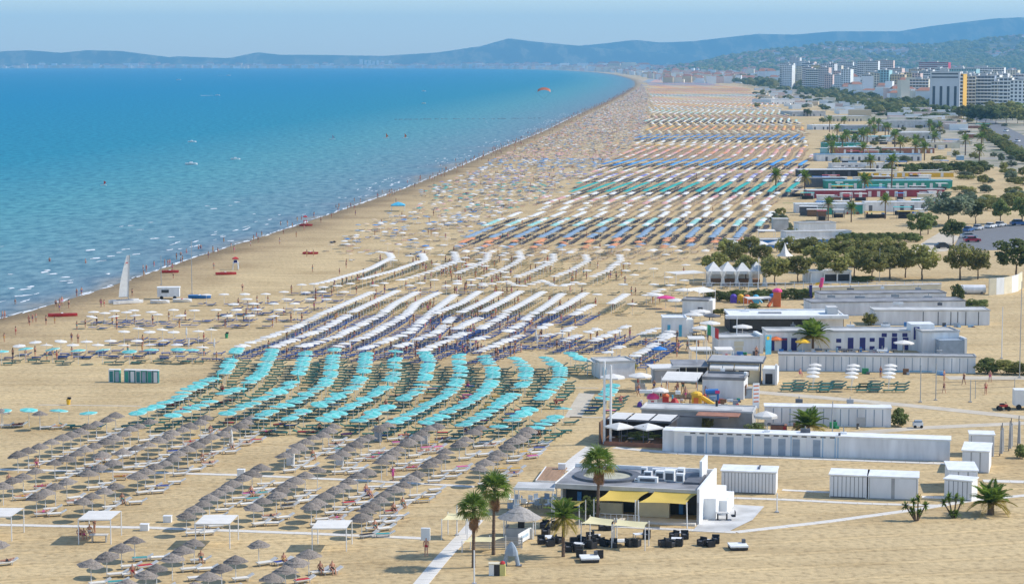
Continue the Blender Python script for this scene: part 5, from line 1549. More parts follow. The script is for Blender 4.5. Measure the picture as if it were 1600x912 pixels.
for k in range(16):
    p = at(798 + 11 * (k % 7) + random.uniform(-3, 3), 786 + 7 * (k // 7) + random.uniform(-2, 2))
    o = thing('terrace_chair', 'grey terrace chair crowded under the white pergola', 'chair', (p.x, p.y, 0), random.uniform(-3, 3), 'grey chairs under the pergola')
    part(o, 'seat', m_slate if k % 3 else m_white, (-.28, .28, -.28, .28, .40, .46)); part(o, 'backrest', m_slate if k % 3 else m_white, (-.28, .28, .24, .28, .46, .92)); part(o, 'leg', m_dgrey, (-.26, -.22, -.26, -.22, 0, .4), (.22, .26, -.26, -.22, 0, .4), (-.26, -.22, .22, .26, 0, .4), (.22, .26, .22, .26, 0, .4))
# gear standing against the cabin walls
gm = [m_wood, m_ltblue, m_dgrey, m_white, m_red, m_slate, m_cream, m_blue, m_green]
gn = ['brown', 'pale blue', 'dark', 'white', 'red', 'grey-blue', 'cream', 'blue', 'green']
for (xa, ya, xb, yb), n_g in (((1200, 667, 1385, 670), 4), ((1222, 582, 1510, 586), 5), ((1205, 551, 1400, 550), 12), ((1370, 511, 1540, 511), 6), ((1110, 626, 1165, 628), 5), ((1245, 336, 1440, 334), 12), ((1000, 630, 1160, 634), 10), ((1130, 556, 1190, 556), 6)):
    for k in range(n_g):
        t = (k + random.random()) / n_g
        p = at(xa + (xb - xa) * t, ya + (yb - ya) * t)
        g = random.randrange(len(gm))
        w, h = random.uniform(.15, .5), random.uniform(.3, .9)
        o = thing('beach_gear', '%s stacked beach gear leaning at a cabin wall' % gn[g], 'beach gear', (p.x, p.y, 0), random.gauss(-.1, .15), 'beach gear at the cabin walls')
        part(o, 'board', gm[g], (-w, w, -.15, .1, 0, h)); part(o, 'crate', random.choice(gm), (w * .3, w * 1.3, -.5, -.17, 0, h * .4))
# towels spread on the near loungers
for L_, zt, nm in ((dist_sort(white_l)[:300], .372, 'white'), ([(a_[0], a_[1], a_[3], a_[2]) for a_ in dist_sort(green_l)[:300]], .372, 'green')):
    for x, y, zone, a_ in L_:
        if random.random() < .2:
            k = random.randrange(7)
            tag(link('beach_towel', MB().box(-.9, .4, -.3, .3, zt, zt + .02).mesh('beach_towel', m_cloth[k]), None, (x, y, 0), a_), '%s towel spread on a %s lounger' % (CN[k], nm), 'towel', 'towels on %s loungers' % nm)
# -- corrugated white cabins
def cabins(L, Rr, dep, h, n, label, m=m_white, gap=None, wm=None):
    o, Ln = low_hall(L, Rr, dep, h, wm or m, m, label, 'beach_cabins', 'cabins', parapet=0)
    me = MB().box(-.5, .5, -.04, .03, .12, h - .12).mesh('panel', m_offwhite)
    for k in range(n):
        link('panel', me, o, ((k + .5) * Ln / n, 0, 0), scale=(Ln / n * .86, 1, 1))
    part(o, 'seam_board', m_dgrey if n > 4 else m_grey, (.1, Ln - .1, -.02, .01, .0, h - .1))
    return o, Ln
o, Ln = cabins((1127, 769), (1212, 772), 3.4, 2.3, 16, 'ribbed white cabins behind the bar wing')
part(o, 'roof_gap', m_dgrey, (Ln * .66, Ln * .69, 1.2, 3.0, 2.38, 2.55))
o, Ln = cabins((1296, 776), (1354, 778.5), 3.4, 2.35, 9, 'ribbed white cabins with dark seams beside the walkway')
o, Ln = cabins((1356, 778.6), (1434, 781.5), 3.4, 2.35, 2, 'smooth white cabins adjoining the ribbed ones')
cabins((1475, 779), (1518, 783), 2.2, 2.1, 6, 'short white cabin pair with pale blue seam')
cabins((1482, 768), (1527, 769), 5.0, 2.3, 3, 'white cabin behind the short pair', wm=m_white)
cabins((1503, 737), (1545, 739), 5.5, 2.4, 3, 'larger white cabin by the fence posts')
cabins((1515, 712), (1553, 713), 2.5, 2.5, 1, 'white frame cabin furthest back by the fence posts')
for k in range(5):
    p = at(1562 + 7 * k - (k % 2) * 5, 712 - 4 * k)
    o = thing('netting_post', 'dark post wrapped with folded netting by white cabins', 'post', (p.x, p.y, 0), 0, 'netting posts by the white cabins')
    MB().tube((0, 0, 0), (.1, 0, 3.6), .06, .05, 6).build('shaft', m_dgrey, o); MB().tube((.15, 0, .3), (.15, 0, 3.0), .22, .12, 6).build('net', m_grey, o)

# -- long cabin row with blue doors
o, Ln = low_hall((1053, 706), (1484, 721), 2.6, 2.45, m_white, m_white, 'long white cabin row with pale blue doors facing the sand', 'beach_cabins', 'cabins', parapet=0)
dm = MB().box(-.42, .42, -.035, .05, .05, 2.0).mesh('door', m_slate)
fm_ = MB().box(-.05, .05, -.05, .05, 0, 2.35).mesh('post', m_ltblue)
fp = MB().box(-.36, .36, -.03, .05, .05, 2.25).mesh('panel', m_offwhite)
for f in (.045, .085, .135, .18, .235, .30, .345, .39, .455):
    link('door', dm, o, (Ln * f * 1.15, 0, 0)); link('panel', fp, o, (Ln * f * 1.15 - .85, 0, 0))
for f in (.12, .29, .43, .545, .59, .60):
    link('post', fm_, o, (Ln * f, 0, 0))
part(o, 'plain_wall', m_offwhite, (Ln * .61, Ln - .1, -.04, .03, .1, 2.3))
MB().box(0, .25, 0, .35, 2.56, 2.85).build('roof_box', m_dgrey, o, (Ln * .60, .2, 0))
for k in range(16):
    part(o, 'louvre', m_dgrey, (Ln * (.06 + .034 * k), Ln * (.06 + .034 * k) + .6, -.02, .02, 2.25, 2.4))
part(o, 'side_store', m_offwhite, (-1.4, -.02, .4, 3.0, 0, 2.5))

# -- shaded bar with awnings
a, rz, L = frame((936, 695), (1040, 700))
o = thing('shaded_bar', 'dark shaded bar under white awnings and square parasols', 'bar', (a.x, a.y, 0), rz)
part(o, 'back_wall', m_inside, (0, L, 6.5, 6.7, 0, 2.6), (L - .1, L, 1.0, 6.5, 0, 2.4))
part(o, 'end_screen', m_wood, (-.1, .02, .3, 6.5, 0, 2.7))
part(o, 'low_wall', m_tile, (.6, L - .4, 0, .12, 0, .5))
part(o, 'floor', m_wood, (0, L, .15, 6.5, 0, .1))
for k in range(6):
    part(o, 'table', m_dgrey, (.8 + 1.2 * k, 1.5 + 1.2 * k, 1.2 + (k % 2) * 1.5, 1.9 + (k % 2) * 1.5, .7, .76), (1.1 + 1.2 * k, 1.2 + 1.2 * k, 1.5 + (k % 2) * 1.5, 1.6 + (k % 2) * 1.5, .1, .7))
part(o, 'beam', m_dgrey, (0, L, 3.3, 3.45, 2.45, 2.62), (0, L + 6, 8.2, 8.4, 2.45, 2.65), *[(L * f, L * f + .12, 3.45, 8.2, 2.45, 2.6) for f in (0, .31, .66, .99)])
for f0, f1 in ((.02, .30), (.33, .65), (.68, .98)):
    MB().add([(L * f0, 3.5, 2.66), (L * f1, 3.5, 2.66), (L * f1, 8.1, 2.72), (L * f0, 8.1, 2.72)], [(0, 1, 2, 3)]).build('awning', m_wcanvas, o)
posts(o, [((L * f, y, 0), (L * f, y, 2.5)) for f in (.01, .33, .66, .99) for y in (.2, 3.4)], .05, m_dgrey)
for px, py, lab in [(968, 697, 'square white parasol at the shaded bar beside the lamp pole'), (1013, 698, 'square white parasol at the shaded bar beside the cabins')]:
    p = at(px, py)
    q = thing('square_parasol', lab, 'parasol', (p.x, p.y + .8, 0), R(35))
    square_canopy(1.9, .5, .15).build('canopy', m_wcanvas, q, (0, 0, 2.25)); MB().tube((0, 0, 0), (0, 0, 2.7), .05, n=6).build('pole', m_dgrey, q)
o, Ln = low_hall((1002, 668), (1175, 674), 4.6, 2.3, m_grey, m_lgrey, 'flat grey-roofed building behind the shaded bar', parapet=.12)
part(o, 'tiled_strip', m_tile, (Ln * .52, Ln * .90, -3.0, -.2, 2.2, 2.3)); part(o, 'pale_roof_strip', m_lgrey, (Ln * .2, Ln * .9, 1.2, 3.4, 2.41, 2.46))
part(o, 'chimney', m_inside, (Ln * .64, Ln * .66, 3.6, 4.0, 2.41, 3.2))
a, rz, L = frame((1176, 660), (1186, 654))
o = thing('banner_sign', 'tilted white banner with red stripes on the grey roof', 'sign', (a.x, a.y, 0), R(20))
part(o, 'panel', m_white, (0, .9, 0, .08, 1.8, 5.0)); part(o, 'stripe', m_orange, *[(.1, .8, -.02, -.005, 2.6 + .5 * k, 2.75 + .5 * k) for k in range(5)]); posts(o, [((.1, .1, 0), (.1, .1, 4.9)), ((.8, .1, 0), (.8, .1, 4.9))], .04, m_metal)
p = at(1196, 676)
o = thing('white_parasol', 'rounded white parasol beside the striped banner', 'parasol', (p.x, p.y, 0))
fabric_canopy(1.5, .55, 8, .3).build('canopy', m_wcanvas, o, (0, 0, 2.2)); MB().tube((0, 0, 0), (0, 0, 2.7), .04).build('pole', m_wpole, o)
p = at(1214, 678)
o = thing('brick_store', 'small reddish store box beside the bushy palm', 'box', (p.x, p.y, 0), R(-8))
part(o, 'wall', m_tile, (-.8, 1.2, 0, 1.2, 0, 1.1)); part(o, 'roof', m_dgrey, (-1.2, .9, -.05, 1.3, 1.1, 1.2)); part(o, 'door', m_red, (.75, 1.1, -.03, .02, .05, 1.0))

# clutter of the bars between huts and sand
for px, py, r, m, lab in [(1040, 482, 1.7, m_pink, 'pink parasol on the sand near the flat-roofed hut'), (1068, 470, 1.8, m_wcanvas, 'tilted white parasol behind the flat-roofed hut'), (1024, 478, 1.7, m_wcanvas, 'white parasol beside the pink one'), (1056, 487, 1.6, m_wcanvas, 'white parasol between pink parasol and hut'), (1094, 505, 1.9, m_wcanvas, 'broad white parasol over the blue-door hut yard'), (1084, 510, 1.7, m_wcanvas, 'white parasol squeezed beside the pale hut'), (1109, 524, 1.8, m_wcanvas, 'white parasol behind the flag'), (1096, 532, 1.7, m_wcanvas, 'white parasol left of the grey hut'), (1113, 512, 1.5, m_dgrey, 'dark parasol by the hall terrace'), (1160, 530, 1.7, m_wcanvas, 'white parasol before the hall front'), (1030, 566, 1.2, m_blue, 'blue parasol at the veranda end'), (1060, 520, 1.2, m_wcanvas, 'small white parasol by blue umbrellas'), (1412, 556, 1.6, m_wcanvas, 'white and blue parasol before the changing house tower')]:
    p = at(px, py)
    o = thing('cafe_parasol', lab, 'parasol', (p.x, p.y, 0), random.uniform(0, 1))
    fabric_canopy(r, .4, 8, .15).build('canopy', m, o, (0, 0, 2.1)); MB().tube((0, 0, 0), (0, 0, 2.5), .045).build('pole', m_wpole, o)
tabm = MB().box(-.45, .45, -.45, .45, .68, .74).mesh('table_top', m_dgrey); tlegm = MB().box(-.05, .05, -.05, .05, 0, .68).mesh('leg', m_black)
for k in range(54):
    px, py = random.choice([(random.uniform(1290, 1410), random.uniform(552, 557)), (random.uniform(1130, 1200), random.uniform(524, 532)), (random.uniform(1060, 1115), random.uniform(500, 545)), (random.uniform(1110, 1190), random.uniform(447, 452))])
    p = at(px, py)
    o = thing('cafe_table', 'dark cafe table crowding the bar terraces', 'table', (p.x, p.y, 0), random.uniform(0, 1), 'dark cafe tables of the bar terraces')
    link('table_top', tabm, o, scale=(random.uniform(.8, 1.6), 1, 1)); link('leg', tlegm, o)
# -- playground and huts around y=600
def playset(px, py, label, items):
    p = at(px, py)
    o = thing('play_equipment', label, 'play equipment', (p.x, p.y, 0), R(-8))
    for nm, m, kind, v in items:
        b = MB()
        if kind == 'box': b.box(*v)
        elif kind == 'dome': b.lathe([(v[3], v[2]), (v[3] * .92, v[2] + v[4] * .5), (v[3] * .55, v[2] + v[4] * .85), (.02, v[2] + v[4])], 10, 0, (v[0], v[1], 0))
        elif kind == 'tube': b.tube(v[:3], v[3:6], v[6], n=8)
        b.build(nm, m, o)
playset(1020, 634, 'pink mushroom-domed play house', [('dome', m_pink, 'dome', (0, 0, 1.0, .85, .75)), ('wall', m_white, 'box', (-.6, .6, -.6, .6, 0, 1.0)), ('door', m_red, 'box', (-.2, .2, -.63, -.61, 0, .8))])
playset(1040, 634, 'red and orange play tower with teal post', [('tower', m_red, 'box', (-.4, .4, -.4, .4, 0, 1.3)), ('roof', m_orange, 'dome', (0, 0, 1.3, .5, .4)), ('post', m_cyan, 'tube', (.9, 0, 0, .9, 0, 1.5, .12))])
playset(1054, 635, 'round red play barrel', [('barrel', m_red, 'dome', (0, 0, 0, .6, 1.2)), ('rim', m_white, 'box', (-.3, .3, -.62, -.58, .3, .5))])
playset(1067, 633, 'brown timber play frame', [('beam', m_wood, 'box', (-1, 1, 0, .15, .9, 1.05)), ('leg', m_wood, 'box', (-1, -.85, 0, .15, 0, .9)), ('leg', m_wood, 'box', (.85, 1, 0, .15, 0, .9)), ('seat', m_gold, 'box', (-.3, .3, -.1, .2, .4, .5))])
playset(1095, 634, 'big yellow plastic slide', [('tower', m_gold, 'box', (-1.2, .1, -.6, .6, 0, 1.5)), ('arch', m_gold, 'dome', (-.6, 0, 1.5, .8, .5)), ('chute', m_gold, 'tube', (.1, 0, 1.2, 1.7, -.2, .25, .32)), ('ladder', m_orange, 'box', (-.9, -.3, -.75, -.62, 0, 1.2))])
playset(1114, 630, 'blue play tunnel with lilac panel', [('tunnel', m_blue, 'tube', (-1, 0, 1.5, .7, 0, 1.6, .4)), ('leg', m_blue, 'box', (.5, .8, -.2, .2, 0, 1.4)), ('leg', m_blue, 'box', (-.9, -.7, -.2, .2, 0, 1.3)), ('panel', m_pink, 'box', (.3, .9, -.4, -.3, 1.4, 1.8))])
playset(1003, 635, 'low purple and yellow spring riders', [('rider', mat('purple', (.16, .05, .35), .5), 'dome', (-.3, 0, 0, .35, .7)), ('rider', m_gold, 'dome', (.7, 0, 0, .4, .6)), ('spring', m_metal, 'tube', (.2, 0, 0, .2, 0, .5, .05))])
for k in range(26):
    px, py = random.uniform(985, 1110), random.uniform(604, 634)
    p = at(px, py)
    person(p.x, p.y, random.choice(('stand', 'walk', 'sit', 'dress')), random.randrange(7), random.uniform(-3, 3), 'among the play equipment behind the bar', 'people around the play area')
for k in range(16):
    px, py = random.uniform(1040, 1195), random.uniform(500, 560)
    p = at(px, py)
    person(p.x, p.y, random.choice(('stand', 'walk', 'dress')), random.randrange(7), random.uniform(-3, 3), 'between the bar parasols', 'people between the bar parasols')
def awning(L, Rr, dep, h, label, m=m_wcanvas, slope=.25, name='awning', posts_m=m_wpole):
    a, rz, Ln = frame(L, Rr)
    o = thing(name, label, 'awning', (a.x, a.y, 0), rz)
    b = MB(); b.add([(0, 0, h), (Ln, 0, h), (Ln, dep, h + slope), (0, dep, h + slope), (0, 0, h - .18), (Ln, 0, h - .18)], [(0, 1, 2, 3), (4, 5, 1, 0)])
    b.build('canvas', m, o)
    posts(o, [((x, y, 0), (x, y, h + (slope if y else -.02))) for x in (.05, Ln - .05) for y in (.05, dep - .05)], .05, posts_m)
    return o, Ln
awning((1033, 618), (1090, 620), 5.0, 2.2, 'cream-white awning behind the playground', slope=.5)
awning((1018, 598), (1062, 597), 3.5, 2.1, 'low white canopy over a grey hut', slope=.1)
low_hall((1024, 598), (1056, 597), 2.4, 1.8, m_grey, m_lgrey, 'grey hut under the low white canopy', 'hut', 'hut')
o, Ln = low_hall((1098, 622), (1162, 624), 5.5, 2.6, m_offwhite, m_roofgrey, 'plain pale grey building behind the play area', parapet=.3)
part(o, 'side_vent', m_wood, (Ln + .13, Ln + .2, 1, 2.4, .4, 1.8)); part(o, 'white_cowl', m_white, (Ln - .3, Ln + .1, 2.8, 3.6, 2.9, 3.3))
low_hall((1150, 622), (1175, 622), 1.5, 1.3, m_slate, m_grey, 'small blue-grey store beside the pale building', 'hut', 'hut', parapet=0)
for px, py, r, lab in [(957, 612, 1.8, 'white parasol beside the small kiosk'), (1000, 610, 1.7, 'white parasol with thick legs near the kiosk'), (1030, 634, 1.3, 'small white parasol behind the grey roof')]:
    p = at(px, py)
    o = thing('white_parasol', lab, 'parasol', (p.x, p.y, 0))
    fabric_canopy(r, .45, 8, .18).build('canopy', m_wcanvas, o, (0, 0, 2.1)); MB().tube((0, 0, 0), (0, 0, 2.5), .05).build('pole', m_wpole, o)
    part(o, 'counter', m_lgrey, (-.7, .7, -.3, .3, 0, 1.0))
o, Ln = low_hall((938, 592), (992, 590), 4.5, 2.3, m_offwhite, m_lgrey, 'small pale hut with a white flat roof near the teal umbrellas', 'hut', 'hut', windows=(m_cyan, [(.12, .5, .5, 1.2)]))
awning((928, 590), (962, 588), 2.5, 2.2, 'white side awning of the small pale hut', slope=.2)
# -- dark-roofed bar with flag
a, rz, L = frame((1110, 597), (1186, 599))
o = thing('terrace_bar', 'dark-roofed bar with two white awnings and a stone front', 'bar', (a.x, a.y, 0), rz)
part(o, 'wall', m_cream, (0, L, 0, 6, 0, 2.9)); part(o, 'roof', m_dgrey, (-.5, L + .6, -.6, 6.2, 2.9, 3.1)); part(o, 'roof_deck', m_grey, (-.3, L + .4, -.1, 6, 3.1, 3.16))
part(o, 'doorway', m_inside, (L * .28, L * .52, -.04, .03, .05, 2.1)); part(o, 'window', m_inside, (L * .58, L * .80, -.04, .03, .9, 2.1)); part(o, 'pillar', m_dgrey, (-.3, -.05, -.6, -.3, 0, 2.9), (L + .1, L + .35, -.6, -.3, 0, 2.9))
for f0, f1 in ((0, .49), (.51, 1.0)):
    MB().add([(L * f0, -.1, 2.75), (L * f1, -.1, 2.75), (L * f1, -1.6, 2.3), (L * f0, -1.6, 2.3), (L * f0, -1.6, 2.05), (L * f1, -1.6, 2.05)], [(3, 2, 1, 0), (5, 2, 3, 4)]).build('awning', m_wcanvas, o)
part(o, 'white_wing', m_white, (L + .5, L + 2.6, -.4, 3.2, 0, 2.2)); part(o, 'wing_opening', m_inside, (L + .9, L + 1.9, -.46, -.38, .05, 1.5)); part(o, 'wing_blade', m_white, (L + 2.3, L + 2.6, -1.2, -.42, 0, 2.9))
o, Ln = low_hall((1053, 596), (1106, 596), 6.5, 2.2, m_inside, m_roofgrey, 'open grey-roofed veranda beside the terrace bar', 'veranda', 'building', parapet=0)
posts(o, [((x * Ln, -.4, 0), (x * Ln, -.4, 2.2)) for x in (0.02, .35, .68, .98)], .06, m_cream)
part(o, 'eave', m_lgrey, (-.4, Ln + .1, -.6, -.13, 2.1, 2.3))
p = at(1104, 585)
o = thing('flag_pole', 'flagpole with green, white and red flag on the bar roof', 'flag', (p.x, p.y, 0))
MB().tube((0, 0, 0), (0, 0, 7.6), .05, .04).build('pole', m_wpole, o)
for k, m in enumerate((m_green, m_white, m_red)):
    b = MB()
    for i in range(3):
        x0, x1 = .05 + .55 * k + .183 * i, .05 + .55 * k + .183 * (i + 1)
        f = lambda x: (x, .18 * math.sin(x * 3.2), -.42 * x)
        b.add([(f(x0)[0], f(x0)[1], 5.9 + f(x0)[2]), (f(x1)[0], f(x1)[1], 5.9 + f(x1)[2]), (f(x1)[0], f(x1)[1], 7.4 + f(x1)[2]), (f(x0)[0], f(x0)[1], 7.4 + f(x0)[2])], [(0, 1, 2, 3)])
    b.build('flag_stripe', m, o)
for L_, R_, lab in [((1076, 552), (1102, 552), 'flat white parasol roof left of the flag'), ((1079, 570), (1112, 570), 'wide white parasol roof behind the veranda'), ((1118, 570), (1146, 570), 'white parasol roof right of the flag')]:
    awning(L_, R_, 3.2, 2.3, lab, slope=.06)
# -- second row: walls and blocks
o, Ln = low_hall((1195, 664), (1392, 667), 2.4, 2.35, m_offwhite, m_offwhite, 'long pale blue-grey cabin block behind the blue-door row', 'beach_cabins', 'cabins', parapet=0)
part(o, 'hatch', m_lgrey, (Ln * .73, Ln * .80, -.04, .03, .1, 1.2)); part(o, 'vent', m_dgrey, (Ln * .545, Ln * .565, -.05, .02, .3, .8))
for k in range(14):
    part(o, 'joint', m_slate, (Ln * (k + 1) / 15 - .06, Ln * (k + 1) / 15 + .06, -.02, .02, .1, 2.2))
o, Ln = low_hall((1217, 579), (1524, 583), 2.6, 2.35, m_offwhite, m_grey, 'very long plain pale cabin block facing the sand court', 'beach_cabins', 'cabins', parapet=.1)
for k in range(24):
    part(o, 'joint', m_slate, (Ln * (k + 1) / 25 - .06, Ln * (k + 1) / 25 + .06, -.02, .02, .1, 2.2))
part(o, 'teal_rail', m_cyan, (Ln * .55, Ln * .78, -.06, -.03, .15, .25))
o, Ln = low_hall((1198, 548), (1447, 547), 5, 2.9, m_white, m_lgrey, 'white changing house with navy blue doors', 'changing_house', 'building', parapet=.2)
nd = MB().box(-.45, .45, -.04, .05, .05, 2.05).mesh('door', m_navy); nw = MB().box(-.4, .4, -.04, .05, 0, .6).mesh('window', m_navy)
for f in (.03, .11, .17, .525, .60, .72, .80, .87):
    link('door', nd, o, (Ln * f, 0, 0))
for f, z in ((.45, 1.3), (.45, .1), (.66, 1.4), (.66, .1), (.735, 2.15), (.80, 2.15), (.865, 2.15)):
    link('window', nw, o, (Ln * f, 0, z))
part(o, 'end_tower', m_white, (Ln * .9, Ln + 1.2, -.3, 3, 0, 4.2)); link('door', nd, o, (Ln * .935, -.32, 1.7))
o, Ln = low_hall((1441, 552), (1498, 551), 4.5, 3.3, m_offwhite, m_lgrey, 'pale grey annexe at the end of the changing house', parapet=.2)
part(o, 'blue_hut', m_slate, (Ln * .35, Ln * 1.02, -2.2, -.1, 0, 2.3)); part(o, 'white_gable', m_white, (Ln * 1.02, Ln * 1.08, -2.4, .5, 0, 2.6))
o, Ln = low_hall((1122, 553), (1187, 552), 4.5, 2.4, m_offwhite, m_lgrey, 'grey hut with a cream shuttered window', 'hut', 'hut', windows=(m_cream, [(.50, 1.2, 1.5, .8), (.50, .5, 1.2, .6)]))
part(o, 'white_end', m_white, (Ln - .05, Ln + .5, -.3, 4.4, 0, 3.0))
a, rz, L = frame((1196, 560), (1203, 552))
o = thing('blue_banner', 'pale blue sign panel with yellow corner beside the grey hut', 'sign', (a.x, a.y, 0), R(30))
part(o, 'panel', m_cyan, (0, 1.1, 0, .06, .6, 3.6)); part(o, 'corner', m_gold, (.2, .7, -.02, -.004, 2.9, 3.4)); posts(o, [((.1, .1, 0), (.1, .1, 3.4))], .05, m_metal)
for px, py, m, r, lab in [(1212, 548, m_orange, 1.1, 'orange-red parasol before the navy doors'), (1225, 547, m_red, .8, 'small red parasol beside the orange one'), (1247, 545, m_yellow, 1.0, 'yellow cone parasol beside the spreading palm'), (1254, 552, m_gold, 1.2, 'flat amber parasol by the palm')]:
    p = at(px, py)
    o = thing('colour_parasol', lab, 'parasol', (p.x, p.y, 0))
    fabric_canopy(r, .45, 8, .15).build('canopy', m, o, (0, 0, 1.9)); MB().tube((0, 0, 0), (0, 0, 2.3), .04).build('pole', m_wpole, o)
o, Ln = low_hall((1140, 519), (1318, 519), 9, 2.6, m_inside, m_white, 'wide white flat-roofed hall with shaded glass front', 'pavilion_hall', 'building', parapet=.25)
part(o, 'fascia', m_white, (-.8, Ln + .6, -1.6, -.13, 2.45, 3.0)); part(o, 'front_glass', m_glass, (.3, Ln * .55, -.05, .03, .4, 2.2)); part(o, 'side_wall', m_offwhite, (Ln * .7, Ln - .1, -.06, .03, .1, 2.4)); part(o, 'roof_light', m_grey, (Ln * .28, Ln * .48, 4, 5, 2.72, 2.95)); part(o, 'roof_plant', m_lgrey, (Ln * .88, Ln * .97, 3, 6, 2.72, 3.9))
o, Ln = low_hall((1366, 508), (1546, 508), 5, 2.5, m_offwhite, m_lgrey, 'pale cabin block with dark vertical joints beside the field', 'beach_cabins', 'cabins', parapet=.1)
for f in (.42, .55, .66, .72, .79, .90):
    part(o, 'joint', m_dgrey, (Ln * f, Ln * f + .14, -.03, .02, 0, 2.35))
low_hall((1268, 494), (1508, 491), 6, 2.4, m_offwhite, m_roofgrey, 'long grey-roofed cabin block with worn felt', 'beach_cabins', 'cabins', parapet=.08)
low_hall((1282, 479), (1478, 477), 5, 2.3, m_offwhite, m_roofgrey, 'second long grey-roofed block nearer the park', 'beach_cabins', 'cabins', parapet=.08)
low_hall((1265, 462), (1470, 457), 1.2, 1.6, m_cream, m_lgrey, 'cream boundary wall along the park edge', 'boundary_wall', 'wall', parapet=0)
o, Ln = low_hall((1036, 526), (1072, 526), 4, 3.0, m_offwhite, m_white, 'pale hut with white parapet and a blue door', 'hut', 'hut', doors=2, dm=m_cyan, dw=.5)
part(o, 'side_wall', m_white, (Ln, Ln + 1.2, .5, 4, 0, 2.8))
o, Ln = low_hall((1066, 492), (1106, 493), 4.5, 2.6, m_offwhite, m_roofgrey, 'grey flat-roofed hut with a single small window', 'hut', 'hut', windows=(m_dgrey, [(.7, 1.1, .9, .4)]))
part(o, 'white_end', m_white, (Ln, Ln + .8, .4, 4.3, 0, 2.7))
awning((1056, 448), (1102, 445), 4, 2.6, 'flat white canopy at the beach end of the park fence', slope=.1)
awning((1092, 480), (1118, 477), 3, 2.8, 'tilted white parasol roof over the flat-roofed hut', slope=.5)
for k, (px, py, m, lab) in enumerate([(1146, 473, mat('violet_plastic', (.10, .05, .4), .5), 'violet play block on the playground'), (1157, 473, m_gold, 'yellow play block on the playground'), (1167, 474, m_orange, 'red-orange play tower by the hedge'), (1181, 474, m_cyan, 'blue play slide by the hedge'), (1207, 472, m_blue, 'blue play hut beside the orange tower')]):
    playset(px, py, lab, [('body', m, 'box', (-.6, .6, -.5, .5, 0, 1.2)), ('roof', m, 'dome', (0, 0, 1.2, .6, .5)), ('chute', m, 'tube', (.5, 0, 1.0, 1.2, -.2, .15, .18))])
playset(1214, 479, 'tall orange play tower with a pink roof', [('tower', m_orange, 'box', (-.7, .7, -.7, .7, 0, 2.8)), ('roof', m_pink, 'dome', (0, 0, 2.8, .95, .7)), ('chute', m_orange, 'tube', (-.7, -.4, 1.6, -1.6, -1.4, .2, .3))])
awning((1168, 480), (1208, 479), 2.5, 1.6, 'low white canopy beside the orange tower', slope=.1)
playset(1282, 468, 'pink and yellow inflatable figure on the grey roof', [('body', m_pink, 'tube', (0, 0, 2.4, .3, 0, 4.2, .35)), ('arm', m_gold, 'tube', (-1.0, 0, 3.0, 0, 0, 3.2, .22)), ('base', m_navy, 'box', (-2.2, -1.6, -.3, .3, 0, 2.8)), ('support', m_wood, 'tube', (0, .4, 0, 0, .4, 2.6, .1))])
for px, py, dz in [(1300, 487, 2.5), (1345, 488, 2.5), (1400, 486, 2.5), (1452, 487, 2.5), (1330, 473, 2.4), (1380, 472, 2.4), (1436, 473, 2.4), (1405, 500, 2.6), (1470, 501, 2.6), (1240, 541, 3.0), (1330, 540, 3.0), (1385, 541, 3.0), (1165, 512, 2.7), (1010, 648, 2.7), (1060, 650, 2.7), (1130, 612, 2.7), (1280, 575, 2.45), (1380, 576, 2.45), (1470, 577, 2.45), (1250, 661, 2.45), (1330, 662, 2.45), (1200, 711, 2.5), (1320, 714, 2.5), (1260, 712, 2.5)]:
    p = at(px, py)
    o = thing('roof_vent', 'small vent box on a flat cabin roof', 'vent', (p.x, p.y + 1.2, dz), R(-6), 'vent boxes on flat cabin roofs')
    w = random.uniform(.3, .9)
    part(o, 'housing', random.choice((m_grey, m_white, m_dgrey)), (-w, w, -.3, .3, 0, random.uniform(.25, .5))); part(o, 'flue', m_metal, (-.06, .06, -.06, .06, .2, .8))
# -- marquee with draped columns
a, rz, L = frame((1106, 446), (1196, 446))
o = thing('marquee', 'white marquee with draped curtains in the park grove', 'marquee', (a.x, a.y, 0), rz)
for k in range(4):
    x0, x1 = L * k / 4, L * (k + 1) / 4
    MB().add([(x0, 0, 2.9), (x1, 0, 2.9), (x1, 8, 2.9), (x0, 8, 2.9), ((x0 + x1) / 2, 4, 4.6)], [(0, 1, 4), (1, 2, 4), (2, 3, 4), (3, 0, 4)]).build('peak', m_wcanvas, o)
for k in range(5):
    x = .2 + (L - .4) * k / 4
    MB().lathe([(.62, 0), (.42, .6), (.32, 1.6), (.6, 2.9)], 8, 0, (x, 0, 0)).build('curtain', m_wcanvas, o)
part(o, 'seating', m_wood, (.8, L - .6, 4.5, 7.0, 0, .8)); part(o, 'back_curtain', m_offwhite, (.3, L - .3, 7.7, 7.8, 0, 2.8))
part(o, 'valance', m_wcanvas, (0, L, -.06, .02, 2.35, 2.95))
p = at(1226, 415)
o = thing('pagoda_tent', 'small pointed white pagoda tent among trees', 'tent', (p.x, p.y, 0))
MB().lathe([(2.0, 2.2), (1.0, 2.9), (.35, 4.1), (.03, 5.2)], 4).build('roof', m_wcanvas, o); posts(o, [((x, y, 0), (x, y, 2.2)) for x in (-1.3, 1.3) for y in (-1.3, 1.3)], .06, m_wpole)
o, Ln = low_hall((1262, 442), (1330, 441), 4, 2.2, m_offwhite, m_white, 'low white open pavilion in front of the grove', 'park_pavilion', 'building', parapet=.2)
part(o, 'opening', m_inside, (Ln * .35, Ln * .95, -.04, .03, .3, 1.7)); part(o, 'pillar', m_white, *[(Ln * f, Ln * f + .25, -.5, -.2, 0, 2.1) for f in (.05, .35, .65, .95)])
a, rz, L = frame((1098, 452), (1470, 452))
o = thing('park_fence', 'pale rail fence between hedge and park grove', 'fence', (a.x, a.y, 0), rz)
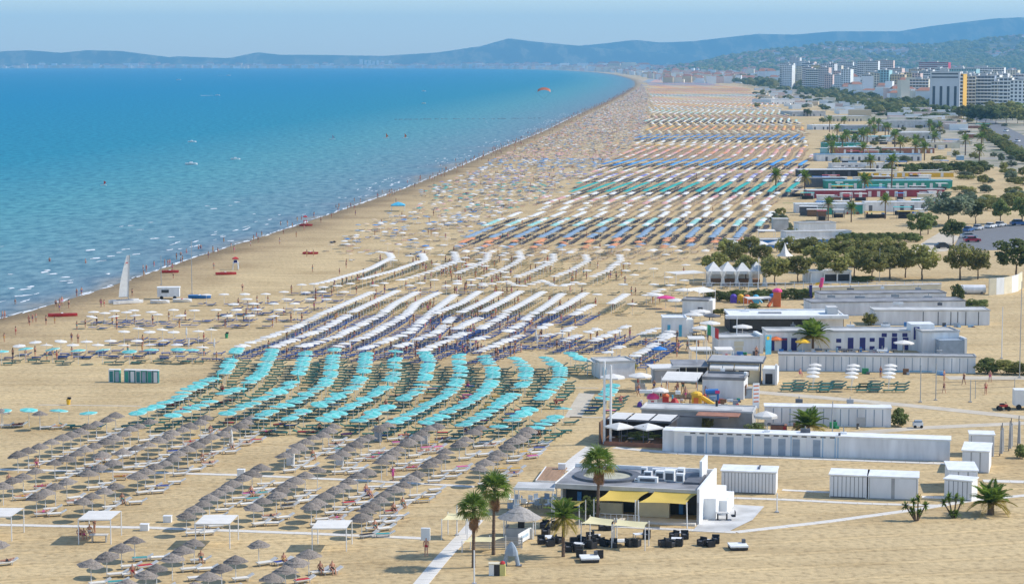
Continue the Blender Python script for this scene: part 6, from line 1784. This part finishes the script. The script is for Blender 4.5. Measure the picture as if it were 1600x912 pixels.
part(o, 'rail', m_wpole, (0, L, -.03, .03, 1.25, 1.35)); part(o, 'rail', m_wpole, (0, L, -.03, .03, .6, .68))
for k in range(27):
    part(o, 'post', m_wpole, (L * k / 26 - .06, L * k / 26 + .06, -.05, .05, 0, 1.5))
# -- curved cream wall
o = thing('curved_wall', 'curved cream wall with white panels by the bare field', 'wall', at(1545, 461))
o0 = at(1545, 461)
cw = [at(1545, 461), at(1556, 460.5), at(1568, 459.5), at(1580, 457.5), at(1590, 454.5), at(1596, 450)]
for k, (p, q) in enumerate(zip(cw, cw[1:])):
    d = (q - p).normalized(); s = Vector((-d.y, d.x, 0)) * .12
    MB().prism([p - o0 - s, q - o0 - s, q - o0 + s, p - o0 + s], 0, 3.3).build('panel', m_white if k % 2 else m_cream, o)
p = at(1520, 459)
o = thing('grey_tank', 'long grey rounded tank beside the curved wall', 'tank', (p.x, p.y, 0))
MB().tube((-2.4, 0, .9), (2.4, 0, .9), .9, .9, 12).build('shell', m_offwhite, o); part(o, 'cradle', m_dgrey, (-1.8, -1.4, -.8, .8, 0, .5), (1.4, 1.8, -.8, .8, 0, .5))
# -- blue bar with white parasols
o, Ln = low_hall((1133, 388), (1296, 387), 4, 2.0, m_blue, m_lgrey, 'blue painted beach bar behind the grove', 'blue_bar', 'bar', parapet=.1)
part(o, 'window', m_white, *[(Ln * (.1 + .2 * k), Ln * (.1 + .2 * k) + 1.6, -.04, .02, .9, 1.8) for k in range(4)])
for px in (1148, 1185, 1215, 1245):
    p = at(px, 394)
    o = thing('white_parasol', 'large white parasol in front of the blue bar', 'parasol', (p.x, p.y, 0), 0, 'white parasols of the blue bar')
    fabric_canopy(2.5, .7, 8, .25).build('canopy', m_wcanvas, o, (0, 0, 2.1)); MB().tube((0, 0, 0), (0, 0, 2.9), .06).build('pole', m_wpole, o)
low_hall((1228, 379), (1330, 377), 4, 2.6, m_offwhite, m_lgrey, 'grey service block behind the blue bar', parapet=.1)
low_hall((1248, 366), (1306, 365), 4, 2.8, m_white, m_lgrey, 'white kiosk block with a striped red and yellow sign', parapet=.2)
awning((1185, 374), (1212, 374), 4, 2.2, 'round white canopy beside the rocky garden', slope=.1)
low_hall((1208, 362), (1232, 362), 4, 3.4, m_lgrey, m_lgrey, 'grey rock-like garden block', 'garden_block', 'building', parapet=0)
# -- far beach stations (front edge left/right px, depth m, height m, wall, roof, label)
m_gr2 = mat('sea_green_paint', (.04, .30, .22), .6, .12, .5); m_mar = mat('maroon_paint', (.30, .04, .06), .6, .15, .5); m_aq = mat('aqua_paint', (.25, .50, .55), .6, .1, .5)
for x0, x1, y, dep, h, wm, rm, lab in [
    (1244, 1352, 333, 5, 2.6, m_offwhite, m_white, 'white-roofed hall with a row of dark windows'), (1352, 1450, 331, 5, 2.8, m_offwhite, m_offwhite, 'plain pale long hall beside the large silvery tree'),
    (1262, 1352, 310, 5, 2.6, m_mar, m_white, 'maroon-fronted bar with a pink-edged roof'), (1352, 1476, 308, 5, 2.5, m_mar, m_lgrey, 'maroon changing cabins with pale doors'),
    (1262, 1320, 293, 6, 3.2, m_dgrey, m_roofgrey, 'dark glazed bar beside the green cabins'), (1290, 1488, 295, 6, 2.8, m_gr2, m_aq, 'long sea-green cabin row with pale roof'),
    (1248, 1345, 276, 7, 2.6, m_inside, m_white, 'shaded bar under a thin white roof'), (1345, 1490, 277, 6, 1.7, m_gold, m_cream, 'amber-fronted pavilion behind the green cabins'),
    (1300, 1398, 266, 8, 2.6, m_offwhite, m_lgrey, 'pale grey cabins with a flat roof before the dark hedge'), (1276, 1440, 252, 9, 3, m_offwhite, m_ltblue, 'pale blue-roofed long cabins'),
    (1305, 1345, 240, 8, 3, m_tile, m_white, 'white awning hall with red-brown counter'), (1345, 1460, 240, 9, 2.6, m_tile, m_lgrey, 'low terracotta cabins behind the white awning'), (1290, 1350, 233, 10, 3, m_gr2, m_aq, 'green low cabins with teal roof'),
    (1296, 1400, 222, 12, 3, m_offwhite, m_aq, 'aqua-roofed cabins in the distance'), (1270, 1330, 203, 14, 3, m_white, m_white, 'small white far beach pavilion'), (1320, 1390, 206, 14, 4, m_slate, m_lgrey, 'grey-blue far beach pavilion'), (1380, 1468, 200, 16, 5, m_lgrey, m_lgrey, 'far pale colonnaded beach pavilion'),
    (1238, 1290, 182, 30, 4, m_lgrey, m_lgrey, 'long grey far cabins by the umbrella field'), (1205, 1250, 163, 50, 5, m_white, m_lgrey, 'pale far cabins at the bend of the beach'), (1300, 1360, 190, 20, 4, m_cream, m_lgrey, 'cream far cabins behind the pavilions'), (1400, 1470, 218, 12, 4, m_lgrey, m_white, 'white-roofed far store by the palms'), (1440, 1500, 232, 10, 3, m_cream, m_lgrey, 'cream far hut among palms')]:
    o, Ln = low_hall((x0, y), (x1, y - .3), dep, h, wm, rm, lab, parapet=.15)
    nd_ = max(3, int(Ln / 3))
    me = MB().box(-.55, .55, -.05, .05, .1, 2.0).mesh('door', m_white if wm in (m_gr2, m_mar, m_gold, m_tile) else m_dgrey)
    for k in range(nd_):
        if random.random() < .75:
            link('door', me, o, ((k + .5) * Ln / nd_, 0, 0))
# small huts, awnings and parasols between the far stations
hm = [m_white, m_white, m_cream, m_offwhite, m_gr2, m_tile, m_ltblue, m_dgrey, m_aq, m_wood]
for k in range(110):
    py = random.uniform(194, 345); px = random.uniform(1268 if py < 300 else 1235, np.interp(py, [194, 345], [1530, 1440]))
    p = at(px, py); sc_k = np.interp(py, [194, 345], [1.7, 1.0]); w = random.uniform(2, 7) * sc_k; h = random.uniform(1.8, 2.8)
    o = thing('beach_hut', 'small low hut or canopy among the far beach stations', 'hut', (p.x, p.y, 0), random.gauss(-.05, .05), 'small huts among the far beach stations')
    if random.random() < .5:
        part(o, 'wall', random.choice(hm), (0, w, 0, 2.5 * sc_k, 0, h)); part(o, 'roof', random.choice((m_white, m_lgrey, m_wcanvas, m_roofgrey)), (-.2, w + .2, -.3, 2.7 * sc_k, h + .003, h + .12))
    else:
        part(o, 'roof', random.choice((m_wcanvas, m_wcanvas, m_teal, m_yellow, m_red, m_blue)), (0, w, 0, 3 * sc_k, h, h + .1)); posts(o, [((x, y, 0), (x, y, h)) for x in (.1, w - .1) for y in (.1, 3 * sc_k - .1)], .07, m_dgrey)
        part(o, 'counter', m_inside, (.4, w - .4, 1, 2 * sc_k, 0, 1.1))
# dry grass and planting in the station gardens
m_dry = mat('dry_grass', (.36, .31, .12), .95, .25, .3)
for x0, x1, y, d in [(1225, 1480, 318, 5), (1300, 1450, 258.5, 6), (1290, 1330, 214, 12), (1240, 1300, 187, 20), (1330, 1400, 186, 20), (1300, 1420, 284, 4)]:
    a_, b_ = at(x0, y), at(x1, y)
    tag(MB().poly([a_ + Vector((0, 0, .015)), b_ + Vector((0, 0, .015)), b_ + Vector((0, d, .015)), a_ + Vector((0, d, .015))]).build('dry_lawn', m_dry), kind='structure')
# low clutter of the far stations
for k in range(80):
    px, py = random.uniform(1285, 1590), random.uniform(190, 330)
    if py > 262 and px < 1492: px = random.uniform(1492, 1600)
    bush(px, py, random.uniform(2, 5), 2.4, random.uniform(2, 4.5), random.choice((OL, OL, SV)), 'small shrub among the far beach pavilions', 'shrubs among far beach pavilions', 'shrub')
for px, py in [(1208, 345), (1214, 352), (1222, 348), (1228, 360), (1236, 371), (1220, 337)]:
    bush(px, py, 2.2, 1.6, 2.6, random.choice((OL, SV)), 'grey-green shrub in the rocky beach garden', 'shrubs in the rocky beach garden', 'shrub')

# ------------------------------------------------------------------ vehicles and boats
def car(px, py, m, label, rz, big=1.0, parent_group='cars in the car park'):
    p = at(px, py)
    o = thing('parked_car', label, 'car', (p.x, p.y, .02), rz, parent_group)
    o.scale = (big,) * 3
    b = MB()
    prof = [(-2.1, .28), (-2.1, .75), (-1.95, .85), (-1.0, .93), (1.15, .95), (2.0, .80), (2.1, .6), (2.1, .28)]
    n_ = len(prof)
    b.add([(x, -.85, z) for x, z in prof] + [(x, .85, z) for x, z in prof], [tuple(range(n_)), tuple(range(2 * n_ - 1, n_ - 1, -1))] + [((k + 1) % n_, k, n_ + k, n_ + (k + 1) % n_) for k in range(n_)])
    b.build('body', m, o)
    g = MB()
    cp_ = [(-1.75, .92), (-1.2, 1.40), (.35, 1.42), (1.05, .95)]
    g.add([(x, -.74, z) for x, z in cp_] + [(x, .74, z) for x, z in cp_], [(0, 1, 2, 3), (7, 6, 5, 4), (1, 0, 4, 5), (3, 2, 6, 7)])
    g.build('window', m_glass, o)
    MB().box(-1.22, .38, -.74, .74, 1.405, 1.46).build('roof', m, o)
    for x in (-1.3, 1.3):
        for s in (-.86, .70):
            MB().tube((x, s, .32), (x, s + .16, .32), .32, .32, 10).build('wheel', m_rubber, o)
m_cr = mat('red_car', (.45, .015, .05), .3, .05); m_cs = mat('silver_car', (.55, .56, .58), .3, .05); m_cb = mat('blue_car', (.04, .12, .30), .3, .05); m_cw = mat('white_car', (.75, .75, .75), .35, .05); m_cd = mat('dark_car', (.03, .035, .045), .3, .05)
car(1519, 378, m_cr, 'red car parked alone at the front of the car park', R(8))
car(1513, 362, m_cb, 'dark blue car parked beside two silver ones', R(55)); car(1528, 359, m_cs, 'silver car parked second in the line', R(55)); car(1548, 356, m_cw, 'white car parked in the middle of the line', R(50)); car(1563, 354, m_cs, 'pale silver car parked beside the white one', R(50)); car(1592, 352, m_cb, 'long blue car at the end of the line', R(5), 1.15)
car(1474, 388, m_cd, 'dark car half hidden behind the grove', R(5)); car(1514, 372, m_cs, 'silver car just behind the red one', R(8))
car(1590, 222, m_cw, 'white car on the distant promenade road', R(60), 1.2, 'cars on the promenade road'); car(1596, 238, m_cb, 'blue car on the distant promenade road', R(60), 1.2, 'cars on the promenade road'); car(1572, 206, m_cw, 'white van-like car further along the promenade road', R(60), 1.3, 'cars on the promenade road')
# van and quad at the field
p = at(1604, 640)
o = thing('white_van', 'white box van at the edge of the sand field', 'van', (p.x, p.y, 0), R(-5))
part(o, 'body', m_white, (-1.6, 2.4, 0, 1.9, .5, 2.6)); part(o, 'window', m_glass, (1.2, 2.3, -.02, .02, 1.5, 2.2)); 
for x in (-1.0, 1.7): MB().tube((x, -.02, .36), (x, .3, .36), .36, .36, 10).build('wheel', m_rubber, o)
p = at(1568, 641)
o = thing('quad_bike', 'small dark red quad bike on the sandy track', 'quad bike', (p.x, p.y, 0), R(5))
part(o, 'body', m_red, (-.5, .5, -.25, .25, .5, .8)); part(o, 'seat', m_black, (-.5, .1, -.2, .2, .8, .95)); part(o, 'handlebar', m_black, (.25, .32, -.4, .4, 1.05, 1.1), (.26, .31, -.03, .03, .8, 1.05))
for x in (-.55, .55):
    for s in (-.5, .3): MB().tube((x, s, .3), (x, s + .2, .3), .3, .3, 10).build('wheel', m_rubber, o)
p = at(1434, 668)
o = thing('small_cart', 'small white cart with grey top by the sandy track', 'cart', (p.x, p.y, 0))
part(o, 'body', m_white, (-.6, .6, -.4, .4, .25, .7)); part(o, 'cover', m_slate, (-.4, .5, -.35, .35, .7, .95)); 
for x in (-.4, .4): MB().tube((x, -.42, .2), (x, -.32, .2), .2, .2, 8).build('wheel', m_rubber, o)
# volleyball net
a, rz, L = frame((1462, 625), (1585, 620))
o = thing('volleyball_net', 'long thin net stretched across the sand court', 'net', (a.x, a.y, 0), rz)
part(o, 'cord', m_dgrey, (0, L, -.01, .01, 2.35, 2.4)); part(o, 'cord', m_dgrey, (0, L, -.01, .01, 1.4, 1.44)); posts(o, [((0, 0, 0), (0, 0, 2.5)), ((L, 0, 0), (L, 0, 2.5)), ((L / 2, 0, 0), (L / 2, 0, 2.5))], .05, m_metal)
# three white stacks of parasols over green loungers by the sand court
for i, (px, py) in enumerate([(1271, 605), (1331, 606), (1389, 606)]):
    for k in range(4):
        p = at(px + (k - 1) * 1.2, py - 5.5 * k + 5)
        o = thing('cream_umbrella', 'cream fringed umbrella over green loungers by the long wall', 'beach umbrella', (p.x, p.y, 0), 0, 'cream umbrellas by the long wall')
        link('canopy', wh_can, o, (0, 0, 2.0 + .06 * k), scale=(.95, .95, 1.6)); link('pole', st_pole, o)
        for dx in (-3.2, -1.5, .5, 2.1):
            if k == 3 or random.random() < .12: continue
            q = at(px + (k - 1) * 1.5 - 6, py - 5 * k + 4)
            tag(link('court_lounger', l_green, None, (q.x + dx, q.y - 1.6, 0), R(4)), 'green sun lounger set out before the long pale wall', 'sun lounger', 'green loungers by the long wall')
# white canopies over the lower walkway
def gazebo(px0, px1, py, dep, h, label, slant=.0):
    a, rz, L = frame((px0, py), (px1, py))
    o = thing('gazebo', label, 'gazebo', (a.x, a.y, 0), rz)
    MB().add([(0, 0, h), (L, 0, h), (L + .3, dep, h + slant), (.3, dep, h + slant), (0, 0, h - .12), (L, 0, h - .12)], [(0, 1, 2, 3), (4, 5, 1, 0)]).build('canopy', m_wcanvas, o)
    posts(o, [((.05, .05, 0), (.05, .05, h)), ((L - .05, .05, 0), (L - .05, .05, h)), ((.3, dep - .05, 0), (.3, dep - .05, h + slant)), ((L + .25, dep - .05, 0), (L + .25, dep - .05, h + slant))], .05, m_wpole)
gazebo(122, 174, 850, 4.0, 2.4, 'white square gazebo with people beneath it at the lower walkway')
gazebo(305, 360, 857, 4.0, 2.4, 'white square gazebo with nobody beneath it')
gazebo(-40, 19, 845, 4.0, 2.4, 'white gazebo at the walkway beside a lone thatched umbrella')
gazebo(487, 542, 861, 3.2, 2.2, 'sagging white gazebo frame over loungers', .1)
p = at(144, 846)
o = thing('picnic_table', 'white picnic table under the gazebo', 'table', (p.x, p.y, 0)); part(o, 'top', m_lgrey, (-.2, 1.5, -.4, .4, .68, .74)); part(o, 'leg', m_metal, (0, .08, -.3, .3, 0, .68), (1.3, 1.38, -.3, .3, 0, .68))
for px, py, lab in [(226, 828, 'white cabinet box standing on the lower walkway'), (377, 748, 'small white cabinet on the upper walkway'), (878, 739, 'white cabinet beside the wooden deck'), (262, 815, 'low white storage chest beside the walkway')]:
    p = at(px, py)
    o = thing('cabinet', lab, 'cabinet', (p.x, p.y, 0), R(-3)); hh_ = .6 if 'low' in lab else 1.05
    part(o, 'body', m_white, (-.4, .4, -.3, .3, 0, hh_)); part(o, 'lid', m_white, (-.43, .43, -.33, .33, hh_ + .002, hh_ + .06))
# hammock frame and closed umbrella by the thatched rows
for px, py, lab in [(362, 703, 'closed white umbrella standing by loungers'), (453, 728, 'pale folded screen among thatched umbrellas'), (590, 690, 'grey folded cabin screen beside thatched row'), (662, 695, 'double white cabin screen beside thatched row'), (530, 728, 'single pale screen at the end of a thatched row')]:
    p = at(px, py)
    o = thing('beach_screen', lab, 'screen', (p.x, p.y, 0))
    if 'closed' in lab: MB().lathe([(.06, .5), (.22, .9), (.12, 2.2), (.02, 2.5)], 8).build('canopy', m_wcanvas, o); MB().tube((0, 0, 0), (0, 0, .6), .04).build('pole', m_wpole, o)
    else:
        m = m_slate if 'grey' in lab else m_offwhite
        part(o, 'panel', m, (-.4, .4, -.03, .03, .1, 2.0)); part(o, 'panel', m, (.45, .52, -.6, .2, .1, 2.0))
# teal and white deck cabins by the open sand
p = at(190, 598)
cabm = [m_offwhite, mat('deep_teal', (.03, .20, .20), .6, .1), m_slate, m_gr2]
for k in range(8):
    q = at(174 + 9 * k + (6 if k > 1 else 0), 597 + .2 * k)
    o = thing('changing_cabin', 'upright %s changing cabin in the little row on open sand' % ('dark teal', 'green and white', 'pale grey')[k % 3], 'cabin', (q.x, q.y, 0), R(-6), 'changing cabins on open sand')
    part(o, 'wall', cabm[(k * 3) % 4], (-.38, .38, 0, .7, 0, 1.75)); part(o, 'roof', m_white, (-.4, .4, -.05, .75, 1.76, 1.84)); part(o, 'door', cabm[(k + 1) % 4], (-.26, .26, -.03, .01, .08, 1.6))
for px, py, m, lab in [(107, 632, m_gold, 'small yellow and dark bin on the open sand'), (354, 528, m_green, 'green pot with a dark pole by blue loungers')]:
    p = at(px, py)
    o = thing('litter_bin', lab, 'bin', (p.x, p.y, 0)); MB().lathe([(.22, 0), (.3, .7), (.26, .75)], 10).build('drum', m, o); part(o, 'cover', m_black, (-.1, .35, -.2, .2, .76, 1.0))
# shore craft
def hull(b, L, w, h, m=0, z=0.0, y=0.0):
    st = [(-.5, .55), (-.35, .9), (0, 1), (.3, .75), (.5, .05)]
    V = []
    for t, f in st:
        V += [(t * L, y - w / 2 * f, z + h), (t * L, y - w / 2 * f * .55, z), (t * L, y + w / 2 * f * .55, z), (t * L, y + w / 2 * f, z + h)]
    fs = []
    for k in range(len(st) - 1):
        for j in range(3): fs.append((4 * k + j, 4 * k + j + 1, 4 * k + j + 5, 4 * k + j + 4))
        fs.append((4 * k + 3, 4 * k, 4 * k + 4, 4 * k + 7))
    fs += [(3, 2, 1, 0), (16, 17, 18, 19)]
    return b.add(V, fs, m)
p = at(197, 474)
o = thing('beached_catamaran', 'beached white catamaran with its tall sail up', 'sailboat', (p.x, p.y, 0), R(32))
for y in (-1.1, 1.1): hull(MB(), 6.0, .6, .6, z=.1, y=y).build('hull', m_white, o)
part(o, 'trampoline', m_dgrey, (-1.6, 1.2, -1.0, 1.0, .68, .72)); MB().tube((.5, 0, .7), (.9, 0, 9.2), .07, .05, 8).build('mast', m_metal, o)
b = MB(); n8 = 8
for i in range(n8):
    f = lambda t: ((.45 + .4 * t), (-1.35 + 1.75 * t ** 1.5))
    z0, z1 = 1.3 + 7.8 * i / n8, 1.3 + 7.8 * (i + 1) / n8
    a0, b0 = f(i / n8); a1, b1 = f((i + 1) / n8)
    b.add([(a0, .05, z0), (b0, .25, z0), (b1, .22, z1), (a1, .05, z1)], [(0, 1, 2, 3)])
b.build('sail', m_wcanvas, o)
part(o, 'boom', m_metal, (-1.4, .5, .08, .14, 1.18, 1.26)); part(o, 'sail_mark', m_red, (.1, .5, .0, .03, 7.6, 7.8))
for px, py, L, rz, lab in [(98, 494, 5.2, 12, 'red rescue rowing boat nearest the wet sand'), (353, 429, 4.4, 12, 'red rescue rowing boat below the lifeguard tower'), (266, 426, 3.6, 4, 'red rescue boat at the wet sand edge'), (485, 397, 3.6, -6, 'red rescue boat by the seaward umbrellas'), (478, 353, 3.6, 0, 'small red rescue boat drawn up at the far waterline')]:
    p = at(px, py)
    o = thing('rescue_boat', lab, 'boat', (p.x, p.y, 0), R(rz))
    for y in (-.55, .55): hull(MB(), L, .5, .45, z=.05, y=y).build('hull', m_red, o)
    part(o, 'bench', m_white, (-.3, .1, -.7, .7, .55, .62)); part(o, 'oar', m_red, (-1.2, 1.2, -.9, -.84, .62, .68)); part(o, 'crossbar', m_red, (-.9, -.8, -.8, .8, .45, .52), (.7, .8, -.8, .8, .45, .52))
p = at(368, 421)
o = thing('lifeguard_tower', 'lifeguard tower with a red canopy on open sand', 'lifeguard tower', (p.x, p.y, 0), R(10))
posts(o, [((x, y, 0), (x * .7, y * .7, 1.9)) for x in (-.6, .6) for y in (-.6, .6)], .06, m_white, 'leg'); part(o, 'platform', m_white, (-.6, .6, -.6, .6, 1.4, 1.5)); part(o, 'chair', m_navy, (-.35, .35, -.3, .3, 1.5, 2.1)); part(o, 'side_panel', m_white, (.45, .75, -.5, .5, .1, 1.6)); square_canopy(.95, .35, .18).build('canopy', m_red, o, (0, 0, 2.5)); MB().tube((0, 0, 1.5), (0, 0, 2.6), .04).build('pole', m_metal, o)
p = at(477, 353)
o = thing('lifeguard_tower', 'slim red lifeguard tower beside the small rescue boat', 'lifeguard tower', (p.x, p.y, 0))
posts(o, [((x, y, 0), (x * .7, y * .7, 1.7)) for x in (-.5, .5) for y in (-.5, .5)], .06, m_red, 'leg'); part(o, 'platform', m_red, (-.5, .5, -.5, .5, 1.4, 1.5)); square_canopy(.8, .35, .15).build('canopy', m_red, o, (0, 0, 2.6)); MB().tube((0, 0, 1.5), (0, 0, 2.7), .04).build('pole', m_metal, o)
p = at(263, 467)
o = thing('beach_caravan', 'pale caravan with a white roof and dark front on the sand', 'caravan', (p.x, p.y, 0), R(4))
part(o, 'body', m_offwhite, (-2.0, 2.2, -1, 1, .5, 2.2)); part(o, 'roof', m_white, (-2.1, 2.3, -1.05, 1.05, 2.2, 2.35)); part(o, 'window', m_glass, (-2.05, -2.0, -.7, .7, 1.1, 1.9), (-1.2, .2, -1.04, -.99, 1.3, 1.9)); 
for x in (-1.2, 1.3): MB().tube((x, -1.03, .35), (x, -.75, .35), .35, .35, 10).build('wheel', m_rubber, o)
for px, py, L, m, rz, lab in [(312, 466, 4.4, m_blue, -6, 'blue dinghy beside the caravan'), (285, 472, 3.6, m_white, 3, 'white dinghy with red trim before the caravan'), (250, 474, 3.6, m_offwhite, 2, 'pale upturned dinghy below the caravan')]:
    p = at(px, py)
    o = thing('dinghy', lab, 'boat', (p.x, p.y, 0), R(rz)); hull(MB(), L, 1.5, .6, z=.05).build('hull', m, o); part(o, 'thwart', m_red if 'red' in lab else m_white, (-.2, .1, -.6, .6, .66, .72))
p = at(622, 330)
o = thing('beach_tent', 'bright blue tent canopy near the waterline', 'tent', (p.x, p.y, 0)); square_canopy(3.0, .9, .3).build('canopy', m_cyan, o, (0, 0, 2.0)); posts(o, [((x, y, 0), (x, y, 2.0)) for x in (-2, 2) for y in (-2, 2)], .05, m_wpole)
# boats at sea
def boat(px, py, L, m, label, wake=0.0):
    p = at(px, py, SEA_Z)
    o = thing('motor_boat', label, 'boat', (p.x, p.y, SEA_Z), R(8))
    hull(MB(), L, L * .42, L * .16, z=-.1).build('hull', m, o); part(o, 'cabin', m_white, (-L * .15, L * .12, -L * .12, L * .12, L * .12, L * .24))
    if wake:
        MB().add([(-L * .4, -L * .12, .12), (-L * .4, L * .12, .12), (-wake, L * 1.6, .08), (-wake, -L * .9, .08)], [(0, 1, 2, 3)]).build('wake', m_foam, o)
boat(340, 149.5, 7, m_white, 'white speedboat trailing a wake', 24)
boat(357, 118.5, 16, m_white, 'far speedboat trailing a faint wake', 40)
boat(299, 257.5, 5.5, m_white, 'white motor boat lying side on'); boat(368, 249.5, 4.5, m_white, 'small white boat further along'); boat(300, 222.5, 5, m_white, 'small white boat with a tall cabin')
boat(662, 162, 5, m_cream, 'pale cream pleasure boat off the far beach'); boat(662, 143, 7, m_white, 'white pleasure boat beyond the yellow one'); boat(279, 125.5, 12, m_white, 'tiny white boat far out')
for px, py, m, lab in [(162, 290, m_red, 'red windsurf sail on open water'), (603, 216, m_orange, 'orange pedal boat sail offshore'), (632, 216, m_orange, 'second orange pedal boat sail offshore'), (519, 218, m_slate, 'grey sail on water offshore')]:
    p = at(px, py, SEA_Z); k = 1 / ppm(py)
    o = thing('small_sail', lab, 'sailboard', (p.x, p.y, SEA_Z))
    hull(MB(), 10 * k, 3 * k, .25, z=.0).build('board', m_white, o); MB().add([(0, 0, .3), (4 * k, .2, 1.2), (.3 * k, 0, 8 * k)], [(0, 1, 2)]).build('sail', m, o); MB().tube((0, 0, .2), (.3 * k, 0, 8 * k), .04).build('mast', m_metal, o)
p = at(850, 140, 12)
o = thing('kite', 'red kite canopy arched above the water', 'kite', (p.x, p.y, 0))
b = MB()
for i in range(10):
    a0, a1 = math.pi * (.12 + .076 * i), math.pi * (.12 + .076 * (i + 1))
    b.add([(-9 * math.cos(t), y * .6, 8 + 5 * math.sin(t) + y) for t in (a0, a1) for y in (-1.6, 1.6)], [(0, 1, 3, 2)])
b.build('canopy', m_orange, o); posts(o, [((0, 0, SEA_Z), (-12, 0, 10)), ((0, 0, SEA_Z), (12, 0, 10))], .08, m_dgrey, 'line')
p0_, p1_ = at(618, 187, SEA_Z), at(845, 185, SEA_Z)
o = thing('breakwater', 'thin dark line of rocks lying offshore', 'breakwater', (p0_.x, p0_.y, SEA_Z), math.atan2((p1_ - p0_).y, (p1_ - p0_).x))
LW = (p1_ - p0_).length
rk = MB().lathe([(.6, -.5), (1.0, .1), (.8, .5), (.1, .7)], 6).mesh('rock', m_dgrey)
for k in range(60):
    t = random.random() ** 1.4
    link('rock', rk, o, (t * LW, random.gauss(0, .6), 0), random.uniform(0, 6), (random.uniform(.6, 1.4), random.uniform(.6, 1.0), random.uniform(.3, .6)))
